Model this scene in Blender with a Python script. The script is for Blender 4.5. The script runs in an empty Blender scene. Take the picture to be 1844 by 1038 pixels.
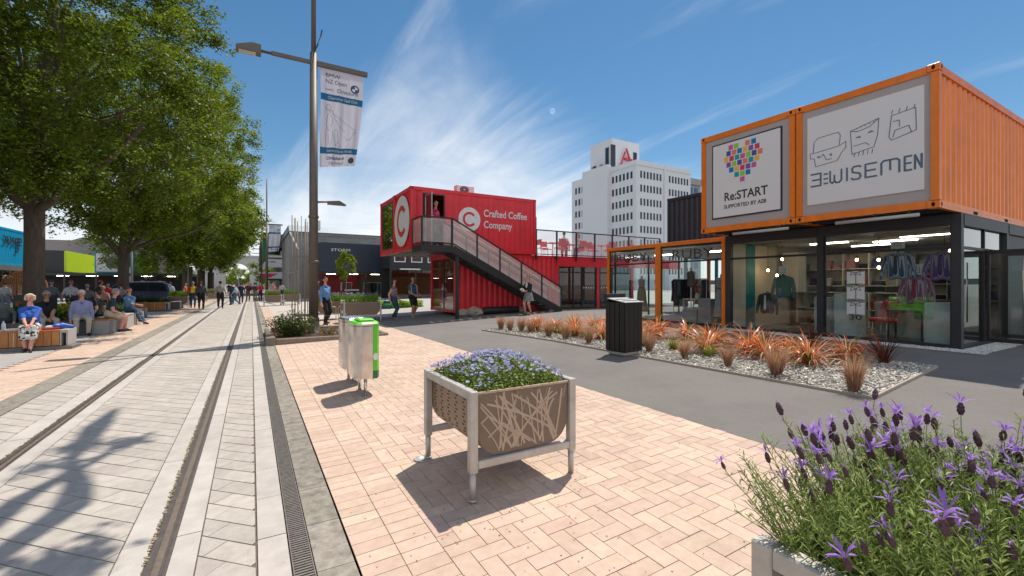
import bpy, bmesh, math, random
import numpy as np
from mathutils import Vector, Matrix, Euler

SC = bpy.context.scene
COL = SC.collection
rad = math.radians

# ---------------------------------------------------------------- camera
YAW = math.atan(469 / 800.0)
cam_data = bpy.data.cameras.new("camera")
cam = bpy.data.objects.new("camera", cam_data)
COL.objects.link(cam)
cam.location = (0, 0, 1.6)
cam.rotation_euler = (rad(90), 0, -YAW)
cam_data.sensor_width = 36.0
cam_data.lens = 36.0 * 800 / 1844
cam_data.shift_y = -7 / 1844
cam_data.clip_start = 0.05
cam_data.clip_end = 9000
SC.camera = cam

# ---------------------------------------------------------------- sky
SUN_EL = rad(65)
SUN_AZ = math.atan2(0.31, 0.20)          # clockwise from +Y
world = bpy.data.worlds.new("World")
SC.world = world
world.use_nodes = True
wn, wl = world.node_tree.nodes, world.node_tree.links
wn.clear()
w_out = wn.new("ShaderNodeOutputWorld")
w_bg = wn.new("ShaderNodeBackground")
sky = wn.new("ShaderNodeTexSky")
sky.sky_type = 'NISHITA'
sky.sun_disc = False
sky.sun_elevation = SUN_EL
sky.sun_rotation = SUN_AZ
sky.air_density = 1.0
sky.dust_density = 0.15
sky.ozone_density = 2.6


def wmath(op, a, b=None, c=None, clamp=False):
    n = wn.new("ShaderNodeMath"); n.operation = op; n.use_clamp = clamp
    for i, v in enumerate((a, b, c)):
        if v is None: continue
        if isinstance(v, (int, float)): n.inputs[i].default_value = v
        else: wl.new(v, n.inputs[i])
    return n.outputs[0]


def wsmooth(v, lo, hi):
    n = wn.new("ShaderNodeMapRange"); n.interpolation_type = 'SMOOTHSTEP'
    wl.new(v, n.inputs[0]); n.inputs[1].default_value = lo; n.inputs[2].default_value = hi
    return n.outputs[0]


tc = wn.new("ShaderNodeTexCoord")
sep = wn.new("ShaderNodeSeparateXYZ"); wl.new(tc.outputs['Generated'], sep.inputs[0])
zc = wmath('MAXIMUM', sep.outputs[2], 0.0)
den = wmath('ADD', zc, 0.10)
cx_ = wmath('DIVIDE', sep.outputs[0], den)
cy_ = wmath('DIVIDE', sep.outputs[1], den)
comb = wn.new("ShaderNodeCombineXYZ"); wl.new(cx_, comb.inputs[0]); wl.new(cy_, comb.inputs[1])


def wnoise(rot, sx, sy, scale, detail, rough, dist, off=(0, 0, 0)):
    m = wn.new("ShaderNodeMapping"); m.vector_type = 'POINT'
    m.inputs['Rotation'].default_value = (0, 0, rad(rot))
    m.inputs['Scale'].default_value = (sx, sy, 1)
    m.inputs['Location'].default_value = off
    wl.new(comb.outputs[0], m.inputs[0])
    n = wn.new("ShaderNodeTexNoise"); wl.new(m.outputs[0], n.inputs['Vector'])
    n.inputs['Scale'].default_value = scale; n.inputs['Detail'].default_value = detail
    n.inputs['Roughness'].default_value = rough; n.inputs['Distortion'].default_value = dist
    return n.outputs['Fac']


# cirrus streaks fanning from the far end of the street, billowing bank low down
streak = wnoise(28, 1.0, 0.17, 2.4, 9, 0.56, 0.6, (2.0, 5.3, 0))
broad = wnoise(20, 0.6, 0.35, 0.9, 5, 0.55, 0.3, (7.1, 2.2, 0))
puff = wnoise(0, 1.0, 1.0, 1.1, 8, 0.6, 0.4, (1.3, 0.4, 0))
azx = wmath('SUBTRACT', wmath('MULTIPLY', sep.outputs[0], math.cos(rad(30))), wmath('MULTIPLY', sep.outputs[1], math.sin(rad(30))))
c_streak = wmath('MULTIPLY', wsmooth(streak, 0.50, 0.84), wsmooth(broad, 0.45, 0.68))
# bank: thick under ~17 degrees, its top edge torn up by the streak noise, thinner towards the right
top_edge = wmath('ADD', wmath('SUBTRACT', 0.40, wmath('MULTIPLY', wmath('ABSOLUTE', wmath('ADD', azx, 0.10)), 0.58)), wmath('MULTIPLY', wmath('SUBTRACT', streak, 0.5), 0.46))
bank = wmath('MULTIPLY', wmath('SUBTRACT', 1.0, wsmooth(wmath('SUBTRACT', sep.outputs[2], top_edge), -0.24, 0.15)), wmath('ADD', 0.62, wmath('MULTIPLY', wsmooth(puff, 0.3, 0.62), 0.38)))
# unseen broken white cloud, added behind the camera to fill camera-facing surfaces
fwd_ = wmath('ADD', wmath('MULTIPLY', sep.outputs[0], math.sin(rad(30))), wmath('MULTIPLY', sep.outputs[1], math.cos(rad(30))))
rear_fill = wmath('MULTIPLY', wsmooth(wmath('MULTIPLY', fwd_, -1.0), 0.05, 0.45), wmath('ADD', 0.45, wmath('MULTIPLY', wsmooth(puff, 0.35, 0.6), 0.5)))
cl = wmath('MAXIMUM', wmath('MULTIPLY', c_streak, 0.62), wmath('MAXIMUM', wmath('MULTIPLY', bank, 0.95), wmath('MAXIMUM', rear_fill, wmath('MULTIPLY', wmath('SUBTRACT', 1.0, wsmooth(sep.outputs[2], 0.04, 0.26)), 0.85))), clamp=True)
satn = wn.new("ShaderNodeHueSaturation"); satn.inputs['Saturation'].default_value = 1.2; satn.inputs['Hue'].default_value = 0.492
satn.inputs['Value'].default_value = 0.51
wl.new(sky.outputs[0], satn.inputs['Color'])
mixc = wn.new("ShaderNodeMix"); mixc.data_type = 'RGBA'
wl.new(cl, mixc.inputs[0]); wl.new(satn.outputs[0], mixc.inputs[6])
mixc.inputs[7].default_value = (4.9, 4.95, 5.1, 1)
wl.new(mixc.outputs[2], w_bg.inputs[0])
w_bg.inputs[1].default_value = 0.132
wl.new(w_bg.outputs[0], w_out.inputs[0])

# ---------------------------------------------------------------- sun
sd = bpy.data.lights.new("sun", 'SUN')
sd.energy = 3.2
sd.angle = rad(0.53)
sd.color = (1.0, 0.92, 0.80)
sun = bpy.data.objects.new("sun", sd)
COL.objects.link(sun)
_d = Vector((math.sin(SUN_AZ) * math.cos(SUN_EL), math.cos(SUN_AZ) * math.cos(SUN_EL), math.sin(SUN_EL)))
sun.rotation_euler = _d.to_track_quat('Z', 'Y').to_euler()
sun.location = (5, 5, 30)

SC.view_settings.view_transform = 'Standard'
SC.view_settings.look = 'None'
SC.view_settings.exposure = 0.66
SC.view_settings.gamma = 1.0
SC.cycles.max_bounces = 8
SC.cycles.transparent_max_bounces = 16
SC.cycles.diffuse_bounces = 3
SC.cycles.glossy_bounces = 3
SC.cycles.transmission_bounces = 6
SC.cycles.caustics_reflective = False
SC.cycles.caustics_refractive = False
SC.cycles.use_denoising = True

# ---------------------------------------------------------------- helpers


def gz(x):
    """height of the ground: level at the tramway, rising gently to the shops on the right"""
    return min(max((x - 0.6) * 0.032, 0.0), 0.355)


_mats = {}


def mat(name, rgb, rough=0.6, metal=0.0, var=0.12, scale=6.0, bump=0.0, bscale=40.0, island=0.0, spec=None,
        sat=None, stretch=None, stain=0.0, sscale=0.8, sstretch=None, emit=None, coat=0.0, alpha=None, trans=0.0):
    """a procedural material: base colour broken up by two scales of noise, optional random tint per loose piece"""
    if name in _mats: return _mats[name]
    m = bpy.data.materials.new(name); m.use_nodes = True
    nt = m.node_tree; N, L = nt.nodes, nt.links
    b = N["Principled BSDF"]
    b.inputs['Roughness'].default_value = rough
    b.inputs['Metallic'].default_value = metal
    if spec is not None: b.inputs['Specular IOR Level'].default_value = spec
    if coat: b.inputs['Coat Weight'].default_value = coat; b.inputs['Coat Roughness'].default_value = 0.15
    t = N.new("ShaderNodeTexCoord")
    vec = t.outputs['Object']
    if stretch:
        mp = N.new("ShaderNodeMapping"); mp.inputs['Scale'].default_value = stretch
        L.new(vec, mp.inputs[0]); vec = mp.outputs[0]
    n1 = N.new("ShaderNodeTexNoise"); n1.inputs['Scale'].default_value = scale; n1.inputs['Detail'].default_value = 6
    n1.inputs['Roughness'].default_value = 0.62
    L.new(vec, n1.inputs['Vector'])
    mr = N.new("ShaderNodeMapRange"); mr.inputs[1].default_value = 0.25; mr.inputs[2].default_value = 0.75
    mr.inputs[3].default_value = 1 - var; mr.inputs[4].default_value = 1 + var
    L.new(n1.outputs['Fac'], mr.inputs[0])
    fac = mr.outputs[0]
    hsv = N.new("ShaderNodeHueSaturation"); hsv.inputs['Color'].default_value = (*rgb, 1)
    if stain:      # dirt and wear: soft patches, plus small spots
        ms_ = N.new("ShaderNodeMapping"); ms_.inputs['Scale'].default_value = sstretch or (1, 1, 1); L.new(t.outputs['Object'], ms_.inputs[0])
        ns = N.new("ShaderNodeTexNoise"); ns.inputs['Scale'].default_value = sscale; ns.inputs['Detail'].default_value = 8; ns.inputs['Roughness'].default_value = .7; L.new(ms_.outputs[0], ns.inputs['Vector'])
        r1 = N.new("ShaderNodeMapRange"); r1.inputs[1].default_value = .42; r1.inputs[2].default_value = .72; r1.inputs[3].default_value = 1.0; r1.inputs[4].default_value = 1 - stain; L.new(ns.outputs['Fac'], r1.inputs[0])
        vo = N.new("ShaderNodeTexVoronoi"); vo.inputs['Scale'].default_value = sscale * 4.5; L.new(ms_.outputs[0], vo.inputs['Vector'])
        r2 = N.new("ShaderNodeMapRange"); r2.inputs[1].default_value = .035; r2.inputs[2].default_value = .075; r2.inputs[3].default_value = 1 - stain; r2.inputs[4].default_value = 1.0; L.new(vo.outputs['Distance'], r2.inputs[0])
        q1 = N.new("ShaderNodeMath"); q1.operation = 'MULTIPLY'; L.new(r1.outputs[0], q1.inputs[0]); L.new(r2.outputs[0], q1.inputs[1])
        q2 = N.new("ShaderNodeMath"); q2.operation = 'MULTIPLY'; L.new(q1.outputs[0], q2.inputs[0]); L.new(fac, q2.inputs[1]); fac = q2.outputs[0]
    if island:
        g = N.new("ShaderNodeNewGeometry")
        m2 = N.new("ShaderNodeMapRange"); m2.inputs[3].default_value = 1 - island; m2.inputs[4].default_value = 1 + island
        L.new(g.outputs['Random Per Island'], m2.inputs[0])
        mu = N.new("ShaderNodeMath"); mu.operation = 'MULTIPLY'
        L.new(fac, mu.inputs[0]); L.new(m2.outputs[0], mu.inputs[1]); fac = mu.outputs[0]
        m3 = N.new("ShaderNodeMath"); m3.operation = 'MULTIPLY_ADD'
        fr = N.new("ShaderNodeMath"); fr.operation = 'MULTIPLY'; fr.inputs[1].default_value = 7.31
        L.new(g.outputs['Random Per Island'], fr.inputs[0])
        fr2 = N.new("ShaderNodeMath"); fr2.operation = 'FRACT'; L.new(fr.outputs[0], fr2.inputs[0])
        L.new(fr2.outputs[0], m3.inputs[0]); m3.inputs[1].default_value = 0.02; m3.inputs[2].default_value = 0.49
        L.new(m3.outputs[0], hsv.inputs['Hue'])
    L.new(fac, hsv.inputs['Value'])
    L.new(hsv.outputs[0], b.inputs['Base Color'])
    if bump:
        n2 = N.new("ShaderNodeTexNoise"); n2.inputs['Scale'].default_value = bscale; n2.inputs['Detail'].default_value = 5
        L.new(vec, n2.inputs['Vector'])
        bp = N.new("ShaderNodeBump"); bp.inputs['Strength'].default_value = bump; bp.inputs['Distance'].default_value = 0.01
        L.new(n2.outputs['Fac'], bp.inputs['Height']); L.new(bp.outputs[0], b.inputs['Normal'])
    if emit:
        b.inputs['Emission Color'].default_value = (*rgb, 1); b.inputs['Emission Strength'].default_value = emit
    if trans:      # thin leaves let light through
        tr = N.new("ShaderNodeBsdfTranslucent"); L.new(hsv.outputs[0], tr.inputs[0])
        mx = N.new("ShaderNodeMixShader"); mx.inputs[0].default_value = trans
        o = N["Material Output"]
        L.new(b.outputs[0], mx.inputs[1]); L.new(tr.outputs[0], mx.inputs[2]); L.new(mx.outputs[0], o.inputs[0])
    _mats[name] = m
    return m


def glass(name, tint=(0.86, 0.93, 0.92), refl=1.0):
    if name in _mats: return _mats[name]
    m = bpy.data.materials.new(name); m.use_nodes = True
    nt = m.node_tree; N, L = nt.nodes, nt.links
    N.remove(N["Principled BSDF"]); o = N["Material Output"]
    tr = N.new("ShaderNodeBsdfTransparent"); tr.inputs[0].default_value = (*tint, 1)
    gl = N.new("ShaderNodeBsdfGlossy"); gl.inputs['Roughness'].default_value = 0.0; gl.inputs[0].default_value = (1, 1, 1, 1)
    fr = N.new("ShaderNodeFresnel"); fr.inputs[0].default_value = 1.5
    mu = N.new("ShaderNodeMath"); mu.operation = 'MULTIPLY_ADD'; mu.use_clamp = True
    L.new(fr.outputs[0], mu.inputs[0]); mu.inputs[1].default_value = 1.5 * refl; mu.inputs[2].default_value = 0.0
    mx = N.new("ShaderNodeMixShader")
    ge = N.new("ShaderNodeNewGeometry"); iv_ = N.new("ShaderNodeMath"); iv_.operation = 'SUBTRACT'; iv_.inputs[0].default_value = 1.0; L.new(ge.outputs['Backfacing'], iv_.inputs[1])
    m4 = N.new("ShaderNodeMath"); m4.operation = 'MULTIPLY'; L.new(mu.outputs[0], m4.inputs[0]); L.new(iv_.outputs[0], m4.inputs[1])
    L.new(m4.outputs[0], mx.inputs[0]); L.new(tr.outputs[0], mx.inputs[1]); L.new(gl.outputs[0], mx.inputs[2])
    L.new(mx.outputs[0], o.inputs[0])
    _mats[name] = m
    return m


def tag(o, label=None, cat=None, group=None, kind=None):
    if label: o["label"] = label
    if cat: o["category"] = cat
    if group: o["group"] = group
    if kind: o["kind"] = kind
    return o


def thing(name, label, cat, loc=(0, 0, 0), rz=0.0, group=None):
    o = bpy.data.objects.new(name, None); COL.objects.link(o)
    o.location = loc; o.rotation_euler = (0, 0, rz); o.empty_display_size = 0.1
    return tag(o, label, cat, group)


def dup(root, loc=None, rz=None, label=None, group=None, parent=None, scale=None):
    r = root.copy(); COL.objects.link(r)
    if loc is not None: r.location = loc
    if rz is not None: r.rotation_euler = (0, 0, rz)
    if scale is not None: r.scale = scale if hasattr(scale, '__len__') else (scale,) * 3
    if label: r["label"] = label
    if group: r["group"] = group
    for ch in list(root.children):
        c = ch.copy(); COL.objects.link(c); c.parent = r
        for g in ch.children:
            d = g.copy(); COL.objects.link(d); d.parent = c
    return r


class MB:
    """collects shapes and links them as one mesh object"""

    def __init__(s):
        s.v = []; s.f = []; s.m = []; s.sm = []; s.st = []; s.sf = []

    def add(s, vs, fs, mi=0, smooth=False):
        o = len(s.v); s.st.append(o); s.sf.append(len(s.f)); s.v += [tuple(p) for p in vs]
        for f in fs:
            s.f.append(tuple(i + o for i in f)); s.m.append(mi); s.sm.append(smooth)
        return s

    def box(s, x0, y0, z0, x1, y1, z1, mi=0):
        v = [(x0, y0, z0), (x1, y0, z0), (x1, y1, z0), (x0, y1, z0), (x0, y0, z1), (x1, y0, z1), (x1, y1, z1), (x0, y1, z1)]
        return s.add(v, [(0, 3, 2, 1), (4, 5, 6, 7), (0, 1, 5, 4), (1, 2, 6, 5), (2, 3, 7, 6), (3, 0, 4, 7)], mi)

    def bbox(s, x0, y0, z0, x1, y1, z1, b=0.004, mi=0):
        """box with chamfered edges (all vertical and top edges)"""
        b = min(b, (x1 - x0) / 2.1, (y1 - y0) / 2.1, (z1 - z0) / 2.1)
        ring = lambda X0, Y0, X1, Y1, c: [(X0 + c, Y0), (X1 - c, Y0), (X1, Y0 + c), (X1, Y1 - c), (X1 - c, Y1), (X0 + c, Y1), (X0, Y1 - c), (X0, Y0 + c)]
        r0 = ring(x0, y0, x1, y1, b); r1 = ring(x0 + b, y0 + b, x1 - b, y1 - b, b * .4)
        v = [(*p, z0 + b) for p in r0] + [(*p, z1 - b) for p in r0] + [(*p, z1) for p in r1] + [(*p, z0) for p in r1]
        f = []
        for i in range(8):
            j = (i + 1) % 8
            f += [(i, j, 8 + j, 8 + i), (8 + i, 8 + j, 16 + j, 16 + i), (24 + i, 24 + j, j, i)]
        f += [tuple(range(16, 24)), tuple(range(31, 23, -1))]
        return s.add(v, f, mi)

    def obox(s, c, ax, ay, az, mi=0):
        """oriented box: centre and three half-axis vectors"""
        c = Vector(c); ax = Vector(ax); ay = Vector(ay); az = Vector(az)
        v = [c + ax * i + ay * j + az * k for k in (-1, 1) for (i, j) in ((-1, -1), (1, -1), (1, 1), (-1, 1))]
        return s.add(v, [(0, 3, 2, 1), (4, 5, 6, 7), (0, 1, 5, 4), (1, 2, 6, 5), (2, 3, 7, 6), (3, 0, 4, 7)], mi)

    def bar(s, p, q, w, h, mi=0, up=(0, 0, 1)):
        p = Vector(p); q = Vector(q); d = (q - p).normalized(); u = Vector(up)
        sd_ = d.cross(u)
        if sd_.length < 1e-4: sd_ = d.cross(Vector((1, 0, 0)))
        sd_.normalize(); u2 = sd_.cross(d)
        return s.obox((p + q) / 2, d * ((q - p).length / 2), sd_ * (w / 2), u2 * (h / 2), mi)

    def tube(s, pts, rs, n=8, mi=0, cap=True, smooth=True, flat=1.0):
        pts = [Vector(p) for p in pts]
        if not hasattr(rs, '__len__'): rs = [rs] * len(pts)
        v = []; k = len(pts); ref = None
        for i, p in enumerate(pts):
            d = (pts[min(i + 1, k - 1)] - pts[max(i - 1, 0)])
            if d.length < 1e-9: d = Vector((0, 0, 1))
            d.normalize()
            if ref is None: ref = d.orthogonal().normalized()
            a = ref - d * ref.dot(d)
            if a.length < 1e-5: a = d.orthogonal()
            a.normalize(); ref = a; b = d.cross(a)
            for j in range(n):
                t = 2 * math.pi * j / n
                v.append(p + a * (math.cos(t) * rs[i]) + b * (math.sin(t) * rs[i] * flat))
        f = [(i * n + j, i * n + (j + 1) % n, (i + 1) * n + (j + 1) % n, (i + 1) * n + j) for i in range(k - 1) for j in range(n)]
        if cap: f += [tuple(range(n - 1, -1, -1)), tuple((k - 1) * n + j for j in range(n))]
        return s.add(v, f, mi, smooth)

    def lathe(s, c, prof, n=20, mi=0, sx=1, sy=1):
        """prof = [(r, z)...] from bottom to top about the vertical through c"""
        v = [(c[0] + r * math.cos(2 * math.pi * j / n) * sx, c[1] + r * math.sin(2 * math.pi * j / n) * sy, c[2] + z) for r, z in prof for j in range(n)]
        k = len(prof)
        f = [(i * n + j, i * n + (j + 1) % n, (i + 1) * n + (j + 1) % n, (i + 1) * n + j) for i in range(k - 1) for j in range(n)]
        f += [tuple(range(n - 1, -1, -1)), tuple((k - 1) * n + j for j in range(n))]
        return s.add(v, f, mi, True)

    def sphere(s, c, r, n=10, mi=0):
        rx, ry, rz_ = r if hasattr(r, '__len__') else (r, r, r)
        m_ = max(4, n // 2); v = [(c[0], c[1], c[2] - rz_)]
        for i in range(1, m_):
            a = -math.pi / 2 + math.pi * i / m_
            v += [(c[0] + rx * math.cos(a) * math.cos(2 * math.pi * j / n), c[1] + ry * math.cos(a) * math.sin(2 * math.pi * j / n), c[2] + rz_ * math.sin(a)) for j in range(n)]
        v.append((c[0], c[1], c[2] + rz_)); e = len(v) - 1
        f = [(0, 1 + (j + 1) % n, 1 + j) for j in range(n)]
        for i in range(m_ - 2):
            f += [(1 + i * n + j, 1 + i * n + (j + 1) % n, 1 + (i + 1) * n + (j + 1) % n, 1 + (i + 1) * n + j) for j in range(n)]
        f += [(1 + (m_ - 2) * n + j, 1 + (m_ - 2) * n + (j + 1) % n, e) for j in range(n)]
        return s.add(v, f, mi, True)

    def poly(s, outline, n, t, mi=0):
        """extrude a planar outline (list of 3-D points) by vector n*t, both sides capped"""
        o = [Vector(p) for p in outline]; n = Vector(n) * t; k = len(o)
        v = o + [p + n for p in o]
        f = [tuple(range(k))[::-1], tuple(range(k, 2 * k))] + [(i, (i + 1) % k, k + (i + 1) % k, k + i) for i in range(k)]
        return s.add(v, f, mi)

    def build_each(s, name, mats, parent, most=100):
        """every added shape becomes a part of its own (past `most`, the rest is one part)"""
        st = s.st + [len(s.v)]; fs = s.sf + [len(s.f)]; k = min(len(s.st), most)
        for i in range(k):
            b = MB(); b.v = s.v[st[i]:st[i + 1]]; b.f = [tuple(q - st[i] for q in f) for f in s.f[fs[i]:fs[i + 1]]]; b.m = s.m[fs[i]:fs[i + 1]]; b.sm = s.sm[fs[i]:fs[i + 1]]
            b.build(name, mats, parent)
        if k < len(s.st):
            b = MB(); b.v = s.v[st[k]:]; b.f = [tuple(q - st[k] for q in f) for f in s.f[fs[k]:]]; b.m = s.m[fs[k]:]; b.sm = s.sm[fs[k]:]
            b.build(name, mats, parent)['kind'] = 'stuff'

    def build(s, name, mats, parent=None, loc=None, flatten=False):
        me = bpy.data.meshes.new(name)
        me.from_pydata(s.v, [], s.f)
        if not isinstance(mats, (list, tuple)): mats = [mats]
        for m_ in mats: me.materials.append(m_)
        me.polygons.foreach_set('material_index', s.m)
        me.polygons.foreach_set('use_smooth', s.sm)
        me.update()
        o = bpy.data.objects.new(name, me); COL.objects.link(o)
        if parent is not None: o.parent = parent
        if loc is not None: o.location = loc
        return o


def np_mesh(name, verts, faces, mats, parent=None, midx=None, smooth=False, loc=None):
    """fast mesh from arrays; faces is (n,3) or (n,4)"""
    verts = np.asarray(verts, dtype=np.float32); faces = np.asarray(faces, dtype=np.int32)
    me = bpy.data.meshes.new(name)
    me.vertices.add(len(verts)); me.vertices.foreach_set('co', verts.ravel())
    k = faces.shape[1]
    me.loops.add(faces.size); me.loops.foreach_set('vertex_index', faces.ravel())
    me.polygons.add(len(faces)); me.polygons.foreach_set('loop_start', np.arange(0, faces.size, k, dtype=np.int32))
    me.polygons.foreach_set('loop_total', np.full(len(faces), k, dtype=np.int32))
    if not isinstance(mats, (list, tuple)): mats = [mats]
    for m_ in mats: me.materials.append(m_)
    if midx is not None: me.polygons.foreach_set('material_index', np.asarray(midx, dtype=np.int32))
    if smooth: me.polygons.foreach_set('use_smooth', np.ones(len(faces), dtype=bool))
    me.update(calc_edges=True); me.validate()
    o = bpy.data.objects.new(name, me); COL.objects.link(o)
    if parent is not None: o.parent = parent
    if loc is not None: o.location = loc
    return o


def text(name, s, size, m, parent, origin, ax=(1, 0, 0), ay=(0, 0, 1), depth=0.004, bold=0.0, squeeze=1.0, align='LEFT', space=1.0, width=None):
    """lettering as a real thin mesh; ax = reading direction, ay = up direction of the letters"""
    cu = bpy.data.curves.new(name, 'FONT'); cu.body = s; cu.size = size; cu.extrude = depth / 2; cu.offset = bold
    cu.align_x = align; cu.space_character = space; cu.resolution_u = 3
    to = bpy.data.objects.new(name, cu); COL.objects.link(to)
    dg = bpy.context.evaluated_depsgraph_get()
    me = bpy.data.meshes.new_from_object(to.evaluated_get(dg))
    bpy.data.objects.remove(to); bpy.data.curves.remove(cu)
    if width:
        xs = [v.co.x for v in me.vertices]; squeeze = width / (max(xs) - min(xs))
    ax = Vector(ax).normalized(); ay = Vector(ay).normalized(); az = ax.cross(ay)
    for v in me.vertices:
        p = v.co.copy(); v.co = Vector(origin) + ax * (p.x * squeeze) + ay * p.y + az * p.z
    me.materials.clear(); me.materials.append(m); me.name = name
    o = bpy.data.objects.new(name, me); COL.objects.link(o)
    if parent is not None: o.parent = parent
    return o


def stroke(mb, pts, w, O, ax, ay, t=0.003, mi=0):
    """thin raised line through 2-D points on the plane O + ax*u + ay*v (overlapping pieces get their own height)"""
    O = Vector(O); ax = Vector(ax); ay = Vector(ay); n = ax.cross(ay).normalized()
    for k in range(len(pts) - 1):
        a, b = pts[k], pts[k + 1]
        A = O + ax * a[0] + ay * a[1]; B = O + ax * b[0] + ay * b[1]
        if (B - A).length < 1e-6: continue
        d = (B - A).normalized(); sd_ = n.cross(d)
        A = A - d * w * .3; B = B + d * w * .3
        h = t * (1 + 0.15 * (k % 3))
        mb.obox((A + B) / 2 + n * h / 2, d * ((B - A).length / 2), sd_ * w / 2, n * h / 2, mi)


ORD = ['first', 'second', 'third', 'fourth', 'fifth', 'sixth', 'seventh', 'eighth', 'ninth', 'tenth', 'eleventh', 'twelfth',
       'thirteenth', 'fourteenth', 'fifteenth', 'sixteenth', 'seventeenth', 'eighteenth', 'nineteenth', 'twentieth', 'twenty-first', 'twenty-second', 'twenty-third', 'twenty-fourth', 'twenty-fifth']
# ================================================================ GROUND
rng = random.Random(7)
m_joint = mat('joint_sand', (0.15, 0.12, 0.10), 0.95, var=0.3, scale=30, bump=0.3)
m_brick = mat('clay_paver', (0.59, 0.435, 0.345), 0.85, var=0.12, scale=14, island=0.09, stain=.16, sscale=1.3, bump=0.35, bscale=160)
m_concp = mat('concrete_paver', (0.455, 0.41, 0.37), 0.85, var=0.16, scale=11, island=0.08, stain=.14, sscale=1.5, bump=0.5, bscale=150)
m_band = mat('concrete_band', (0.475, 0.435, 0.40), 0.85, var=0.14, scale=6, island=0.05, stain=.14, sscale=1.2, bump=0.3, bscale=120)
m_stone = mat('bluestone_kerb', (0.25, 0.225, 0.19), 0.85, var=0.5, scale=11, island=0.14, bump=0.9, bscale=26)
m_steel = mat('rail_steel', (0.30, 0.25, 0.23), 0.42, metal=0.85, var=0.25, scale=12)
m_groove = mat('rail_rubber', (0.10, 0.078, 0.075), 0.8, var=0.3, scale=20)
m_asph = mat('asphalt', (0.20, 0.185, 0.175), 0.9, var=0.16, scale=90, stain=.22, sscale=.7, bump=1.0, bscale=160)
m_gpave = mat('grey_paving', (0.36, 0.345, 0.335), 0.85, var=0.1, scale=5, island=0.08)
m_earth = mat('far_ground', (0.26, 0.25, 0.235), 0.9, var=0.15, scale=0.5)
m_grit = mat('rail_grit', (0.30, 0.24, 0.15), 0.9, var=0.5, scale=60)

# one ground sheet to the horizon, dipping to follow nothing: it lies just under all paving
b = MB()
xs = [-2500, -300, -60, -20, 0.6, 4.1, 11.69, 30, 80, 300, 2500]
ys = [-400, -30, 0, 30, 80, 160, 600, 3500]
V = [(x, y, gz(x) - 0.07) for y in ys for x in xs]
n = len(xs)
F = [(j * n + i, j * n + i + 1, (j + 1) * n + i + 1, (j + 1) * n + i) for j in range(len(ys) - 1) for i in range(n - 1)]
b.add(V, F)
tag(b.build('ground', m_earth), kind='structure')


def slab_strip(name, x0, x1, y0, y1, step, m, gap=0.006, z=0.0, jitter=0.0):
    """a strip of slabs across x0..x1, joints every step"""
    bb = MB(); y = y0
    while y < y1 - 1e-6:
        L_ = step * (1 + rng.uniform(-jitter, jitter)); ye = min(y + L_, y1)
        a, c = x0 + gap / 2, x1 - gap / 2; p, q = y + gap / 2, ye - gap / 2
        dz = rng.uniform(-0.0012, 0.0012); za, zc = gz(a) + z + dz, gz(c) + z + dz
        bb.add([(a, p, za), (c, p, zc), (c, q, zc), (a, q, za), (a, p, za - .02), (c, p, zc - .02), (c, q, zc - .02), (a, q, za - .02)],
               [(0, 1, 2, 3), (0, 4, 5, 1), (1, 5, 6, 2), (2, 6, 7, 3), (3, 7, 4, 0)])
        y = ye
    return tag(bb.build(name, m), kind='structure')


def clip_poly(poly, x0, x1, y0, y1):
    for ax_, lim, sg in ((0, x0, 1), (0, x1, -1), (1, y0, 1), (1, y1, -1)):
        out = []
        for i in range(len(poly)):
            a, c = poly[i - 1], poly[i]
            ina, inc = sg * (a[ax_] - lim) >= 0, sg * (c[ax_] - lim) >= 0
            if ina != inc:
                t = (lim - a[ax_]) / (c[ax_] - a[ax_]); out.append((a[0] + t * (c[0] - a[0]), a[1] + t * (c[1] - a[1])))
            if inc: out.append(c)
        poly = out
        if len(poly) < 3: return None
    return poly


def paver(bb, poly, x0, x1, y0, y1, z=0.0):
    p = clip_poly(poly, x0, x1, y0, y1)
    if not p: return
    area = abs(sum(p[i - 1][0] * p[i][1] - p[i][0] * p[i - 1][1] for i in range(len(p)))) / 2
    if area < 0.0006: return
    dz = rng.uniform(-0.0012, 0.0012)
    k = len(p); v = [(x, y, gz(x) + z + dz) for x, y in p] + [(x, y, gz(x) + z - .02) for x, y in p]
    bb.add(v, [tuple(range(k))] + [(i, k + i, k + (i + 1) % k, (i + 1) % k) for i in range(k)])


# tramway pavers: laid at 45 degrees, the joints running one way open and dark, the other way tight
def skew_pavers(name, x0, x1, y0, y1, W=0.172, L_=0.344):
    bb = MB(); q2 = math.sqrt(.5); ga, gb = .0045, .0018; j = int((x0 + y0) * q2 / W) - 2
    while j * W < (x1 + y1) * q2 + W:
        b0 = j * W; a = math.floor((x0 / q2 - b0 - W) / L_ - 1) * L_ + (j % 2) * L_ / 2 + rng.uniform(-.01, .01)
        while a < x1 / q2 - b0 + W:
            c = [(a + gb, b0 + ga), (a + L_ - gb, b0 + ga), (a + L_ - gb, b0 + W - ga), (a + gb, b0 + W - ga)]
            paver(bb, [((u + v) * q2, (v - u) * q2) for u, v in c], x0, x1, y0, y1)
            a += L_
        j += 1
    return tag(bb.build(name, m_concp), kind='structure')


YN, YF = -1.0, 120.0
skew_pavers('road', -0.27, 0.02, YN, 70)
skew_pavers('road', -1.70, -0.68, YN, 70)
skew_pavers('road', -2.62, -2.17, YN, 70)
slab_strip('road_band', 0.03, 0.195, YN, 70, 0.6, m_band)
slab_strip('road_band', -0.41, -0.275, YN, YF, 1.5, m_band)
slab_strip('road_band', -0.675, -0.525, YN, YF, 1.5, m_band)
slab_strip('road_band', -1.85, -1.705, YN, YF, 1.5, m_band)
slab_strip('road_band', -2.165, -1.965, YN, YF, 1.5, m_band)
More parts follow.
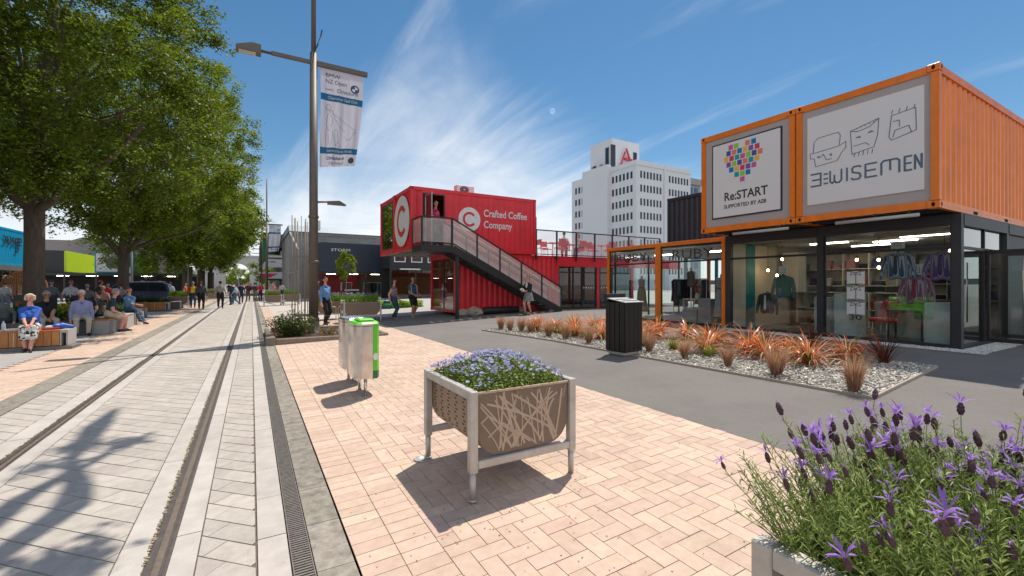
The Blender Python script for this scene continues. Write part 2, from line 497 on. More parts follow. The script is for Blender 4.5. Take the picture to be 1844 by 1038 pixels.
# mortar bed under the pavers: this is what shows in the joints
b = MB(); b.add([(-2.95, YN, -.012), (0.53, YN, -.012), (0.53, 70, -.012), (-2.95, 70, -.012)], [(0, 1, 2, 3)])
tag(b.build('joint_bed', m_joint), kind='structure')
b = MB(); b.add([(-2.6, 70, -.004), (0.02, 70, -.004), (0.02, 700, -.004), (-2.6, 700, -.004)], [(0, 1, 2, 3)])
tag(b.build('road', m_band), kind='structure')

# two grooved rails, each a thing of its own
for k, xr in enumerate((-0.465, -1.905)):
    t = thing('tram_rail', ['right hand grooved steel rail of the tram track, nearest the drain',
                            'left hand grooved steel rail of the tram track, nearest the benches'][k], 'rail', (xr, 0, 0), 0, 'rails of the tram track')
    b = MB(); b.box(-.052, YN, -.10, -.020, YF, .002); b.box(.024, YN, -.10, .036, YF, .001); b.build('rail_head', m_steel, t)
    b = MB(); b.box(-.0195, YN, -.10, .0235, YF, -.030); b.box(.0365, YN, -.1, .054, YF, -.006); b.box(-.060, YN, -.1, -.0525, YF, -.004)
    b.build('groove', m_groove, t)
    b = MB(); r2 = random.Random(3 + k)
    for i in range(900):      # grit and leaf litter caught against the rail
        y = r2.uniform(1.5, 12) ** 1.0; s_ = r2.uniform(.003, .009); x = r2.gauss(-.060, .005) if r2.random() < .8 else r2.gauss(0.0, .012)
        z_ = 0.002 if x < -.03 else -.028
        b.obox((x, y, z_), (s_, s_ * .3, 0), (-s_ * .3, s_ * .8, 0), (0, 0, s_ * .5))
    b.build('grit', m_grit, t)['kind'] = 'stuff'

# drain channel, kerb stones
t = thing('drain_grate', 'slotted steel drain grate running beside the stone kerb', 'drain')
b = MB()
b.box(.200, YN, -.04, .206, 46, .003); b.box(.302, YN, -.04, .308, 46, .003); b.box(.206, YN, -.045, .302, 46, -.035, 1)
y = YN
while y < 14: b.box(.207, y, -.02, .301, y + .013, .001); y += .026
while y < 46: b.box(.207, y, -.02, .301, y + .028, .001); y += .04
b.build('grate', [mat('galvanised_grate', (0.30, 0.265, 0.235), 0.5, metal=0.7, var=0.3, scale=20), m_groove], t)
slab_strip('stone_kerb', 0.312, 0.515, YN, 13.05, 0.62, m_stone, gap=0.004, z=0.004, jitter=.2)
slab_strip('stone_kerb', 0.312, 0.515, 16.6, 110, 0.9, m_stone, gap=0.006, z=0.004, jitter=.2)
slab_strip('stone_kerb', -2.95, -2.63, YN, 110, 0.9, m_stone, gap=0.008, z=0.004, jitter=.2)

# right hand clay paving: two soldier courses then 90 degree herringbone
b = MB(); g = 0.005; X0, X1 = 0.525, 4.12; BL, BW = 0.24, 0.12
y = YN
while y < 34:
    for (a, c) in ((X0, X0 + .235), (X0 + .235, X0 + .47)):
        paver(b, [(a + g / 2, y + g / 2), (c - g / 2, y + g / 2), (c - g / 2, y + BW - g / 2), (a + g / 2, y + BW - g / 2)], X0, X1, YN, 34)
    y += BW
hx0 = X0 + .47
for i in range(-200, 330):
    for j in range(-160, 420):
        # herringbone cell: pairs (horizontal, vertical) tile the plane on the lattice (BW,BW),( -2BW... )
        ox = hx0 + (i * 1 + j * 2) * BW * 1.0 - 0; oy = (-i + j * 2) * BW
        if not (-.5 < oy - YN and oy < 24 and ox > hx0 - .5 and ox < X1 + .3): continue
        paver(b, [(ox + g / 2, oy + g / 2), (ox + 2 * BW - g / 2, oy + g / 2), (ox + 2 * BW - g / 2, oy + BW - g / 2), (ox + g / 2, oy + BW - g / 2)], hx0, X1, YN, 20.0)
        ox2, oy2 = ox + 2 * BW, oy
        paver(b, [(ox2 + g / 2, oy2 + g / 2 - 0), (ox2 + BW - g / 2, oy2 + g / 2), (ox2 + BW - g / 2, oy2 + 2 * BW - g / 2), (ox2 + g / 2, oy2 + 2 * BW - g / 2)], hx0, X1, YN, 20.0)
tag(b.build('pavement', m_brick), kind='structure')
b = MB(); b.add([(x, y, gz(x) - .012) for y in (YN, 34) for x in (.5, .6, 4.14)], [(0, 1, 4, 3), (1, 2, 5, 4)])
tag(b.build('brick_joint_bed', mat('brick_joint', (0.20, 0.14, 0.11), 0.95, var=0.3, scale=30)), kind='structure')
b = MB(); b.add([(x, y, gz(x) - .002) for y in (20.0, 110) for x in (.53, .6, 4.12, 6)], [(0, 1, 5, 4), (1, 2, 6, 5), (2, 3, 7, 6)])
tag(b.build('pavement', mat('pale_paving', (0.50, 0.455, 0.41), 0.85, var=0.08, scale=2)), kind='structure')

# left: clay strip and grey paving
b = MB(); y = YN; r = 0
while y < 60:
    x = -4.1 + (r % 2) * .12
    while x < -2.96:
        paver(b, [(x + g / 2, y + g / 2), (x + .24 - g / 2, y + g / 2), (x + .24 - g / 2, y + .12 - g / 2), (x + g / 2, y + .12 - g / 2)], -4.1, -2.96, YN, 60)
        x += .24
    y += .12; r += 1
tag(b.build('pavement', m_brick), kind='structure')
b = MB(); b.add([(-4.15, YN, -.012), (-2.94, YN, -.012), (-2.94, 60, -.012), (-4.15, 60, -.012)], [(0, 1, 2, 3)])
tag(b.build('brick_joint_bed', _mats['brick_joint']), kind='structure')
b = MB(); y = YN
while y < 60:
    x = -18
    while x < -4.12:
        paver(b, [(x + .003, y + .003), (x + .597, y + .003), (x + .597, y + .397), (x + .003, y + .397)], -18, -4.11, YN, 60, z=-.002)
        x += .6
    y += .4
tag(b.build('pavement', m_gpave), kind='structure')
b = MB(); b.add([(-60, YN, -.016), (-4.0, YN, -.016), (-4.0, 60, -.016), (-60, 60, -.016), (-60, 230, -.016), (-2.95, 230, -.016), (-2.95, 60, -.016)], [(0, 1, 2, 3), (3, 6, 5, 4)])
tag(b.build('pavement', m_gpave), kind='structure')

# asphalt sheet on the right
b = MB(); xs = [4.12, 6.3, 9.0, 11.69, 16, 60]; ysv = [-12, 0, 8, 18, 19.9]
V = [(x, y, gz(x) + .000) for y in ysv for x in xs]; n = len(xs)
b.add(V, [(j * n + i, j * n + i + 1, (j + 1) * n + i + 1, (j + 1) * n + i) for j in range(len(ysv) - 1) for i in range(n - 1)])
tag(b.build('path', m_asph), kind='structure')
b = MB(); xs = [4.12, 9.0, 11.69, 16, 60]; ysv = [19.9, 30, 60, 110]; n = len(xs)
V = [(x, y, gz(x) + .002) for y in ysv for x in xs]
b.add(V, [(j * n + i, j * n + i + 1, (j + 1) * n + i + 1, (j + 1) * n + i) for j in range(len(ysv) - 1) for i in range(n - 1)])
tag(b.build('pavement', mat('forecourt', (0.40, 0.385, 0.365), 0.9, var=0.1, scale=1.2)), kind='structure')
# ================================================================ CONTAINERS AND BUILDINGS
m_orange = mat('orange_paint', (0.86, 0.21, 0.010), 0.45, var=0.10, scale=3, stain=.22, sscale=2.0, sstretch=(1, 1, .25), bump=0.08, bscale=12, coat=0.15)
m_red = mat('red_paint', (0.74, 0.016, 0.03), 0.45, var=0.13, scale=2.2, stain=.22, sscale=1.6, sstretch=(1, 1, .3), bump=0.08, bscale=10, coat=0.15)
m_dark = mat('charcoal_paint', (0.028, 0.030, 0.036), 0.5, var=0.15, scale=3)
m_navy = mat('navy_panel', (0.020, 0.032, 0.055), 0.5, var=0.12, scale=2)
m_blk = mat('black_steel', (0.018, 0.018, 0.020), 0.5, var=0.15, scale=5)
m_hole = mat('casting_hole', (0.006, 0.006, 0.006), 0.9)
m_white = mat('white_paint', (0.74, 0.74, 0.73), 0.6, var=0.05, scale=2)
m_sign = mat('white_sign_vinyl', (0.74, 0.73, 0.735), 0.5, var=0.02, scale=1)
m_grey = mat('grey_sign_board', (0.42, 0.375, 0.37), 0.6, var=0.04, scale=1.5)
m_cyan = mat('cyan_paint', (0.0, 0.30, 0.52), 0.45, var=0.08, scale=3)
m_lime = mat('lime_paint', (0.52, 0.72, 0.01), 0.5, var=0.04, scale=1)
m_green = mat('olive_green_paint', (0.14, 0.24, 0.02), 0.5, var=0.1, scale=3)
m_ply = mat('grey_interior', (0.30, 0.29, 0.275), 0.7, var=0.08, scale=3)
m_floor = mat('shop_floor', (0.14, 0.12, 0.10), 0.5, var=0.2, scale=6)
m_cream = mat('cream_board', (0.50, 0.46, 0.40), 0.6, var=0.06, scale=3)
m_glass = glass('shop_glass', (.93, .97, .96))
m_gdark = glass('tinted_glass', (0.5, 0.56, 0.56), 1.1)
m_tube = mat('light_tube', (1.0, 0.93, 0.82), 0.5, emit=8.0)


def corr(mb, O, u, L_, H_, nrm, pitch=0.27, d=0.036, mi=0):
    """corrugated steel sheet: trapezoid ribs running upwards; O bottom corner, u along, nrm outwards"""
    O = Vector(O); u = Vector(u); nrm = Vector(nrm); k = max(1, round(L_ / pitch)); p = L_ / k
    prof = []
    for i in range(k):
        a = i * p
        prof += [(a, 0), (a + .26 * p, 0), (a + .5 * p, -d), (a + .76 * p, -d)]
    prof.append((L_, 0))
    v = []
    for s_, q in prof: v += [O + u * s_ + nrm * q, O + u * s_ + nrm * q + Vector((0, 0, H_))]
    m_ = len(prof); back = [tuple(Vector(p_) - nrm * 0.006) for p_ in v]
    f = [(2 * i, 2 * i + 2, 2 * i + 3, 2 * i + 1) for i in range(m_ - 1)]
    mb.add(v, f, mi); mb.add(back, [t[::-1] for t in f], mi)


def container(name, label, x0, y0, z0, lx, ly, h, m, walls, group=None, roof=True, floor=True, post=0.13, cat='container', rail=0.14):
    """shipping container: steel frame with corner castings, then one child per wall. walls: dict W,E,S,N -> 'corr' / 'glass' / None"""
    t = thing(name, label, cat, (x0, y0, z0), 0, group)
    b = MB(); P = post; R = rail; e = .022
    for (cx, cy) in ((0, 0), (lx - P, 0), (0, ly - P), (lx - P, ly - P)):
        b.box(cx + .006, cy + .006, R, cx + P - .006, cy + P - .006, h - R)
        for zz in (0, h - .125):
            X, Y = cx - .004, cy - .004; W = P + .05
            X = X if cx == 0 else cx - .046; Y = Y if cy == 0 else cy - .046
            b.bbox(X, Y, zz - .003, X + W, Y + W, zz + .128, .008)
            sy_ = Y if cy == 0 else Y + W; sx_ = X if cx == 0 else X + W
            c_ = Vector((X + W / 2, sy_, zz + .062))
            b.add([c_ + Vector((.028 * math.cos(a), (-.003 if cy == 0 else .003), .042 * math.sin(a))) for a in [i * math.pi / 4 for i in range(8)]], [tuple(range(8)) if cy == 0 else tuple(range(7, -1, -1))], 1)
            c_ = Vector((sx_, Y + W / 2, zz + .062))
            b.add([c_ + Vector((-.003 if cx == 0 else .003, .028 * math.cos(a), .042 * math.sin(a))) for a in [i * math.pi / 4 for i in range(8)]], [tuple(range(8))], 1)
    for zz in (0.004, h - R - .004):
        b.box(P, e, zz, lx - P, e + .07, zz + R); b.box(P, ly - e - .07, zz, lx - P, ly - e, zz + R)
        b.box(e, P, zz, e + .07, ly - P, zz + R); b.box(lx - e - .07, P, zz, lx - e, ly - P, zz + R)
    # fork pockets / fittings on the bottom rails and rivets on rails
    for (L_, ax_) in ((lx, 0), (ly, 1)):
        k = int(L_ / .55)
        for i in range(1, k):
            s_ = L_ * i / k
            for zz in (R * .5, h - R * .5):
                if ax_ == 0: b.box(s_ - .035, e - .004, zz - .009, s_ + .035, e + .001, zz + .009, 1 if (i == k - 1 and zz < .2) else 0)
                else: b.box(e - .004, s_ - .035, zz - .009, e + .001, s_ + .035, zz + .009, 0)
    for s_ in (.33, .67):
        if lx > 4: b.box(lx * s_ - .12, e - .003, .02, lx * s_ + .12, e + .003, .085, 1)
        if ly > 4: b.box(e - .003, ly * s_ - .12, .02, e + .003, ly * s_ + .12, .085, 1)
    b.build('frame', [m, m_hole], t)
    zb, zh = R, h - 2 * R
    if roof:
        b = MB(); b.box(.09, .09, h - .07, lx - .09, ly - .09, h - .035)
        b.build('roof', m, t)
    if floor:
        b = MB(); b.box(.09, .09, .03, lx - .09, ly - .09, .10)
        k = int(max(lx, ly) / .35)
        for i in range(k):
            s_ = max(lx, ly) * (i + .5) / k
            if lx >= ly: b.box(s_ - .03, .1, -.0, s_ + .03, ly - .1, .03)
            else: b.box(.1, s_ - .03, -.0, lx - .1, s_ + .03, .03)
        b.build('floor', m_blk, t)
    sides = {'W': ((.045, ly - P, zb), (0, -1, 0), ly - 2 * P, (-1, 0, 0)), 'E': ((lx - .045, P, zb), (0, 1, 0), ly - 2 * P, (1, 0, 0)),
             'S': ((P, .045, zb), (1, 0, 0), lx - 2 * P, (0, -1, 0)), 'N': ((lx - P, ly - .045, zb), (-1, 0, 0), lx - 2 * P, (0, 1, 0))}
    for k_, kind in walls.items():
        if not kind: continue
        O, u, L_, nn = sides[k_]
        if kind == 'corr':
            b = MB(); corr(b, O, u, L_, zh, nn); b.build('corrugated_wall', m, t)
        elif kind == 'glass':
            b = MB(); O = Vector(O); u = Vector(u); nn = Vector(nn)
            b.obox(O + u * L_ / 2 + Vector((0, 0, zh / 2)) - nn * .03, u * L_ / 2, nn * .005, Vector((0, 0, zh / 2)))
            b.build('window_pane', m_glass, t)
        elif kind == 'panel':
            b = MB(); O = Vector(O); u = Vector(u); nn = Vector(nn)
            b.obox(O + u * L_ / 2 + Vector((0, 0, zh / 2)) - nn * .0, u * L_ / 2, nn * .01, Vector((0, 0, zh / 2)))
            b.build('panel', m, t)
    return t


GZ = 0.355
XF = 10.58         # front plane of the orange upper containers
XS = 11.62         # front plane of the shop and the ruby showroom below them
ZU = GZ + 2.62
# ---- orange upper containers (ends with big sign boards), 6 m long away from the street
oc = []
for k, (y0, lab) in enumerate(((5.42, 'orange shipping container raised on the black shop, its end carrying the coloured mosaic heart board'),
                               (2.975, 'corner orange shipping container with ribbed side and three sketched heads on its sign board'))):
    t = container('shipping_container', lab, XF, y0, ZU, 6.06, 2.43, 2.59, m_orange, {'E': 'corr', 'S': 'corr', 'N': 'corr'}, 'orange upper containers')
    b = MB(); b.box(.05, .12, .13, .075, 2.31, 2.46); b.build('sign_backing', m_grey, t)
    oc.append(t)
# lower right: another orange container further back along the side
container('shipping_container', 'orange container end at the right edge behind the corner orange container', XF + 6.10, 2.9, ZU, 6.06, 2.5, 2.59, m_orange,
          {'S': 'corr', 'W': 'corr'}, 'orange upper containers')

# mosaic heart board (container 0). Board plane: x = .047 local, reading direction -Y, up +Z
t = oc[0]
W_, E_ = 2.43, 0.0
b = MB(); b.box(.028, .30, .34, .05, 2.11, 2.30, 0); bo = b.build('sign_border', m_navy, t)
b = MB(); b.box(.022, .335, .375, .0275, 2.075, 2.265); b.build('sign_face', m_sign, t)
cols = {'P': (.62, .10, .36), 'G': (.30, .60, .06), 'O': (.80, .22, .12), 'B': (.0, .20, .50), 'N': (.07, .08, .32), 'V': (.26, .08, .38),
        'R': (.62, .05, .12), 'T': (.0, .36, .38), 'Y': (.85, .48, .08)}
ck = list(cols); cm = [mat('tile_' + n_, cols[k_], .5, var=.02) for k_, n_ in zip(ck, ('pink', 'green', 'coral', 'blue', 'indigo', 'violet', 'crimson', 'teal', 'amber'))]
rows = [(0, "1.5:PG 4.5:OB"), (1, "1:NOBYVR"), (2, "0.5:YRTPGNO"), (3, "1:VGNOTY"), (4, "1.5:BYRVP"), (5, "2.5:TGB"), (6, "3.5:P")]
rows = [(0.0, [(1.35, 'P'), (2.35, 'G'), (4.35, 'O'), (5.4, 'B')]),
        (1.0, [(.95, 'N'), (1.95, 'O'), (2.95, 'B'), (3.95, 'Y'), (4.95, 'V'), (6.0, 'R')]),
        (2.0, [(.5, 'Y'), (1.5, 'R'), (2.5, 'T'), (3.5, 'P'), (4.5, 'G'), (5.5, 'N'), (6.5, 'O')]),
        (3.0, [(.95, 'V'), (1.95, 'G'), (2.95, 'N'), (3.95, 'O'), (4.95, 'T'), (5.95, 'Y')]),
        (4.0, [(1.45, 'B'), (2.45, 'Y'), (3.45, 'R'), (4.45, 'V'), (5.45, 'P')]),
        (5.0, [(2.45, 'T'), (3.45, 'G'), (4.45, 'B')]), (6.0, [(3.45, 'P')])]
b = MB(); s_ = .148
for r_, cells in rows:
    for c_, k_ in cells:
        y = 1.93 - c_ * s_ - .16; z = 2.13 - r_ * s_ * .98
        b.box(.018, y - s_ * .40, z - s_ * .42, .0215, y + s_ * .40, z + s_ * .42, ck.index(k_))
b.build('mosaic_heart', cm, t)
m_ink = mat('dark_ink', (.03, .03, .033), .5)
text('lettering', 'Re:START', .30, m_ink, t, (.0215, 1.76, .78), (0, -1, 0), bold=.006, width=1.12)
text('lettering', 'SUPPORTED BY ASB', .13, m_ink, t, (.0215, 1.76, .58), (0, -1, 0), bold=.003, width=1.10)
# sketched heads board (container 1)
t = oc[1]
b = MB(); b.box(.028, .22, .36, .05, 2.20, 2.28); b.build('sign_face', m_sign, t)
m_slate = mat('slate_ink', (.10, .15, .21), .5)
b = MB(); O = (.0275, 2.20, .36); ax = (0, -1, 0); az = (0, 0, 1)
S_ = lambda pts: stroke(b, pts, .013, O, ax, az)
S_([(.12, 1.12), (.62, 1.16), (.64, 1.38), (.60, 1.45), (.22, 1.43), (.14, 1.36), (.12, 1.12)]); S_([(.12, 1.12), (.06, 1.13), (.06, 1.02), (.14, 1.0), (.17, .82), (.58, .86), (.66, 1.0), (.74, 1.1), (.74, 1.22), (.64, 1.17)])
S_([(.26, 1.0), (.32, 1.06), (.38, .92), (.48, .93)]); S_([(.2, 1.02), (.24, 1.04), (.24, 1.0), (.2, 1.02)]); S_([(.44, 1.02), (.48, 1.03), (.47, .99), (.44, 1.02)])
S_([(.82, 1.40), (1.30, 1.52), (1.28, 1.2), (1.22, .98), (.85, .92), (.82, 1.40)]); S_([(.82, 1.40), (.95, 1.36), (1.15, 1.40), (1.30, 1.52)])
S_([(.88, 1.08), (1.08, 1.10), (1.14, 1.04)]); S_([(.92, 1.24), (.97, 1.26), (1.0, 1.23), (.92, 1.24)]); S_([(1.12, 1.28), (1.17, 1.31), (1.21, 1.29), (1.12, 1.28)])
for i in range(5): S_([(.90 + i * .075, .94), (.885 + i * .075, .86)]); S_([(.93 + i * .07, 1.42 + i * .012), (.945 + i * .07, 1.425 + i * .012)])
S_([(1.50, 1.50), (1.86, 1.54), (1.87, 1.12), (1.5, 1.03), (1.46, 1.1), (1.50, 1.50)]); S_([(1.52, 1.08), (1.55, 1.2), (1.76, 1.24), (1.80, 1.10)]); S_([(1.52, 1.38), (1.62, 1.38), (1.62, 1.26)])
for i in range(4): S_([(1.5 + i * .11, 1.53), (1.52 + i * .11, 1.6)])
b.build('head_sketches', m_slate, t)
b = MB(); LT = .05; S2 = lambda pts: stroke(b, pts, .034, O, ax, az, t=.004)
B0, B1, BM = .40, .66, .53     # blocky letter shapes: 3 : W I S E M E N
def slanted(pts, x): return [(x + p[0], p[1] + .0) for p in pts]
S2([(.08, .66), (.27, .66), (.27, .40), (.08, .40)]); S2([(.11, .53), (.25, .53)])
for i in range(3): S2([(.335, .42 + i * .1), (.36, .42 + i * .1)]); S2([(.385, .42 + i * .1), (.40, .42 + i * .1)])
S2([(.45, .66), (.45, .44), (.49, .40), (.53, .44), (.53, .56)]); S2([(.53, .44), (.57, .40), (.62, .40), (.66, .44), (.66, .66)])
S2([(.76, .66), (.76, .40)])
S2([(1.0, .64), (.97, .66), (.88, .66), (.85, .62), (.86, .55), (.98, .51), (1.0, .45), (.97, .40), (.87, .40), (.84, .43)])
S2([(1.26, .66), (1.08, .66), (1.08, .40), (1.26, .40)]); S2([(1.08, .53), (1.24, .53)])
S2([(1.34, .40), (1.34, .62), (1.38, .66), (1.58, .66), (1.62, .62), (1.62, .40)]); S2([(1.48, .66), (1.48, .47)])
S2([(1.80, .66), (1.70, .66), (1.70, .40), (1.80, .40)]); S2([(1.70, .53), (1.79, .53)])
S2([(1.85, .40), (1.85, .66), (1.945, .41), (1.945, .66)])
b.build('lettering', m_slate, t)
# flood light tubes slung under the front edge
for k, y0 in enumerate((5.55, 3.25)):
    t = thing('floodlight_tube', ['long white floodlight tube under the mosaic heart container', 'long white floodlight tube under the corner orange container'][k], 'light', (XF - .02, y0, ZU - .10), 0, 'floodlight tubes under the orange containers')
    b = MB(); b.tube([(0, .0, 0), (0, 1.35, 0)], .035, 10); b.build('tube_housing', mat('dull_white_metal', (.45, .43, .42), .5), t)
    b = MB(); 
    for s in (.15, .67, 1.2): b.box(-.012, s - .02, .0, .012, s + .02, .10)
    b.build('bracket', m_blk, t)

# ---- black glazed shop under the orange containers
sx0, sy0, sz0, slx, sly, sh = XS, 2.96, GZ, 5.9, 4.86, 2.59
shop = thing('glazed_shop', 'black framed glass corner shop of shirts under the orange containers', 'shop', (sx0, sy0, sz0))
b = MB()
for (x, y) in ((0, 0), (0, 2.36), (0, 4.72), (2.9, 0), (5.76, 0), (5.76, 4.72)): b.box(x, y, 0, x + .14, y + .14, 2.59)
b.box(-.01, .14, 2.37, .13, 2.36, 2.585); b.box(-.01, 2.5, 2.37, .13, 4.72, 2.585); b.box(.14, -.01, 2.37, 2.9, .13, 2.585); b.box(3.04, -.01, 2.37, 5.76, .13, 2.585); b.box(5.77, .14, 2.38, 5.89, 4.72, 2.58)
b.box(.02, .14, 0.0, .12, 2.36, .07); b.box(.02, 2.5, 0.0, .12, 4.72, .07); b.box(.14, .02, 0, 2.9, .12, .06)
b.build('frame', m_dark, shop)
b = MB()
for (a, c) in ((.14, 2.36), (2.5, 4.72)):
    b.box(.04, a, 1.93, .09, c, 1.985)
b.box(.14, .04, 1.93, 1.55, .09, 1.985); b.box(.14, .045, .06, .19, .095, 2.37); b.box(1.50, .035, .06, 1.555, .10, 2.37); b.box(.045, .14, .07, .085, .17, 2.37); b.box(.045, 2.33, .07, .085, 2.36, 2.37)
b.build('mullion', m_blk, shop)
for (a, c) in ((.145, 2.355), (2.505, 4.715)):
    b = MB(); b.box(.058, a, .07, .068, c, 1.93); b.box(.058, a, 1.985, .068, c, 2.37); b.build('window_pane', m_glass, shop)
b = MB(); b.box(.19, .062, .06, 1.50, .07, 1.93); b.box(.19, .062, 1.985, 1.50, .07, 2.37); b.box(1.56, .062, 1.99, 2.9, .07, 2.37); b.build('window_pane', m_gdark, shop)
b = MB(); b.box(.0, 0, 2.592, 5.9, 4.86, 2.61); b.build('roof', m_blk, shop)
b = MB(); b.box(.14, .14, -.02, 5.76, 4.72, .02); b.build('floor', m_floor, shop)
b = MB(); b.box(.15, .15, 2.42, 5.7, 4.7, 2.45)
for i in range(9): b.box(.3 + i * .6, .2, 2.36, .36 + i * .6, 4.6, 2.42)
b.build('ceiling', mat('grey_ceiling', (.34, .33, .31), .8), shop)
b = MB(); b.box(5.72, .14, 0, 5.78, 4.72, 2.37); b.build('back_wall', m_ply, shop)
b = MB(); b.box(.14, 4.73, 0, .75, 4.77, 2.4); b.box(1.2, 4.73, 0, 5.76, 4.77, 2.4); b.build('side_wall', m_cream, shop); b = MB(); b.box(.751, 4.72, 0, 1.199, 4.76, 2.4); b.build('side_wall', mat('teal_board', (.0, .16, .20), .6), shop)
b = MB(); b.box(3.1, .05, 0, 5.7, .09, 2.37); b.build('side_wall', m_blk, shop)
for (x, dy) in ((1.62, -.55), (2.9, -.45)):
    d = MB(); d.box(-.03, -.62 if 0 else 0, 0, .03, .65, 2.0); 
    dd = MB()
    dd.box(-.02, 0, .05, .02, .05, 1.95); dd.box(-.02, .60, .05, .02, .65, 1.95); dd.box(-.02, .05, .05, .02, .60, .13); dd.box(-.02, .05, 1.87, .02, .60, 1.95)
    do = dd.build('door', m_blk, shop, (x, -.62, 0))
    g_ = MB(); g_.box(-.004, .052, .13, .004, .598, 1.87); g_.build('door_pane', m_glass, do)
    g_ = MB(); g_.tube([(-.07, .12, .35), (-.07, .12, 1.75)], .016, 8); g_.tube([(-.07, .12, .5), (-.02, .12, .5)], .01, 6); g_.tube([(-.07, .12, 1.6), (-.02, .12, 1.6)], .01, 6)
    g_.build('door_handle', mat('brushed_steel', (.55, .52, .50), .3, metal=1.0, var=.1), do)
# ceiling light strips that brighten the shop interior
for (x, y) in ((1.6, 1.0), (2.6, 1.9), (1.9, 3.1), (3.6, 2.8)):
    b = MB(); b.box(x - .04, y - .45, 2.34, x + .04, y + .45, 2.37); b.build('light_strip', m_tube, shop)

# ---- ruby showroom: two orange framed glazed bays
for k in range(2):
    lab = ['narrow orange framed glass bay lettered RUBY, the one beside the black litter bin', 'wider looking orange framed glass bay lettered RUBY, joined to the black shop'][k]
    y0 = 10.27 - k * 2.43
    t = thing('showroom', lab, 'showroom', (XS, y0, GZ), 0, 'ruby showroom bays')
    b = MB(); L_ = 2.43
    for (x, y) in ((0, 0), (0, L_ - .11), (5.9, 0), (5.9, L_ - .11)):
        b.box(x, y, 0, x + .11, y + .11, 2.59)
        for zz in (0.0, 2.47): b.bbox(x - .006, y - .005, zz, x + .14, y + .115, zz + .125, .006)
        for zz in (.5, 1.1, 1.7): b.box(x - .006, y + .02, zz, x - .0005, y + .09, zz + .12)
    b.box(.0, .12, 2.475, .09, L_ - .12, 2.588); b.box(.13, .0, 2.475, 5.9, .09, 2.588); b.box(.13, L_ - .09, 2.475, 5.9, L_ - .0, 2.588)
    b.build('frame', m_orange, t)
    b = MB(); b.box(.02, .112, 0, .10, L_ - .112, .07); b.box(.03, .112, 1.93, .07, L_ - .112, 1.975); b.box(.035, .112, .07, .065, .14, 2.47); b.box(.035, L_ - .14, .07, .065, L_ - .112, 2.47)
    b.box(.035, .112, 2.43, .065, L_ - .112, 2.474); b.build('mullion', m_blk, t)
    b = MB(); b.box(.048, .142, .07, .056, L_ - .142, 1.93); b.box(.048, .142, 1.977, .056, L_ - .142, 2.43); b.build('window_pane', m_glass, t)
    b = MB(); b.box(.1, .01, 2.592, 5.9, L_ - .01, 2.61); b.build('roof', m_grey, t)
    b = MB(); b.box(.11, .1, 2.38, 5.85, L_ - .1, 2.40); b.build('ceiling', m_white, t)
    b = MB(); b.box(.11, .005, -.02, 5.9, L_ - .005, .02); b.build('floor', m_gpave, t)
    if k == 1: b = MB(); b.box(4.6, .12, 0, 4.66, L_ * .45, 2.35); b.build('back_wall', m_cream, t)
    b = MB(); b.box(2.0, L_ / 2 - .05, 2.34, 2.1, L_ / 2 + .7, 2.37); b.build('light_strip', m_tube, t)
    text('lettering', 'RUBY', .42, m_ink, t, (.045, L_ - .42 if k == 0 else L_ - .52, 2.04), (0, -1, 0), width=1.45, bold=-.004)
    if k == 0:
        b = MB(); b.box(.3, L_ - .09, .02, 5.6, L_ - .085, 2.4); b.build('side_pane', m_glass, t)
        for i in range(3):
            b = MB(); b.box(.3 + i * 1.8, L_ - .11, .02, .36 + i * 1.8, L_ - .07, 2.45); b.build('mullion', m_blk, t)

# ---- dark container seen above the showroom, its supporting unit behind
t = container('shipping_container', 'charcoal ribbed container behind the orange framed showroom roof', 16.7, 8.0, ZU, 2.44, 6.2, 2.59, m_dark, {'W': 'corr', 'N': 'corr', 'S': 'corr'})
t = container('shipping_container', 'orange edged shop unit behind the showroom under the charcoal container', 17.6, 7.9, GZ, 2.44, 6.1, 2.59, mat('blue_unit_paint', (.0, .22, .36), .5), {'W': None})

# ---- red cafe --------------------------------------------------
RZ = 2.985
mrc = m_red
up = []
for k in range(2):
    lab = ['upper red cafe container carrying the cafe name and the stair landing', 'upper red cafe container with the tall end window, behind the lettered one'][k]
    t = container('shipping_container', lab, 5.52, 17.5 + k * 2.45, RZ, 6.06, 2.43, 2.59, m_red,
                  {'S': None if k == 0 else 'corr', 'E': 'corr', 'N': 'corr', 'W': 'corr' if k == 0 else None}, 'upper red cafe containers')
    up.append(t)
t = up[0]
# south wall with a doorway near its left end: door opening local x .62 .. 1.42
b = MB(); zh = 2.59 - .28
corr(b, (.13, .045, .14), (1, 0, 0), .40, zh, (0, -1, 0)); corr(b, (1.50, .045, .14), (1, 0, 0), 6.06 - .13 - 1.50, zh, (0, -1, 0), d=.012)
b.box(.53, .03, .14, 1.5, .05, .16); b.box(.53, .03, 2.36, 1.5, .05, 2.45)
b.build('corrugated_wall', m_red, t)
b = MB(); b.box(.55, .02, .16, .60, .07, 2.36); b.box(1.43, .02, .16, 1.48, .07, 2.36); b.box(.60, .02, 2.30, 1.43, .07, 2.36); b.build('door_frame', m_blk, t)
dd = MB(); dd.box(-.02, -.78, .0, .02, -.73, 2.1); dd.box(-.02, -.05, 0, .02, 0, 2.1); dd.box(-.02, -.73, 0, .02, -.05, .08); dd.box(-.02, -.73, 2.02, .02, -.05, 2.1)
do = dd.build('door', mat('door_alu', (.35, .35, .35), .4, metal=.6), t, (.62, .0, .17))
g_ = MB(); g_.box(-.004, -.728, .08, .004, -.052, 2.02); g_.build('door_pane', m_glass, do)
# name and round emblem on the long side
m_lw = mat('white_lettering', (.74, .74, .74), .5)
text('lettering', 'Crafted Coffee', .44, m_lw, t, (3.30, .028, 1.60), (1, 0, 0), bold=.006, width=2.25)
text('lettering', 'Company', .44, m_lw, t, (3.30, .028, 1.10), (1, 0, 0), bold=.006, width=1.45)


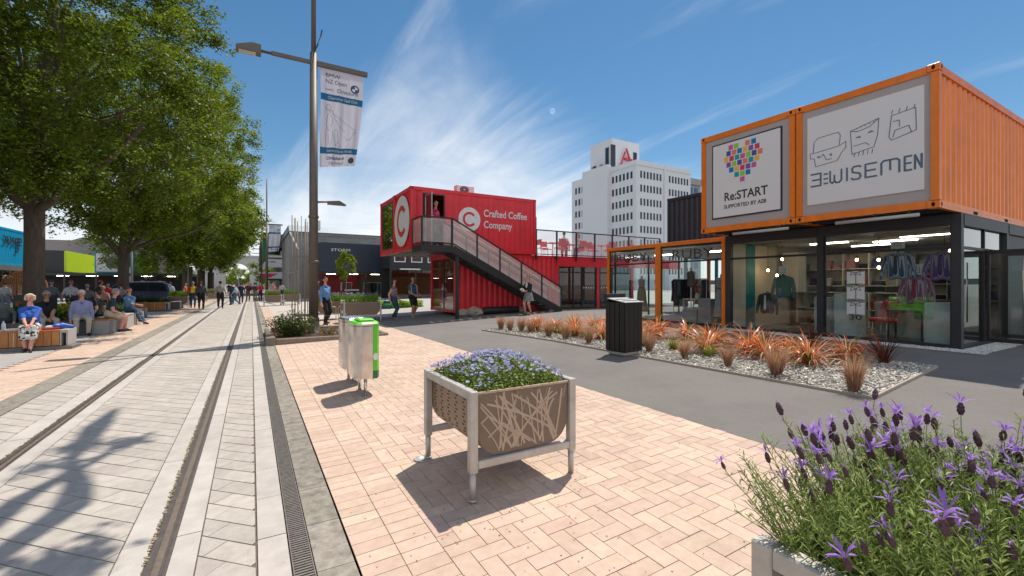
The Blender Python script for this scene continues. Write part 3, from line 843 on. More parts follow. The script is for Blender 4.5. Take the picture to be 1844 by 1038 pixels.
def emblem(O, ax, az, R_, parent, n=(0, -1, 0)):
    """white disc with a red ring that opens to the right"""
    O = Vector(O); ax = Vector(ax); az = Vector(az); nn = ax.cross(az)
    b = MB(); K = 40
    b.poly([O + ax * R_ * math.cos(2 * math.pi * i / K) + az * R_ * math.sin(2 * math.pi * i / K) for i in range(K)], nn, .006)
    d_ = b.build('round_emblem', m_lw, parent)
    b = MB(); r1, r0 = R_ * .62, R_ * .42
    for i in range(30):
        a0 = rad(38) + (2 * math.pi - rad(76)) * i / 30; a1 = rad(38) + (2 * math.pi - rad(76)) * (i + 1) / 30
        q = [O + nn * .006 + ax * r * math.cos(a) + az * r * math.sin(a) for r, a in ((r0, a0), (r1, a0), (r1, a1), (r0, a1))]
        b.poly(q, nn, .004)
    b.build('emblem_ring', m_red, d_)


emblem((2.62, .022, 1.42), (1, 0, 0), (0, 0, 1), .52, t)
emblem((-.002, 1.22, 1.29), (0, -1, 0), (0, 0, 1), 1.08, t)
# upper container 2: tall end window on its west end
t = up[1]
b = MB(); b.box(.04, .13, .14, .08, .30, 2.45); b.box(.04, 2.13, .14, .08, 2.30, 2.45); b.box(.04, .30, .14, .08, 2.13, .24); b.box(.04, .30, 2.38, .08, 2.13, 2.45); b.build('panel', m_red, t)
b = MB(); b.box(.03, .30, .24, .09, .36, 2.38); b.box(.03, 2.07, .24, .09, 2.13, 2.38); b.box(.03, .36, .24, .09, 2.07, .30); b.box(.03, .36, 2.32, .09, 2.07, 2.38); b.box(.035, .36, 1.98, .085, 2.07, 2.03); b.build('window_frame', m_blk, t)
b = MB(); b.box(.05, .36, .30, .06, 2.07, 1.98); b.box(.05, .36, 2.03, .06, 2.07, 2.32); b.build('window_pane', glass('green_glass', (.45, .52, .46), 2.0), t)

# lower red containers: ribbed block, then the glazed cafe front under the terrace
low = container('shipping_container', 'ground floor red container with ribbed wall behind the stair', 7.50, 17.62, GZ, 5.35, 3.0, 2.62, m_red, {'S': 'corr', 'N': 'corr', 'E': None, 'W': None}, rail=.12)
b = MB(); b.box(.03, .13, .13, .09, .20, 2.5); b.box(.03, 2.80, .13, .09, 2.87, 2.5); b.box(.03, .2, 2.38, .09, 2.8, 2.48); b.build('window_frame', m_red, low)
b = MB(); b.box(.035, .2, .05, .085, .26, 2.38); b.box(.035, 1.35, .05, .085, 1.40, 2.38); b.box(.035, .26, 1.95, .085, 2.75, 2.0); b.build('mullion', m_blk, low)
b = MB(); b.box(.055, .26, .06, .063, 2.78, 2.38); b.build('window_pane', m_glass, low)
cafe = thing('cafe', 'red cafe with glazed front under the roof terrace', 'cafe', (12.88, 17.62, GZ))
b = MB(); b.box(0, 0, 2.12, 9.0, .12, 2.62); b.box(0, .12, 2.5, 9.0, 6, 2.62); b.box(-.02, 0, 0, .1, .12, 2.12); b.box(2.55, 0, 0, 2.72, .12, 2.12); b.box(5.0, 0, 0, 5.17, .12, 2.12); b.build('frame', m_red, cafe)
b = MB()
for x in (.1, 1.0, 1.55, 2.47, 2.74, 3.6, 4.93): b.box(x, .02, .02, x + .06, .1, 2.12)
for (a, c) in ((.16, 1.0), (1.06, 1.55), (1.61, 2.47), (2.8, 3.6), (3.66, 4.93)): b.box(a, .02, .02, c, .1, .09); b.box(a, .02, 1.80, c, .1, 1.86)
b.build('mullion', m_blk, cafe)
b = MB(); b.box(.12, .055, .09, 2.5, .062, 2.1); b.box(2.76, .055, .09, 4.95, .062, 2.1); b.build('window_pane', m_gdark, cafe)
b = MB(); b.box(.1, 5.8, 0, 9, 5.9, 2.5); b.build('back_wall', mat('cafe_orange_wall', (.42, .13, .02), .7), cafe)
b = MB(); b.box(.1, .12, -.02, 9, 5.8, .01); b.build('floor', m_floor, cafe)
b = MB(); b.box(1.2, 2.2, 2.3, 2.6, 2.3, 2.33); b.build('light_strip', m_tube, cafe)
# small round white window stickers
b = MB()
for i in range(5): b.sphere((1.72 + i * .16, .05, 1.06), (.035, .004, .05), 8)
for i in range(4): b.sphere((2.9 + i * .17, .05, 1.06), (.035, .004, .05), 8)
b.build('window_stickers', m_lw, cafe)

# ---- terrace railing of wire panels above the cafe
m_wire = mat('stainless_wire', (.76, .74, .72), .4, metal=.25, var=.1)
t = thing('terrace_railing', 'black terrace railing of horizontal wires on the cafe roof', 'railing', (11.60, 17.5, RZ))
b = MB(); LX = 8.4
for i in range(8): x = i * LX / 7; b.box(x - .035, 0, -.25, x + .035, .06, 1.16)
b.build_each('post', m_blk, t)
b = MB(); b.box(-.035, 0, 1.162, LX + .035, .07, 1.21); b.box(.0, .01, .02, LX, .05, .06); b.build('rail', m_blk, t)
b = MB()
for i in range(26): z = .10 + i * .041; b.box(0, .025, z, LX, .037, z + .010)
b.build('wire_infill', m_wire, t)
t2 = thing('glass_lobby', 'dark framed glass lobby at the right end of the upper red container', 'lobby', (11.62, 19.0, RZ))
b = MB()
for (x, y) in ((0, 0), (.9, 0), (0, .9), (.9, .9)): b.box(x, y, 0, x + .08, y + .08, 2.05)
b.box(.08, 0, 1.97, .9, .08, 2.048); b.box(.08, .9, 1.97, .9, .98, 2.048); b.box(.9, .08, 1.97, .98, .9, 2.048); b.build('frame', mat('teal_frame', (.04, .09, .10), .5), t2)
b = MB(); b.box(.08, .03, 0, .9, .04, 1.97); b.box(.93, .08, 0, .94, .9, 1.97); b.build('window_pane', m_glass, t2)

# ---- outside stair with landing
st = thing('steel_stair', 'black steel stair with wire balustrade climbing to the upper red container door', 'stair', (0, 0, 0))
Y0, Y1 = 16.30, 17.42
zf = 3.12
xl, xr, xb = 5.56, 6.86, 12.15
b = MB(); b.box(xl, Y0, zf - .26, xr, Y0 + .06, zf); b.box(xl, Y0 + .06, zf - .26, xl + .06, Y1, zf); b.box(xr - .06, Y0 + .06, zf - .26, xr, Y1, zf)
b.box(xl + .06, Y0 + .06, zf - .05, xr - .06, Y1, zf - .01)
for i in range(5): b.box(xl + .06, Y0 + .2 + i * .22, zf - .2, xr - .06, Y0 + .25 + i * .22, zf - .05)
b.build('landing', m_blk, st)
b = MB()
for y in (Y0 + .02, Y1 - .02): b.bar((xr, y, zf - .13), (xb, y, GZ + .02), .05, .28)
b.build('stringer', m_blk, st)
b = MB(); ns = 15
for i in range(ns):
    f_ = (i + .8) / (ns + .6); x = xr + (xb - xr) * f_; z = zf + (GZ - zf) * f_
    b.box(x - .15, Y0 + .05, z - .04, x + .15, Y1 - .05, z)
b.build('tread', mat('timber_tread', (.10, .07, .05), .8), st)
b = MB(); b.box(7.02, Y0 + .03, gz(7), 7.13, Y0 + .14, zf - .262); b.build('post', m_blk, st)
# balustrades: posts, rails, wires (front side, back side, landing end)
bp = MB(); br = MB(); bw = MB()
for y in (Y0 + .02, Y1 - .05):
    if y < 17: bp.box(xl, y - .03, zf, xl + .06, y + .03, zf + 1.10)
    bp.box(xr - .08, y - .031, zf - .1, xr, y + .031, zf + 1.10)
    if y < 17: br.box(xl + .06, y - .03, zf + 1.05, xr - .08, y + .03, zf + 1.102); br.box(xl + .06, y - .02, zf + .06, xr - .08, y + .02, zf + .10)
    if y < 17:
        for i in range(22): z = zf + .13 + i * .041; bw.box(xl + .05, y - .006, z, xr - .07, y + .006, z + .014)
    P0, P1 = Vector((xr, y, zf + 1.07)), Vector((xb, y, GZ + 1.10)); D = P1 - P0
    br.bar(P0, P1, .06, .05); br.bar(P0 - Vector((0, 0, .98)), P1 - Vector((0, 0, .98)), .04, .04)
    for i in range(1, 6):
        q = P0 + D * (i / 5); bp.box(q.x - .03, y - .028, q.z - 1.16, q.x + .03, y + .028, q.z + .01)
    for i in range(23):
        o = Vector((0, 0, -.07 - i * .039)); bw.bar(P0 + o, P1 + o, .010, .014)
br.box(xl, Y0 + .06, zf + 1.052, xl + .05, Y1, zf + 1.1); bp.box(xl, Y1 - .05, zf, xl + .05, Y1, zf + 1.05)
for i in range(22): z = zf + .13 + i * .041; bw.box(xl + .02, Y0 + .05, z, xl + .032, Y1 - .05, z + .014)
bp.build_each('baluster_post', m_blk, st); br.build('handrail', m_blk, st); bw.build('wire_infill', m_wire, st)
b = MB(); b.bar((xr, Y0 + .10, zf + .88), (xb, Y0 + .10, GZ + .9), .04, .04); b.build('inner_rail', m_wire, st)


# ---- air conditioner boxes
def aircon(x, y, z, lab, s=1.0, fans=1, flip=False):
    t = thing('air_conditioner', lab, 'air conditioner', (x, y, z))
    b = MB(); w, h, d = .85 * s, .62 * s * fans, .35 * s
    b.bbox(0, 0, .06, w, d, h, .02); b.box(.1 * s, .05, 0, .2 * s, d - .05, .06); b.box(w - .2 * s, .05, 0, w - .1 * s, d - .05, .06); b.build('casing', m_white, t)
    for k in range(fans):
        b = MB(); c = (w * .42, 0, (.34 + .56 * k) * s); 
        b.poly([(c[0] + .22 * s * math.cos(2 * math.pi * i / 20), -.003, c[2] + .22 * s * math.sin(2 * math.pi * i / 20)) for i in range(20)], (0, -1, 0), .006)
        f_ = b.build('fan_grille', mat('grille_grey', (.12, .12, .12), .6), t)
        b = MB(); b.tube([(c[0], -.012, c[2]), (c[0], -.02, c[2])], .05 * s, 10); b.build('fan_hub', m_white, f_)
    return t


aircon(7.8, 18.1, RZ + 2.58, 'white air conditioner box on top of the lettered red container', 1.0).scale.z = .68

# ---- boulders and low black tank edge by the red wall
m_rock = mat('pale_boulder', (.34, .30, .255), .9, var=.2, scale=4, bump=.8, bscale=12)
for k, (x, y, s) in enumerate(((7.75, 17.2, .30), (8.15, 17.02, .36), (10.6, 17.3, .22))):
    b = MB(); b.sphere((0, 0, s * .42), (s * 1.15, s * .8, s * .62), 14)
    o = b.build('boulder', m_rock, None, (x, y, gz(x)))
    r3 = random.Random(k)
    for v in o.data.vertices: v.co *= 1 + r3.uniform(-.14, .14)
    for p in o.data.polygons: p.use_smooth = False
    tag(o, ['rounded pale boulder nearest the black stair post', 'larger pale boulder in front of the stair, right of its neighbour', 'small pale boulder at the far end of the black planting tub'][k], 'boulder', 'boulders by the red wall')
t = thing('planting_tub', 'low black trough lying against the ribbed red wall under the stair', 'trough', (8.5, 17.1, gz(9)))
b = MB(); b.tube([(0, .2, .12), (.3, .2, .17), (1.9, .2, .17), (2.2, .2, .10)], [.08, .17, .17, .06], 12); b.build('trough_body', m_blk, t)
# ================================================================ FURTHER BUILDINGS
m_conc = mat('weathered_concrete', (.30, .30, .295), .9, var=.22, scale=1.4, bump=.4, bscale=8)
m_render = mat('grey_render', (.35, .31, .305), .9, var=.05, scale=.3)
m_tower = mat('white_tower_wall', (.66, .68, .71), .8, var=.03, scale=.15)
m_win = mat('dark_window', (.03, .035, .045), .15, var=.3, scale=.5)

# ---- white office tower
t = thing('office_tower', 'white office tower with rows of slim dark windows beyond the terrace', 'tower', (0, 0, 0))
b = MB(); b.box(82.2, 79.3, 0, 102.5, 105, 32.0); b.box(80.9, 88.3, 0, 82.199, 98.6, 33.2); b.box(83.0, 88.9, 32.0, 93.2, 97.6, 40.6)
b.box(82.0, 79.1, 31.2, 82.199, 88.3, 32.4); b.box(82.2, 79.1, 31.2, 102.5, 79.299, 32.4)
b.box(91.9, 78.9, 0, 92.3, 79.299, 32.0)
b.build('wall', m_tower, t)
mw = MB(); md = MB()
for r in range(8):
    z = 28.1 - r * 3.42
    for c in range(16):
        if c in (7, 8): continue
        x = 83.5 + c * 1.16; mw.box(x, 79.27, z, x + .62, 79.34, z + 1.75)
    for c in range(6):
        y = 80.6 + c * 1.32; mw.box(82.17, y, z, 82.24, y + .7, z + 1.75)
    for c in range(3):
        y = 99.6 + c * 1.5; mw.box(82.17, y, z - .2, 82.24, y + .8, z + 1.6)
mw.build_each('window', m_win, t)
b = MB(); b.box(82.9, 90.0, 33.6, 83.0, 91.3, 38.5); b.box(82.6, 88.75, 33.0, 84.2, 88.89, 38.9); b.box(90.9, 88.78, 33.5, 92.2, 88.9, 38.0); b.box(82.8, 95.2, 32.4, 82.99, 96.2, 34.6); b.build('roof_opening', m_win, t)
b = MB(); b.bar((85.6, 88.2, 33.4), (87.2, 88.2, 37.4), .3, .3); b.bar((87.6, 88.2, 38.4), (89.8, 88.2, 33.6), .35, .35); b.bar((86.9, 88.1, 35.4), (89.6, 88.1, 35.4), .5, .6); b.bar((85.6, 88.2, 33.6), (90, 88.2, 33.6), .5, .7)
b.build('window_cleaning_rig', mat('red_rig', (.55, .03, .05), .5), t)
b = MB()
for i in range(5): b.tube([(82.6, 91 + i * 1.7, 32.0), (82.6, 91 + i * 1.7, 33.4 + (i % 2))], .35, 8)
b.build('roof_plant', m_conc, t)
t = thing('office_building', 'grey and blue office block peeping out beside the white tower', 'building', (104.5, 88, 0))
b = MB(); b.box(0, 0, 0, 14, 16, 33.0); b.box(.3, -.6, 31.5, 14, -.01, 33.3); b.build('wall', m_conc, t)
b = MB()
for r in range(9):
    for c in range(5): b.box(.8 + c * 2.5, -.06, 3 + r * 3.2, 2.6 + c * 2.5, -.01, 5 + r * 3.2)
b.build('window', mat('blue_window', (.03, .12, .25), .2), t)

# ---- storm shop: navy containers on glazed shopfront, old concrete building behind it
t = thing('storm_shop', 'navy upper box lettered STORM over a glass shopfront of hanging clothes', 'shop', (5.25, 43, .16))
b = MB(); b.box(0, 0, 2.60, 6.1, 2.5, 5.2); b.box(.02, 2.6, 2.62, 6.1, 5, 5.15); b.box(4.6, -.012, 2.9, 4.64, -.001, 4.9); b.box(.25, -.012, 4.9, 4.6, -.001, 4.93); b.build('upper_box', m_navy, t)
text('lettering', 'STORM', .34, m_lw, t, (.95, -.012, 4.45), (1, 0, 0), width=1.65, bold=.002)
b = MB()
for x in (0, 2.0, 4.0, 6.0, 8.1, 10.0): b.box(x, 0, 0, x + .12, .12, 2.5)
b.box(0, -.01, 2.42, 10.2, .13, 2.595); b.box(5.9, .13, 2.5, 10.2, 5, 2.6); b.box(0, .02, 0, 10.1, .1, .08); b.build('frame', m_blk, t)
b = MB(); b.box(.12, .05, .08, 10, .06, 2.42); b.build('window_pane', m_glass, t)
for i in range(5): b = MB(); b.box(.7 + i * 2, .9, 2.36, 1.5 + i * 2, 1.0, 2.40); b.build('light_strip', m_tube, t)  # glowing strips added to brighten the dark interior and its garments
b = MB(); b.box(0, 4.6, 0, 4.2, 4.7, 2.5); b.build('back_wall', mat('red_shop_wall', (.35, .05, .05), .7), t)
b = MB(); b.box(4.2, 4.6, 0, 10.1, 4.7, 2.5); b.build('back_wall', mat('brown_shop_wall', (.13, .08, .06), .7), t)
b = MB(); b.box(.2, .2, -.02, 10, 4.6, .015); b.build('floor', m_floor, t)
b = MB(); b.box(6.14, .3, 2.61, 6.3, 4, 5.0); b.build('side_wall', m_conc, t)
cl = [mat('garment_' + n, c, .85, var=.2, scale=12) for n, c in (('black', (.02, .02, .025)), ('red', (.45, .03, .04)), ('white', (.6, .6, .58)), ('teal', (.04, .14, .15)), ('rose', (.45, .2, .22)), ('navy', (.03, .04, .1)), ('grey', (.2, .2, .21)))]


def garment(mb, x, y, z, w, h, mi, r_):
    """one hanging garment: a thin folded sheet with shoulders"""
    v = []; n_ = 6
    for k, (f_, s_) in enumerate(((0, .35), (.08, 1), (.5, .9), (1, .95 + r_.uniform(0, .2)))):
        for i in range(n_ + 1):
            u_ = i / n_ - .5; v.append((x + (.035 if i % 2 else -.035) * (.3 + f_), y + u_ * w * s_, z - f_ * h))
    n1 = n_ + 1
    mb.add(v, [(k * n1 + i, k * n1 + i + 1, (k + 1) * n1 + i + 1, (k + 1) * n1 + i) for k in range(3) for i in range(n_)], mi, True)


def clothes_rack(x, y, z, L_, lab, seed, cat='clothes rack', along='x', n_=14, group='clothes racks'):
    t_ = thing('clothes_rack', lab, cat, (x, y, z), 0 if along == 'x' else rad(90), group)
    b = MB(); b.tube([(0, 0, 1.45), (L_, 0, 1.45)], .014, 6); b.tube([(0, 0, 0), (0, 0, 1.45)], .014, 6); b.tube([(L_, 0, 0), (L_, 0, 1.45)], .014, 6); b.box(-.02, -.2, 0, .02, .2, .03); b.box(L_ - .02, -.2, 0, L_ + .02, .2, .03)
    b.build('rail', m_wire, t_)
    r_ = random.Random(seed)
    for i in range(n_):
        g_ = MB(); garment(g_, 0, 0, 0, .42, r_.uniform(.6, 1.1), 0, r_)
        g_.build('garment', r_.choice(cl), t_, (L_ * (i + .5) / n_, 0, 1.43))
    return t_


clothes_rack(11.3 - 2.0, 44.0, .3, 1.6, 'clothes rack behind the middle pane of the navy shop', 1)
clothes_rack(11.55, 44.0, .35, 1.7, 'clothes rack behind the right hand panes of the navy shop', 2)
clothes_rack(7.3, 44.6, .3, 1.0, 'clothes rack against the red shop wall', 3, n_=7)
t = thing('display_table', 'white topped display counter behind the left pane of the navy shop', 'counter', (7.5, 43.7, .2))
b = MB(); b.bbox(0, 0, .75, 1.3, .6, .9, .01); b.build('counter_top', m_white, t); b = MB(); b.bbox(.04, .04, 0, 1.26, .56, .75); b.build('counter_base', m_blk, t)
t = thing('black_shop', 'black two storey shop unit with small upper windows behind the walking couple', 'shop', (10.2, 38.0, .3))
b = MB(); b.box(0, 0, 2.7, 6, 3, 5.3); b.box(0, 0, 2.5, 6, .1, 2.69); b.box(0, 0, 0, .12, .12, 2.5); b.box(2.2, 0, 0, 2.3, .12, 2.5); b.box(4.2, 0, 0, 4.3, .12, 2.5); b.box(.0, 2.9, 0, 6, 3, 2.69)
b.build('frame', m_blk, t)
for i in range(3):
    b = MB(); x = .35 + i * 1.5; b.box(x, -.03, 3.2, x + 1.0, -.002, 4.3); w_ = b.build('window_frame', m_white, t); b = MB(); b.box(x + .08, -.04, 3.28, x + .92, -.031, 4.22); b.build('pane', m_win, w_)
b = MB(); b.box(.12, .05, .05, 6, .06, 2.5); b.build('window_pane', m_gdark, t)
b = MB(); b.box(.8, -.25, 2.55, 2.6, -.1, 2.65); b.build('awning_light', m_white, t)

t = thing('concrete_building', 'old grey concrete building with pale metal roof behind the navy shop', 'building', (3.35, 49.5, 0))
b = MB(); b.box(0, 0, 0, 14, 14, 6.9)
for i in range(5): b.box(.4 + i * 2.9, -.06, 5.9, .55 + i * 2.9, -.001, 6.7)
b.box(0, -.08, 6.6, 14, -.001, 6.75); b.build('wall', m_conc, t)
b = MB(); b.add([(-.1, -.12, 6.9), (14.1, -.12, 6.9), (14.1, 1.2, 7.65), (-.1, 1.2, 7.65), (-.1, 14, 7.65), (14.1, 14, 7.65), (-.1, 14, 6.9), (14.1, 14, 6.9)], [(0, 1, 2, 3), (3, 2, 5, 4), (4, 5, 7, 6), (0, 3, 4, 6), (1, 7, 5, 2)])
b.build('roof', mat('pale_metal_roof', (.33, .38, .42), .5, metal=.3), t)
aircon(5.3, 48.6, 7.0, 'twin fan air conditioner on the roof edge beside the lamp pole', .85, 2)
t = thing('street_structure', 'open steel side frame of the old concrete building beside the lamp pole', 'frame', (3.2, 40, 0))
b = MB()
for i in range(4): b.box(0, i * 3, 0, .14, i * 3 + .14, 4.4 + i * .75)
b.bar((.07, 0, 4.4), (.07, 9, 6.7), .14, .16); b.box(0.01, 0.14, 2.6, .13, 9, 2.75); b.build('steel_frame', m_conc, t)

# distant right side of the street: dark roofed verandah building, awnings
t = thing('verandah_building', 'dark roofed building with layered white and black awnings far down the right side', 'building', (3.6, 72, 0))
b = MB(); b.box(0, 0, 0, 12, 18, 6.4); b.build('wall', m_conc, t)
b = MB(); b.add([(-2.2, -.5, 8.9), (13, -.5, 7.6), (13, 19, 7.6), (-2.2, 19, 8.9), (-1.2, -.5, 6.8), (13, -.5, 6.4), (13, 19, 6.4), (-1.2, 19, 6.8)], [(0, 1, 2, 3), (0, 4, 5, 1), (0, 3, 7, 4), (4, 7, 6, 5)]); b.build('roof', m_dark, t)
b = MB(); b.box(-2.4, -.3, 5.4, 3, 18, 5.7); b.box(-2.8, -.6, 3.1, 6, 18, 3.3); b.add([(-2.6, -.7, 4.0), (4, -.7, 4.0), (4, -.2, 5.0), (-1.6, -.2, 5.2)], [(0, 1, 2, 3)]); b.build('awning', mat('white_awning', (.5, .5, .52), .6), t)
b = MB(); b.box(-2.3, -.65, 2.5, 3.6, -.6, 3.05); b.build('shop_banner', mat('red_banner', (.5, .03, .06), .6), t)
b = MB(); b.box(-.1, -.03, .2, 8, -.001, 2.9); b.build('window', m_win, t)
t = thing('market_tent', 'small dark blue market canopy far down the right side of the street', 'tent', (1.9, 64, .1))
b = MB()
for (x, y) in ((0, 0), (2.6, 0), (0, 2.6), (2.6, 2.6)): b.box(x, y, 0, x + .06, y + .06, 2.2)
b.build('frame', m_wire, t); b = MB(); b.add([(-.1, -.1, 2.2), (2.8, -.1, 2.2), (2.8, 2.8, 2.2), (-.1, 2.8, 2.2), (1.35, 1.35, 3.0), (-.1, -.1, 1.95), (2.8, -.1, 1.95)], [(0, 1, 4), (1, 2, 4), (2, 3, 4), (3, 0, 4), (5, 6, 1, 0)]); b.build('canopy', m_navy, t)

# ---- memorial arch at the end of the street
t = thing('memorial_arch', 'grey stone memorial arch spanning the far end of the street', 'arch', (-3.5, 150, 0))
b = MB(); R_ = 3.0; zs = 4.6; K = 16
def archw(mb, x0, x1, top, y0, y1, cx_, R_, zs):
    mb.box(x0, y0, 0, cx_ - R_, y1, zs); mb.box(cx_ + R_, y0, 0, x1, y1, zs)
    for i in range(K):
        a0 = math.pi * i / K; a1 = math.pi * (i + 1) / K
        p0 = (cx_ + R_ * math.cos(a0), zs + R_ * math.sin(a0)); p1 = (cx_ + R_ * math.cos(a1), zs + R_ * math.sin(a1))
        def outer(a):
            c_, s_ = math.cos(a), math.sin(a); w_ = (x1 - cx_) if c_ > 0 else (cx_ - x0); hh = top - zs
            k_ = min(w_ / abs(c_) if abs(c_) > 1e-6 else 1e9, hh / s_ if s_ > 1e-6 else 1e9); return (cx_ + k_ * c_, zs + k_ * s_)
        q0, q1 = outer(a0), outer(a1)
        mb.poly([(p0[0], y0, p0[1]), (q0[0], y0, q0[1]), (q1[0], y0, q1[1]), (p1[0], y0, p1[1])], (0, 1, 0), y1 - y0)
archw(b, -6.2, 6.8, 9.4, 0, 3, 0, R_, zs); b.box(-6.4, -.2, 9.4, 7.0, 3.2, 9.9); b.box(6.81, .2, 0, 10.5, 2.8, 7.6); b.box(-10, .2, 0, -6.21, 2.8, 7.6)
b.build('arch_wall', mat('arch_stone', (.42, .41, .39), .9, var=.08, scale=.6), t)
b = MB(); b.tube([(0, -1, 4.8 + .0), (0, -1, 4.8)], .01, 4) if 0 else None
for i in range(16):
    a0, a1 = 2 * math.pi * i / 16, 2 * math.pi * (i + 1) / 16
    b.bar((.3 + .8 * math.cos(a0), -.5, 5.0 + .8 * math.sin(a0)), (.3 + .8 * math.cos(a1), -.5, 5.0 + .8 * math.sin(a1)), .3, .3)
b.tube([(.3, -.5, 0), (.3, -.5, 4.2)], .12, 6); b.bar((-3, -.5, 6.0), (3, -.5, 6.0), .06, .06); b.build('ring_ornament', m_conc, t)

# ---- left side: grey rendered block, shop row with coloured boxes
t = thing('rendered_building', 'large blank pinkish grey building behind the left hand shops', 'building', (-42, 85, 0))
b = MB(); b.poly([(0, 0, 0), (31.5, 0, 0), (31.5, 0, 7.1), (28, 0, 7.3), (24, 0, 7.9), (21.4, 0, 8.25), (20.2, 0, 7.75), (0, 0, 7.6)], (0, 1, 0), 20); b.build('wall', m_render, t)
b = MB()
for i in range(5): b.box(2 + i * 6.4, -.04, 0, 2.06 + i * 6.8, -.001, 7)
b.build('panel_joint', m_conc, t)
t = thing('shop_row', 'long dark covered shopfront under the coloured boxes on the left', 'shop', (-24, 71.2, 0))
b = MB(); b.box(0, -2.2, 2.6, 17.5, 4, 2.9)
for i in range(7): b.box(.2 + i * 2.7, -2.1, 0, .36 + i * 2.7, -1.95, 2.6)
b.build('canopy', m_dark, t)
b = MB(); b.box(0, 3.6, 0, 17.5, 3.8, 2.6); b.build('back_wall', mat('dark_shop_back', (.05, .045, .045), .8, var=.5, scale=1.0), t)
for i in range(6):
    b = MB(); b.box(2.4 + i * 2.5, -1.6, 2.53, 3.4 + i * 2.5, -1.4, 2.58); b.build('light_strip', m_tube, t)
t = thing('display_box', 'bright lime green box raised over the left hand shopfront', 'box', (-18.35, 70, 2.95)); b = MB(); b.bbox(-.2, -.05, .05, 0, 12, 2.45, .02); b.build('lime_face', m_lime, t); b = MB(); b.box(-5.2, 0, .0, -.201, 12, 2.5); b.build('dark_side', m_dark, t)
t = thing('display_box', 'blue framed white sign box with a dark horned head emblem', 'sign', (-15.95, 70, 2.95)); b = MB()
b.box(0, 0, 0, 3.1, 3, 2.5); b.box(3.1, .6, .05, 3.6, 3, 2.4); b.build('frame', m_cyan, t); b = MB(); b.box(.14, -.02, .14, 2.96, -.002, 2.36); b.build('sign_face', m_sign, t)
b = MB(); hd = [(.9, 1.9), (.72, 1.72), (.86, 1.5), (1.15, 1.52), (1.5, 1.75), (1.9, 1.72), (2.2, 1.5), (2.45, 1.55), (2.5, 1.75), (2.38, 1.9), (2.65, 1.75), (2.6, 1.4), (2.35, 1.25), (2.3, .85), (2.0, .55), (1.4, .55), (1.05, .85), (1.05, 1.25), (.75, 1.35), (.62, 1.65)]
hd = [(.72, 1.98), (.70, 1.68), (.86, 1.42), (1.0, 1.38), (.98, .9), (1.2, .55), (1.9, .5), (2.2, .85), (2.25, 1.38), (2.45, 1.5), (2.6, 1.75), (2.5, 2.0), (2.38, 1.72), (2.15, 1.62), (1.9, 1.85), (1.35, 1.85), (1.1, 1.62), (.88, 1.7)]
b.poly([(x, -.03, z) for x, z in hd], (0, 1, 0), .008); b.build('head_emblem', mat('emblem_grey', (.12, .115, .105), .8), t)
t = container('shipping_container', 'sky blue container box between the horned head sign and the green container', -12.85, 72, 2.6, .9, 3, 2.35, m_cyan, {'S': 'corr', 'E': 'corr'})
t = container('shipping_container', 'olive green ribbed container with a white upright sign at its right end', -12.3, 70.0, 2.75, 1.75, 4, 2.1, m_green, {'S': 'corr', 'E': 'corr'}, rail=.1, post=.1)
b = MB(); b.box(1.48, -.03, .2, 1.66, .01, 1.95); b.build('upright_sign', m_lw, t)
t = thing('shop_sign', 'small white upright panel sign below the olive green container', 'sign', (-13.0, 69.4, 0)); b = MB(); b.box(0, 0, 1.9, .5, .06, 3.6); b.build('sign_panel', m_lw, t); b = MB(); b.box(.2, .01, 0, .28, .05, 1.9); b.box(.12, -.01, 2.1, .2, -.001, 3.3); b.build('post', m_blk, t)
t = thing('shop_row', 'low white fronted shops with orange brick beside the far tree trunks', 'shop', (-17.5, 92, 0)); b = MB(); b.box(0, 0, 2.6, 8.5, 6, 3.2); b.box(0, .4, 0, .6, 6, 2.6); b.box(4, .4, 0, 5.2, 6, 2.6); b.box(0, 5, 0, 8.5, 6, 4.2); b.build('wall', m_cream, t)
b = MB(); b.box(.6, .6, 0, 4, .7, 2.6); b.box(5.2, .6, 0, 8, .7, 2.6); b.build('window', m_win, t)

# ---- blue ribbed container shop at the far left
t = container('shipping_container', 'sky blue ribbed container above the far left shopfront, with dark curved lettering', -17.3, 40.4, 2.95, 2.44, 7.6, 2.62, m_cyan, {'E': 'corr', 'S': 'corr', 'N': 'corr'})
b = MB(); O = (2.46, 3.9, .7); w_ = .11
SS = lambda pts, ox: stroke(b, [(p[0] + ox, p[1]) for p in pts], w_, O, (0, 1, 0), (0, 0, 1), t=.02)
SS([(.1, 1.3), (.4, 1.25), (.45, .9), (.1, .8)], 0); SS([(0, 1.3), (0, .9), (.2, .78), (.45, .95), (.45, 1.35)], .65); SS([(.4, 1.3), (.1, 1.2), (.45, .95), (.1, .75)], 1.25); SS([(.4, 1.3), (.05, 1.2), (.05, .85), (.4, .8)], 1.85); SS([(.4, 1.3), (.4, .3), (.1, .3)], 1.85); SS([(.4, .8), (.05, .8), (.05, 1.3), (.4, 1.3), (.4, 1.05), (.1, 1.05)], 2.45)
b.build('lettering', m_ink, t)
t = thing('glazed_shop', 'far left glass shopfront under the sky blue container', 'shop', (-17.2, 40.4, 0))
b = MB(); b.box(0, 0, 2.55, 2.9, 7.6, 2.9)
for i in range(5): b.box(2.3, i * 1.85, 0, 2.4, i * 1.85 + .1, 2.55)
b.box(2.31, 0, 1.95, 2.39, 7.5, 2.02); b.box(0, 7.5, 0, 2.4, 7.6, 2.55); b.build('frame', mat('grey_frame', (.13, .13, .13), .5), t)
b = MB(); b.box(2.34, 0, 0, 2.35, 7.5, 2.5); b.build('window_pane', m_gdark, t)
b = MB(); b.box(0, 0, 0, .1, 7.5, 2.5); b.build('back_wall', m_ply, t)
clothes_rack(-15.9, 41.2, 0, 2.2, 'clothes rack in the far left shop window', 4, along='y')
t = thing('sculpture', 'round woven copper coloured disc standing behind the first trunk', 'sculpture', (-13.7, 44.0, 0))
b = MB(); K = 28; Rr = 1.15
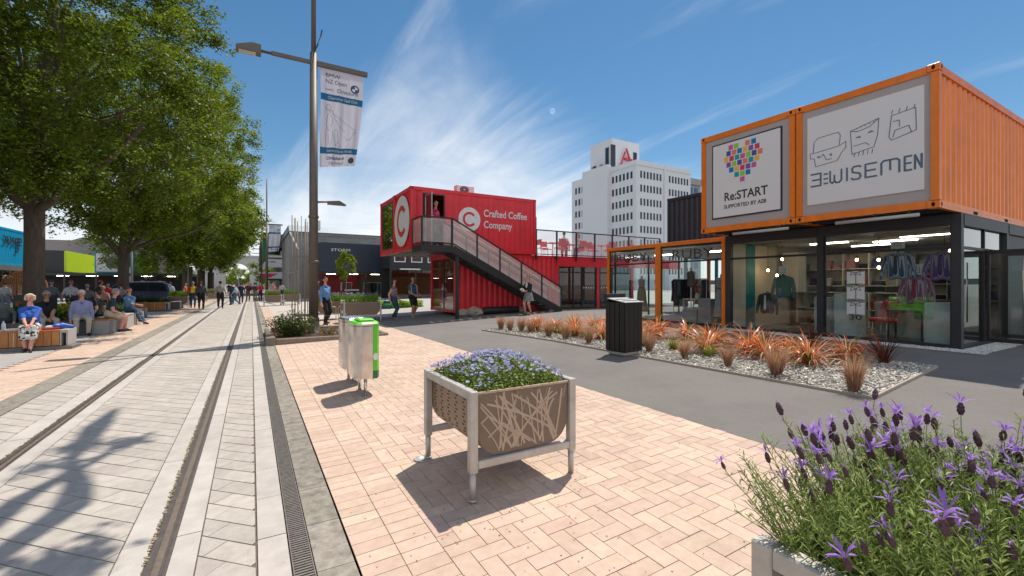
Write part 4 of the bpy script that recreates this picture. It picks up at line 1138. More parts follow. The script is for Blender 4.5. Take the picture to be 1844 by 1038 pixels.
for i in range(K):
    a0, a1 = 2 * math.pi * i / K, 2 * math.pi * (i + 1) / K
    b.bar((Rr * math.cos(a0), 0, 1.35 + Rr * math.sin(a0)), (Rr * math.cos(a1), 0, 1.35 + Rr * math.sin(a1)), .1, .1)
b.box(-.5, -.2, 0, .5, .2, .25); b.build('rim', mat('copper_weave', (.40, .16, .07), .6, var=.2, scale=30), t)
b = MB()
for i in range(-10, 11):
    o_ = i * .105; h_ = math.sqrt(max(Rr ** 2 - o_ ** 2, 0))
    b.bar((o_, 0, 1.35 - h_), (o_, 0, 1.35 + h_), .05, .05); b.bar((-h_, .03, 1.35 + o_), (h_, .03, 1.35 + o_), .05, .05)
b.build('weave', _mats['copper_weave'], t)
t = thing('planter_sign', 'low dark name board with white letters in front of the woven disc', 'sign', (-13.0, 42.6, 0)); b = MB(); b.box(-1, 0, .45, 1.1, .08, .85); b.box(-.8, .02, 0, -.7, .06, .45); b.box(.8, .02, 0, .9, .06, .45); b.build('board', m_navy, t)
text('lettering', 'oo:', .42, m_lw, t, (.25, -.01, .52), (1, 0, 0), bold=.02)

# unseen shop row added on the left to block sky reflections in shop glass
t = thing('shop_row', 'unseen row of two storey shops, added to block sky in the glass reflections', 'shop', (-24, -14, 0))
b = MB(); b.box(0, 0, 0, 6.5, 53, 2.9)
for i in range(7): b.box(.3, .3 + i * 7.5, 2.9, 6.9, 6.6 + i * 7.5, 5.5)
b.build('wall', m_conc, t)
b = MB()
for i in range(20): b.box(6.49, .5 + i * 2.6, .1, 6.52, 2.7 + i * 2.6, 2.5)
b.build('window', m_win, t)

# low hills and city far behind everything: a soft line of land at the horizon
r_ = random.Random(5)
b = MB(); K = 60; v = []
for i in range(K + 1):
    a = math.pi * (i / K) * 1.2 - .3; d_ = 2200
    hh = 8 + 10 * abs(math.sin(i * .7)) + r_.uniform(0, 8)
    v += [(d_ * math.cos(a), d_ * math.sin(a), -5), (d_ * math.cos(a), d_ * math.sin(a), hh), (d_ * 1.1 * math.cos(a), d_ * 1.1 * math.sin(a), -5)]
b.add(v, [(3 * i, 3 * i + 3, 3 * i + 4, 3 * i + 1) for i in range(K)] + [(3 * i + 1, 3 * i + 4, 3 * i + 5, 3 * i + 2) for i in range(K)])
tag(b.build('hills', mat('far_hills', (.10, .13, .12), .9)), kind='structure')
t = MB(); t.sphere((0, 0, 0), 21, 32); mo = t.build('moon', mat('moon_rock', (.07, .08, .09), 1.0, var=.12, scale=.04))
_a, _e = (995 - 922) / 800, (512 - 200) / 800
_S, _C = math.sin(YAW), math.cos(YAW); _mt = _mats['moon_rock'].node_tree; _tr = _mt.nodes.new('ShaderNodeBsdfTransparent'); _ad = _mt.nodes.new('ShaderNodeAddShader')
_mt.links.new(_mt.nodes['Principled BSDF'].outputs[0], _ad.inputs[0]); _mt.links.new(_tr.outputs[0], _ad.inputs[1]); _mt.links.new(_ad.outputs[0], _mt.nodes['Material Output'].inputs[0])
mo.location = (3400 * (_S + _a * _C), 3400 * (_C - _a * _S), 3400 * _e); tag(mo, kind='structure')
# ================================================================ STREET FURNITURE
m_pole = mat('bronze_grey_pole', (.125, .105, .090), .55, metal=.25, var=.1, scale=4)
m_cloth = mat('banner_cloth', (.78, .78, .84), .8, var=.02, scale=2, trans=.6)
m_bblue = mat('banner_blue', (.0, .12, .27), .7)
m_bink = mat('banner_ink', (.05, .055, .07), .7)


def cloth_pt(u, v, w, h, ph):
    """point of a hanging banner: u across from the pole (0..1), v down (0..1)"""
    x = u * w * (1 - .16 * v * v - .03 * v) + .012 * math.sin(v * 5)
    fold = (.030 * math.sin(u * 15 + v * 2.6 + ph) + .014 * math.sin(u * 34 - v * 4 + ph)) * min(1, v * 1.8) + .08 * math.sin(u * 3.0 + v * 3 + ph) * v
    return Vector((x, -fold, -v * h * (1 - .05 * u * v)))


def banner(name, label, parent_loc, w, h, ph, detail=True, twist=0.0):
    t = thing(name, label, 'banner', parent_loc, 0, 'cloth banners on the lamp posts')
    NU, NV = 26, 48
    def sheet(u0, u1, v0, v1, nu, nv, off, m_, nm, par):
        vs = []; fs = []
        for sgn in (1, -1):
            if sgn == -1 and off > .004: break
            o_ = len(vs)
            for j in range(nv + 1):
                for i in range(nu + 1):
                    p = cloth_pt(u0 + (u1 - u0) * i / nu, v0 + (v1 - v0) * j / nv, w, h, ph); p.y -= off * sgn
                    vs.append(p)
            fs += [tuple((o_ + j * (nu + 1) + i + d for d in ((0, 1, nu + 2, nu + 1) if sgn < 0 else (0, nu + 1, nu + 2, 1)))) for j in range(nv) for i in range(nu)]
        b = MB(); b.add(vs, fs, 0, True); return b.build(nm, m_, par)
    cl_ = sheet(0, 1, 0, 1, NU, NV, .001, m_cloth, 'cloth', t)
    sheet(0.0, 1, .255, .325, NU, 4, .006, m_bblue, 'blue_band', cl_); sheet(0.0, 1, .80, .865, NU, 4, .006, m_bblue, 'blue_band', cl_)
    if not detail: return t

    def drape(o):
        for v_ in o.data.vertices:
            uu, vv = v_.co.x / w, -v_.co.z / h
            p = cloth_pt(uu, vv, w, h, ph); v_.co = Vector((p.x, p.y - .012 - abs(v_.co.y) * 0, p.z))
    def tx(s, size, u, v, m_, width=None, bold=0.0):
        o = text('lettering', s, size, m_, cl_, (u * w, 0, -v * h), (1, 0, 0), depth=.001, width=width, bold=bold); drape(o)
    tx('BMW', .19, .11, .085, m_bink, .43, -.001); tx('NZ Open', .19, .11, .145, m_bink, .62, -.001)
    tx('hosted by', .08, .10, .215, m_bblue, .26); tx('Christchurch', .17, .37, .225, m_bblue, .66)
    tx('Clearwater Golf Club', .125, .16, .303, m_lw, .92, .004); tx('bmwnzopen.co.nz', .14, .18, .846, m_lw, .86, .004)
    tx('Christchurch', .15, .18, .925, m_bink, .62, .003); tx('City Council', .13, .24, .975, m_bink, .52)
    # ring emblem and golfer drawing, built flat then draped over the cloth
    def disc(cu, cv, r0, r1, a0, a1, m_, k=24, off=.01):
        b = MB(); vs = []
        for i in range(k + 1):
            a = a0 + (a1 - a0) * i / k
            for r in (r0, r1):
                p = cloth_pt((cu + r * math.cos(a)) / w, (cv - r * math.sin(a)) / h, w, h, ph); p.y -= off; vs.append(p)
        b.add(vs, [(2 * i, 2 * i + 1, 2 * i + 3, 2 * i + 2) for i in range(k)]); b.build('round_emblem', m_, cl_)
    cu, cv = .80 * w, .155 * h
    disc(cu, cv, .088, .135, 0, 2 * math.pi, m_bink, 30)
    for q in range(4): disc(cu, cv, .0, .088, q * math.pi / 2, (q + 1) * math.pi / 2, [m_lw, m_bblue][q % 2 == 1] if 1 else 0, 8, .011)
    disc(.86 * w, .935 * h, .0, .11, 0, 2 * math.pi, m_bink, 24)
    b = MB()
    def ln(pts, wd=.010):
        q = [cloth_pt(p[0], p[1], w, h, ph) for p in pts]
        for a_, c_ in zip(q[:-1], q[1:]):
            a_ = a_ + Vector((0, -.012, 0)); c_ = c_ + Vector((0, -.012, 0)); d_ = (c_ - a_); 
            if d_.length < 1e-5: continue
            s_ = d_.normalized().cross(Vector((0, 1, 0))) * wd / 2
            b.add([a_ - s_, a_ + s_, c_ + s_, c_ - s_], [(0, 1, 2, 3)])
    for pts in ([(.18, .36), (.13, .375), (.12, .41), (.16, .43), (.22, .42), (.25, .39), (.22, .365), (.18, .36)], [(.12, .40), (.27, .43), (.3, .41)],
                [(.2, .43), (.45, .49), (.66, .54), (.84, .59)], [(.84, .585), (.9, .60), (.88, .63), (.8, .61)], [(.18, .45), (.15, .52), (.14, .58), (.2, .62), (.36, .62)],
                [(.28, .43), (.35, .5), (.42, .55), (.5, .58)], [(.36, .62), (.5, .58), (.62, .62)], [(.15, .6), (.13, .7), (.16, .8)], [(.3, .63), (.3, .72), (.25, .79)],
                [(.42, .62), (.44, .70), (.5, .76), (.58, .79)], [(.6, .66), (.68, .71), (.78, .69), (.85, .62)], [(.24, .46), (.3, .52), (.26, .58)], [(.46, .73), (.4, .77), (.52, .79)], [(.2, .66), (.22, .76)], [(.34, .66), (.38, .74), (.42, .8)]):
        ln(pts)
    b.build('golfer_drawing', mat('pencil_grey', (.22, .23, .27), .8), cl_)
    return t


def lamp_post(x, y, lab, full=True):
    z0 = gz(x); t = thing('street_lamp', lab, 'street lamp', (x, y, z0), 0, 'tall street lamps along the tramway')
    b = MB(); b.tube([(0, 0, 0), (0, 0, 8.72)], [.142, .105], 20); b.tube([(0, 0, 8.72), (0, 0, 8.80)], [.105, .065], 20); b.tube([(0, 0, 8.8), (0, 0, 13.6)], [.07, .06], 14)
    b.lathe((0, 0, 0), [(.24, 0), (.24, .03), (.18, .05), (.165, .5), (.175, .52)], 20)
    for z in (2.2, 3.6): b.lathe((0, 0, z), [(.135, 0), (.152, .03), (.152, .07), (.135, .10)], 20)
    b.build('pole', m_pole, t)
    b = MB(); b.box(.0, -.055, 8.36, 1.62, .055, 8.50); b.box(-1.15, -.05, 8.38, 0, .05, 8.48); b.box(-1.42, -.02, 8.42, -1.15, .02, 8.46); b.box(-1.42, .03, 8.40, -1.15, .05, 8.44)
    b.build('cross_arm', m_pole, t)
    b = MB(); b.add([(-2.05, -.17, 8.30), (-1.42, -.15, 8.30), (-1.42, .15, 8.30), (-2.05, .17, 8.30), (-2.05, -.14, 8.41), (-1.42, -.14, 8.55), (-1.42, .14, 8.55), (-2.05, .14, 8.41), (-1.65, -.13, 8.56), (-1.65, .13, 8.56)],
                     [(0, 3, 2, 1), (0, 1, 5, 8, 4), (3, 7, 9, 6, 2), (0, 4, 7, 3), (1, 2, 6, 5), (4, 8, 9, 7), (8, 5, 6, 9)])
    h_ = b.build('lamp_head', m_pole, t); b = MB(); b.box(-1.98, -.12, 8.285, -1.55, .12, 8.299); b.build('lens', mat('lamp_lens', (.5, .48, .44), .3), h_)
    b = MB(); b.bar((.03, -.03, 8.8), (.22, -.05, 9.35), .02, .02); b.bar((.2, -.05, 9.3), (.24, -.05, 9.5), .035, .035); b.bar((.0, -.1, 8.7), (.12, -.12, 9.0), .05, .03); b.build('halyard', m_blk, t)
    if full:
        b = MB(); b.tube([(.1, 0, 4.12), (.45, 0, 4.16)], .03, 8); b.add([(.40, -.10, 4.08), (.95, -.06, 4.07), (.95, .06, 4.07), (.40, .10, 4.08), (.42, -.09, 4.17), (.75, -.09, 4.21), (.95, -.05, 4.11), (.95, .05, 4.11), (.75, .09, 4.21), (.42, .09, 4.17)],
                         [(0, 3, 2, 1), (0, 1, 6, 5, 4), (3, 9, 8, 7, 2), (0, 4, 9, 3), (4, 5, 8, 9), (5, 6, 7, 8), (1, 2, 7, 6)])
        b.build('lower_lamp_head', m_pole, t)
    return t


LX_, LY_ = 1.66, 15.0
lamp_post(LX_, LY_, 'tall bronze grey street lamp standing in the shrub bed, nearest the camera')
banner('banner', 'white and blue golf tournament banner hanging from the nearest street lamp', (LX_ + .19, LY_ - .0, gz(LX_) + 8.34), 1.30, 3.10, 0.6)
lamp_post(1.5, 58, 'farther street lamp with its own banner, beyond the cage of steel rods')
banner('banner', 'narrow wind twisted golf banner on the farther street lamp', (1.5 + .19, 58, gz(1.5) + 8.34), 1.25, 3.1, 2.4)
# far flag poles in line
for k, (x, y, c_) in enumerate(((1.15, 66, (.05, .25, .12)), (1.2, 74, (.5, .12, .03)), (1.25, 84, (.03, .05, .25)), (1.3, 96, (.4, .4, .45)))):
    t = thing('flag_pole', ['far flag pole with a green banner, nearest of the far row', 'far flag pole with an orange banner, second of the far row', 'far flag pole with a dark blue banner, third of the far row', 'far flag pole with a pale banner, last of the far row'][k], 'flag pole', (x, y, 0), 0, 'flag poles down the street')
    b = MB(); b.tube([(0, 0, 0), (0, 0, 8.8)], .09, 8); b.box(-1.2, -.04, 7.3, 1.0, .04, 7.42); b.build('pole', m_pole, t)
    b = MB(); b.add([(.1, 0, 7.3), (.9, 0, 7.2), (.5, .1, 5.0), (.1, 0, 4.2)], [(0, 1, 2, 3)]); b.build('flag', mat('flag_cloth_%d' % k, c_, .8), t)
# overhead stub poles on the left (plain lighting columns)
for k, (x, y, h_) in enumerate(((-7.9, 44, 4.9), (-6.2, 62, 4.6))):
    t = thing('lighting_column', ['slim grey lighting column standing right of the second tree trunk', 'slim lighting column with two short arms near the far trees'][k], 'street lamp', (x, y, 0), 0, 'slim lighting columns')
    b = MB(); b.tube([(0, 0, 0), (0, 0, h_)], [.09, .06], 10); b.build('pole', mat('grey_column', (.22, .22, .22), .5), t)
    b = MB(); b.box(0, -.03, h_ - .1, .8, .03, h_ - .04); b.box(0, -.03, h_ - .6, .7, .03, h_ - .54); b.build('arm', _mats['grey_column'], t)

# ---- cage of steel rods round the lamp base
t = thing('rod_cage', 'open cage of thin galvanised rods standing beside the nearest lamp pole', 'tree guard', (1.15, 15.55, gz(1.2)))
b = MB(); 
for i, (x, y) in enumerate(((-.05, 0), (.03, .02), (.12, .0), (.22, .0), (.32, .0), (.40, .0), (.08, .60), (.36, .62))):
    b = MB(); b.tube([(x, y, 0), (x + .02 * math.sin(i * 2), y, 3.75 - .09 * (i % 3))], .011 if i % 2 else .016, 6); b.build('rod', mat('weathered_rod', (.24, .205, .17), .6), t)
b = MB()
for z in (.55, 2.45): b.box(-.05, -.02, z, .5, .0, z + .04); b.box(-.02, .0, z, .0, .6, z + .04); b.box(0, .60, z, .5, .62, z + .04)
b.build('hoop', _mats['weathered_rod'], t)

# ---- shrub bed with low kerb round the lamp
t = thing('shrub_bed', 'low kerbed bed of bark and shrubs round the nearest lamp pole', 'flower bed', (.36, 13.15, 0))
b = MB(); W, D = 3.0, 3.4; z1 = .16
b.bbox(.18, 0, -.05, W, .13, z1, .02); b.bbox(W + .002, 0, -.03, W + .13, D, z1, .02); b.bbox(.18, D - .13, -.05, W, D, z1, .02); b.bbox(-.05, -.10, -.05, .178, .3, .22, .02); b.bbox(0, .302, -.05, .13, D, z1, .02)
b.build('kerb_edge', mat('brown_kerb', (.21, .17, .14), .9, var=.2, scale=8), t)
b = MB(); b.box(.13, .13, 0, W, D - .13, .09); b.build('soil', mat('bark_mulch', (.10, .055, .035), .95, var=.5, scale=30, bump=1, bscale=60), t)
b = MB(); r_ = random.Random(2)
for i in range(1500):
    x, y = r_.uniform(.2, W - .05), r_.uniform(.16, D - .2); a = r_.uniform(0, 6.3); s_ = r_.uniform(.012, .03)
    b.obox((x, y, .095), (s_ * math.cos(a), s_ * math.sin(a), s_ * r_.uniform(-.4, .4)), (-s_ * .4 * math.sin(a), s_ * .4 * math.cos(a), 0), (0, 0, .004))
b.build('bark_chips', mat('bark_chip', (.17, .085, .05), .9, island=.4), t)['kind'] = 'stuff'

# ---- pair of stainless litter bins
m_ss = mat('scratched_stainless', (.62, .58, .55), .22, metal=.92, var=.28, scale=5, bump=.12, bscale=9)
m_bgreen = mat('bin_green', (.13, .55, .03), .4, var=.05)
m_bdg = mat('bin_dark_green', (.02, .14, .05), .5)


def litter_bin(x, y, green, lab):
    t = thing('litter_bin', lab, 'litter bin', (x, y, gz(x)), 0, 'stainless bins on legs')
    def prof(w, L_, k=7):     # rounded shell outline, seen from above (y along, x across)
        return [(w / 2 * math.copysign(abs(math.cos(a)) ** .45, math.cos(a)), L_ / 2 * math.copysign(abs(math.sin(a)) ** .6, math.sin(a))) for a in [2 * math.pi * i / 32 for i in range(32)]]
    def shell(mb, pts, z0, z1, mi, cap=True):
        n_ = len(pts); v = [(p[0], p[1], z0) for p in pts] + [(p[0], p[1], z1) for p in pts]
        f = [(i, (i + 1) % n_, n_ + (i + 1) % n_, n_ + i) for i in range(n_ if cap else n_ - 1)]
        if cap: f += [tuple(range(n_ - 1, -1, -1)), tuple(range(n_, 2 * n_))]
        mb.add(v, f, mi)
    P = prof(.36, .60)
    left = sorted([p for p in P if p[0] <= .061], key=lambda p: math.atan2(p[1], -p[0] + .3))
    b = MB(); L2 = [(.06, .29)] + [p for p in reversed(left) if abs(p[1]) < .2999] + [(.06, -.29)] if 0 else None
    body = [( .06, -.285), (-.09, -.30), (-.155, -.27), (-.18, -.18), (-.185, 0), (-.18, .18), (-.155, .27), (-.09, .30), (.06, .285)]
    shell(b, body, .26, .985, 0); b.build('steel_shell', m_ss, t)
    body2 = [(.062, .28), (.13, .255), (.175, .16), (.18, 0), (.175, -.16), (.13, -.255), (.062, -.28)]
    b = MB(); shell(b, body2, .36, .99, 0); b.build('front_panel', m_bgreen if green else m_ss, t)
    b = MB(); shell(b, body2, .25, .358, 0); b.build('base_panel', m_bdg if green else m_ss, t)
    b = MB(); full = [(x_ * 1.0, y_) for x_, y_ in body[:-1]] + body2[1:]
    n_ = len(full); v = []
    for (s_, z) in ((1.02, .992), (1.02, 1.02), (.9, 1.045), (.6, 1.055)): v += [(p[0] * s_, p[1] * s_, z) for p in full]
    f = [(k * n_ + i, k * n_ + (i + 1) % n_, (k + 1) * n_ + (i + 1) % n_, (k + 1) * n_ + i) for k in range(3) for i in range(n_)] + [tuple(range(3 * n_, 4 * n_)), tuple(range(n_ - 1, -1, -1))]
    b.add(v, f)
    if green:
        b.bbox(-.12, -.22, 1.05, .10, .02, 1.085, .015); b.bbox(-.11, .05, 1.05, .10, .2, 1.075, .012)
    lid_ = b.build('lid', [m_ss, m_bgreen], t)
    if green:
        for p_ in lid_.data.polygons:
            if p_.center.z > 1.03 or p_.center.x > .05: p_.material_index = 1
    for dy in (-.20, .20):
        b = MB(); b.tube([(-.02, dy, 0), (-.02, dy, .262)], .024, 10); b.lathe((-.02, dy, 0), [(.045, 0), (.045, .008), (.026, .012)], 12); b.build('leg', m_ss, t)
    if green:
        b = MB(); b.poly([(.184, .06 * math.cos(a) - .05, .52 + .06 * math.sin(a)) for a in [2 * math.pi * i / 20 for i in range(20)]], (1, 0, 0), .003)
        b.poly([(.10 + .035 * math.cos(a), -.2795 - .0 , .56 + .05 * math.sin(a)) for a in [2 * math.pi * i / 16 for i in range(16)]], (0, -1, 0), .004)
        b.build_each('round_sticker', m_lw, t)
    return t


litter_bin(1.40, 7.48, False, 'plain stainless litter bin on two legs, behind the green lidded one')
litter_bin(1.40, 6.62, True, 'stainless litter bin on two legs with bright green lid and front')

# ---- black slatted litter bin by the pebble bed
bx, by = 6.22, 6.30
t = thing('litter_bin', 'square black timber clad litter bin with silver top at the pebble bed edge', 'litter bin', (bx, by, gz(6.4)), rad(6))
H_ = 1.12
b = MB(); b.bbox(.02, .02, 0, .50, .46, .10, .03); b.build('concrete_foot', mat('pale_foot', (.38, .36, .34), .8), t)
b = MB(); w, d = .52, .48
for i in range(4):
    a = i * w / 4; b.bbox(a + .004, -.012, .10, a + w / 4 - .004, .012, H_ - .06, .003); b.bbox(a + .004, d - .012, .10, a + w / 4 - .004, d + .012, H_ + .0, .003)
    a = i * d / 4; b.bbox(-.012, a + .014, .10, .012, a + d / 4 - .004, H_ - .06, .003); b.bbox(w - .012, a + .014, .10, w + .012, a + d / 4 - .004, H_ - .03, .003)
b.box(.013, .013, .08, w - .013, d - .013, H_ - .08); b.build('timber_cladding', mat('black_timber', (.014, .013, .012), .6, var=.3, scale=6), t)
b = MB(); b.add([(-.03, -.03, H_ - .055), (w + .03, -.03, H_ - .055), (w + .03, d - .06, H_ + .02), (-.03, d - .06, H_ + .02), (-.03, -.03, H_ - .07), (w + .03, -.03, H_ - .07), (w + .03, d - .06, H_ - .0), (-.03, d - .06, H_ - .0)], [(0, 1, 2, 3), (4, 7, 6, 5), (0, 4, 5, 1), (1, 5, 6, 2), (2, 6, 7, 3), (3, 7, 4, 0)])
tp = b.build('top_plate', mat('dull_aluminium', (.42, .42, .44), .5, metal=.5, var=.2, scale=20), t)
b = MB(); b.bbox(-.02, d - .06, H_ - .06, w + .02, d + .05, H_ + .10, .006); b.build('back_rim', m_blk, t)
b = MB(); r_ = random.Random(4)
for k in range(2):
    x = .03
    while x < w - .06:
        l_ = r_.uniform(.03, .07); y = .06 + k * .16; z = H_ - .055 + .075 * (y + .03) / (d - .03); b.box(x, y, z + .001, x + l_, y + .07, z + .012); x += l_ + .02
b.build('embossed_marks', m_blk, tp)


# ---- steel cradle planters
m_galv = mat('galvanised_steel', (.50, .475, .44), .48, metal=.35, var=.22, scale=7, bump=.1, bscale=30)
m_tan = mat('bronze_tan_sheet', (.30, .215, .155), .5, metal=.2, var=.06, scale=3)
m_tanl = mat('pale_tan_pattern', (.46, .35, .26), .6, var=.1, scale=10)
m_tand = mat('dark_tan_panel', (.20, .145, .11), .55, metal=.1, var=.06, scale=3)
m_soil = mat('potting_soil', (.05, .035, .025), .95, var=.4, scale=30)


def u_outline(w, h, r, k=6):
    """half pipe outline in x,z with the opening upward, from top left down round to top right"""
    pts = [(0, h)]
    for i in range(k + 1): a = math.pi + (math.pi / 2) * i / k; pts.append((r + r * math.cos(a), r + r * math.sin(a)))
    for i in range(k + 1): a = 1.5 * math.pi + (math.pi / 2) * i / k; pts.append((w - r + r * math.cos(a), r + r * math.sin(a)))
    pts.append((w, h)); return pts


def cradle_planter(name, label, x, y, W=.95, D=1.0, detail=True, group='steel cradle planters', seed=1, rz=0, grass_face='S'):
    t = thing(name, label, 'planter', (x, y, gz(x + W / 2) if rz == 0 else gz(x)), rz, group)
    H_ = .79; T = .062
    b = MB()
    for (cx, cy) in ((0, 0), (W - T, 0), (0, D - T), (W - T, D - T)):
        b.bbox(cx, cy, .20, cx + T, cy + T, H_, .006)
    b.build_each('frame_post', m_galv, t)
    b = MB()
    for cx in (0, W - T): b.bbox(cx + .001, T, H_ - .065, cx + T - .001, D - T, H_ - .001, .006)
    for cy in (0, D - T): b.bbox(T, cy + .002, .225, W - T, cy + T - .002, .285, .006)
    b.build_each('frame_rail', m_galv, t)
    for (cx, cy) in ((0, 0), (W - T, 0), (0, D - T), (W - T, D - T)):
        b = MB(); b.tube([(cx + T / 2, cy + T / 2, 0), (cx + T / 2, cy + T / 2, .2)], .024, 10); b.lathe((cx + T / 2, cy + T / 2, 0), [(.034, 0), (.034, .006), (.02, .01)], 12); b.build('leg', m_galv, t)
    # trough
    z0, h, r = .292, .468, .20; w_ = W - 2 * T - .012; x0 = T + .006; y0, y1 = .03, D - .03
    U = u_outline(w_, h, r)
    b = MB(); v = [(x0 + p[0], yy, z0 + p[1]) for yy in (y0 + .004, y1 - .004) for p in U]; n_ = len(U)
    b.add(v, [(i, n_ + i, n_ + i + 1, i + 1) for i in range(n_ - 1)], 0, True)
    tr = b.build('trough_skin', m_tan, t)
    if detail:    # rows of slots punched in the curved skin
        b = MB(); sl = []
        for j in range(6):
            yy = y0 + .09 + j * (y1 - y0 - .18) / 5
            s_ = 0; 
            for side in (0, 1):
                for i in range(13):
                    z_ = h - .03 - i * .028
                    if z_ > r: px_, nx = 0.0, (-1, 0)
                    else:
                        a = math.pi + math.asin(min(1, (r - z_) / r)); px_, nx = r + r * math.cos(a), (math.cos(a), math.sin(a))
                    if side: px_, nx = w_ - px_, (-nx[0], nx[1])
                    o_ = Vector((x0 + px_, yy + (.012 if i % 2 else -.012), z0 + z_)); nv = Vector((nx[0], 0, nx[1])); tz = Vector((-nx[1], 0, nx[0]))
                    b.obox(o_ + nv * .001, tz * .0042, Vector((0, .017, 0)), nv * .0015)
        b.build('slots', m_blk, tr)
    for yy, sg, nm in ((y0, -1, 'end_panel'), (y1, 1, 'end_panel')):
        b = MB(); b.poly([(x0 + p[0], yy + (0 if sg < 0 else .0), z0 + p[1]) for p in U], (0, -sg, 0), .0 + .0035) if 0 else None
        pts = [(x0 + p[0], yy, z0 + p[1]) for p in U]; b.poly(pts, (0, 1, 0), .0035)
        ep = b.build(nm, m_tand, t)
        if detail and sg < 0:
            b = MB(); rr = random.Random(seed)
            O = (x0, yy - .0005, z0)
            def inside(u, v_):
                if not (.012 < u < w_ - .012 and v_ < h - .012): return False
                if v_ < r:
                    if u < r: return (u - r) ** 2 + (v_ - r) ** 2 < (r - .015) ** 2
                    if u > w_ - r: return (u - w_ + r) ** 2 + (v_ - r) ** 2 < (r - .015) ** 2
                return v_ > .015
            def blade(pts, wd):
                seg = []; tt = .0014 + rr.random() * .0014
                for p in pts:
                    if inside(*p): seg.append(p)
                    else:
                        if len(seg) > 1: stroke(b, seg, wd, O, (1, 0, 0), (0, 0, 1), t=tt)
                        seg = []
                if len(seg) > 1: stroke(b, seg, wd, O, (1, 0, 0), (0, 0, 1), t=tt)
            for i in range(26):
                u0 = rr.uniform(.15, 1.0) ** .8 * w_; lean = rr.gauss(-.15, .35) if i % 3 else rr.gauss(.2, .4); L_ = rr.uniform(.4, .8); cv = rr.uniform(-1.0, 1.6)
                pts = []
                for k in range(15):
                    f_ = k / 14; pts.append((u0 + (lean * f_ + cv * lean * f_ * f_) * L_, f_ * L_ * (1 - .3 * abs(lean) * f_)))
                blade(pts, rr.uniform(.008, .017))
            for i in range(3):   # long bent blades on the left
                cx_ = .05 + i * .12; top = .30 - i * .07
                blade([(cx_ - .08 + k * .03, top - abs(k - 4) * .022) for k in range(13)], .013)
            for i in range(7):   # seed heads
                u0, v0 = rr.uniform(.35, .95) * w_, rr.uniform(.12, .4)
                for k in range(9):
                    c_ = (u0 + k * .004, v0 + k * .011)
                    if inside(*c_): blade([c_, (c_[0] + .012, c_[1] + .009)], .0035)
            b.build('grass_pattern', m_tanl, ep)
    # rolled rim of the end panels
    b = MB(); b.box(x0 - .002, y0 - .008, z0 + h - .001, x0 + w_ + .002, y0 + .012, z0 + h + .014); b.box(x0 - .002, y1 - .006, z0 + h - .001, x0 + w_ + .002, y1 + .012, z0 + h + .014); b.build_each('rim', m_tanl, t)
    b = MB(); b.box(x0 + .003, y0 + .013, z0 + h - .06, x0 + w_ - .003, y1 - .007, z0 + h - .03); b.build('soil', m_soil, t)
    return t


P1 = (1.345, 2.875)
pl = cradle_planter('planter', 'tan steel cradle planter with grass pattern, filled with blue daisies', *P1)
# anchor ring set in the paving at its back left leg
b = MB(); b.lathe((0, 0, 0), [(.085, 0), (.085, .006), (.07, .008), (.07, .002)], 20); o = b.build('ground_plate', m_galv, None, (1.335, 3.86, gz(1.34) + .003)); tag(o, 'round metal plate in the paving by the back leg of the daisy planter', 'floor plate')
cradle_planter('planter', 'steel cradle planter at the bottom right corner overflowing with purple lavender', 1.31, -.20, group='steel cradle planters', seed=9)
cradle_planter('planter', 'tan cradle planter of lavender right of the man in the blue shirt', 3.05, 18.0, W=1.45, D=.8, detail=False)
cradle_planter('planter', 'tan cradle planter half hidden behind the man in the blue shirt', 2.35, 20.2, W=1.1, D=.8, detail=False)
cradle_planter('planter', 'left one of two far cradle planters beyond the rod cage', .75, 36.4, W=1.15, D=.9, detail=False)
cradle_planter('planter', 'right one of two far cradle planters beyond the rod cage', 2.0, 36.6, W=1.15, D=.9, detail=False)
cradle_planter('planter', 'far left cradle planter of green leaves beside the parked dark blue van', -4.75, 36.2, W=1.15, D=.9, detail=False)
cradle_planter('planter', 'farthest cradle planter, small with pink flowers between the two walking men', -3.7, 50, W=1.1, D=.9, detail=False)
# bike hoops between the blue shirted man and the planter
for k in range(3):
    x = 2.75 + k * .33; t = thing('barrier_hoop', ['leftmost thin steel hoop behind the man in the blue shirt', 'middle thin steel hoop behind the man in the blue shirt', 'rightmost thin steel hoop behind the man in the blue shirt'][k], 'hoop', (x, 19.4, gz(x)), 0, 'steel hoops'); b = MB()
    b.tube([(0, 0, 0), (0, 0, .55), (.04, 0, .6), (.20, 0, .6), (.24, 0, .55), (.24, 0, 0)], .014, 6); b.build('hoop_tube', m_galv, t)

# ---- benches and raised planter beds on the left
m_timb = mat('oiled_timber', (.42, .175, .055), .55, var=.22, scale=5, stretch=(6, 6, .8), island=.15, bump=.2, bscale=20)
m_cblk = mat('pale_concrete_block', (.40, .385, .36), .85, var=.1, scale=5)
m_cdark = mat('dark_concrete_wall', (.11, .11, .11), .8, var=.15, scale=4)


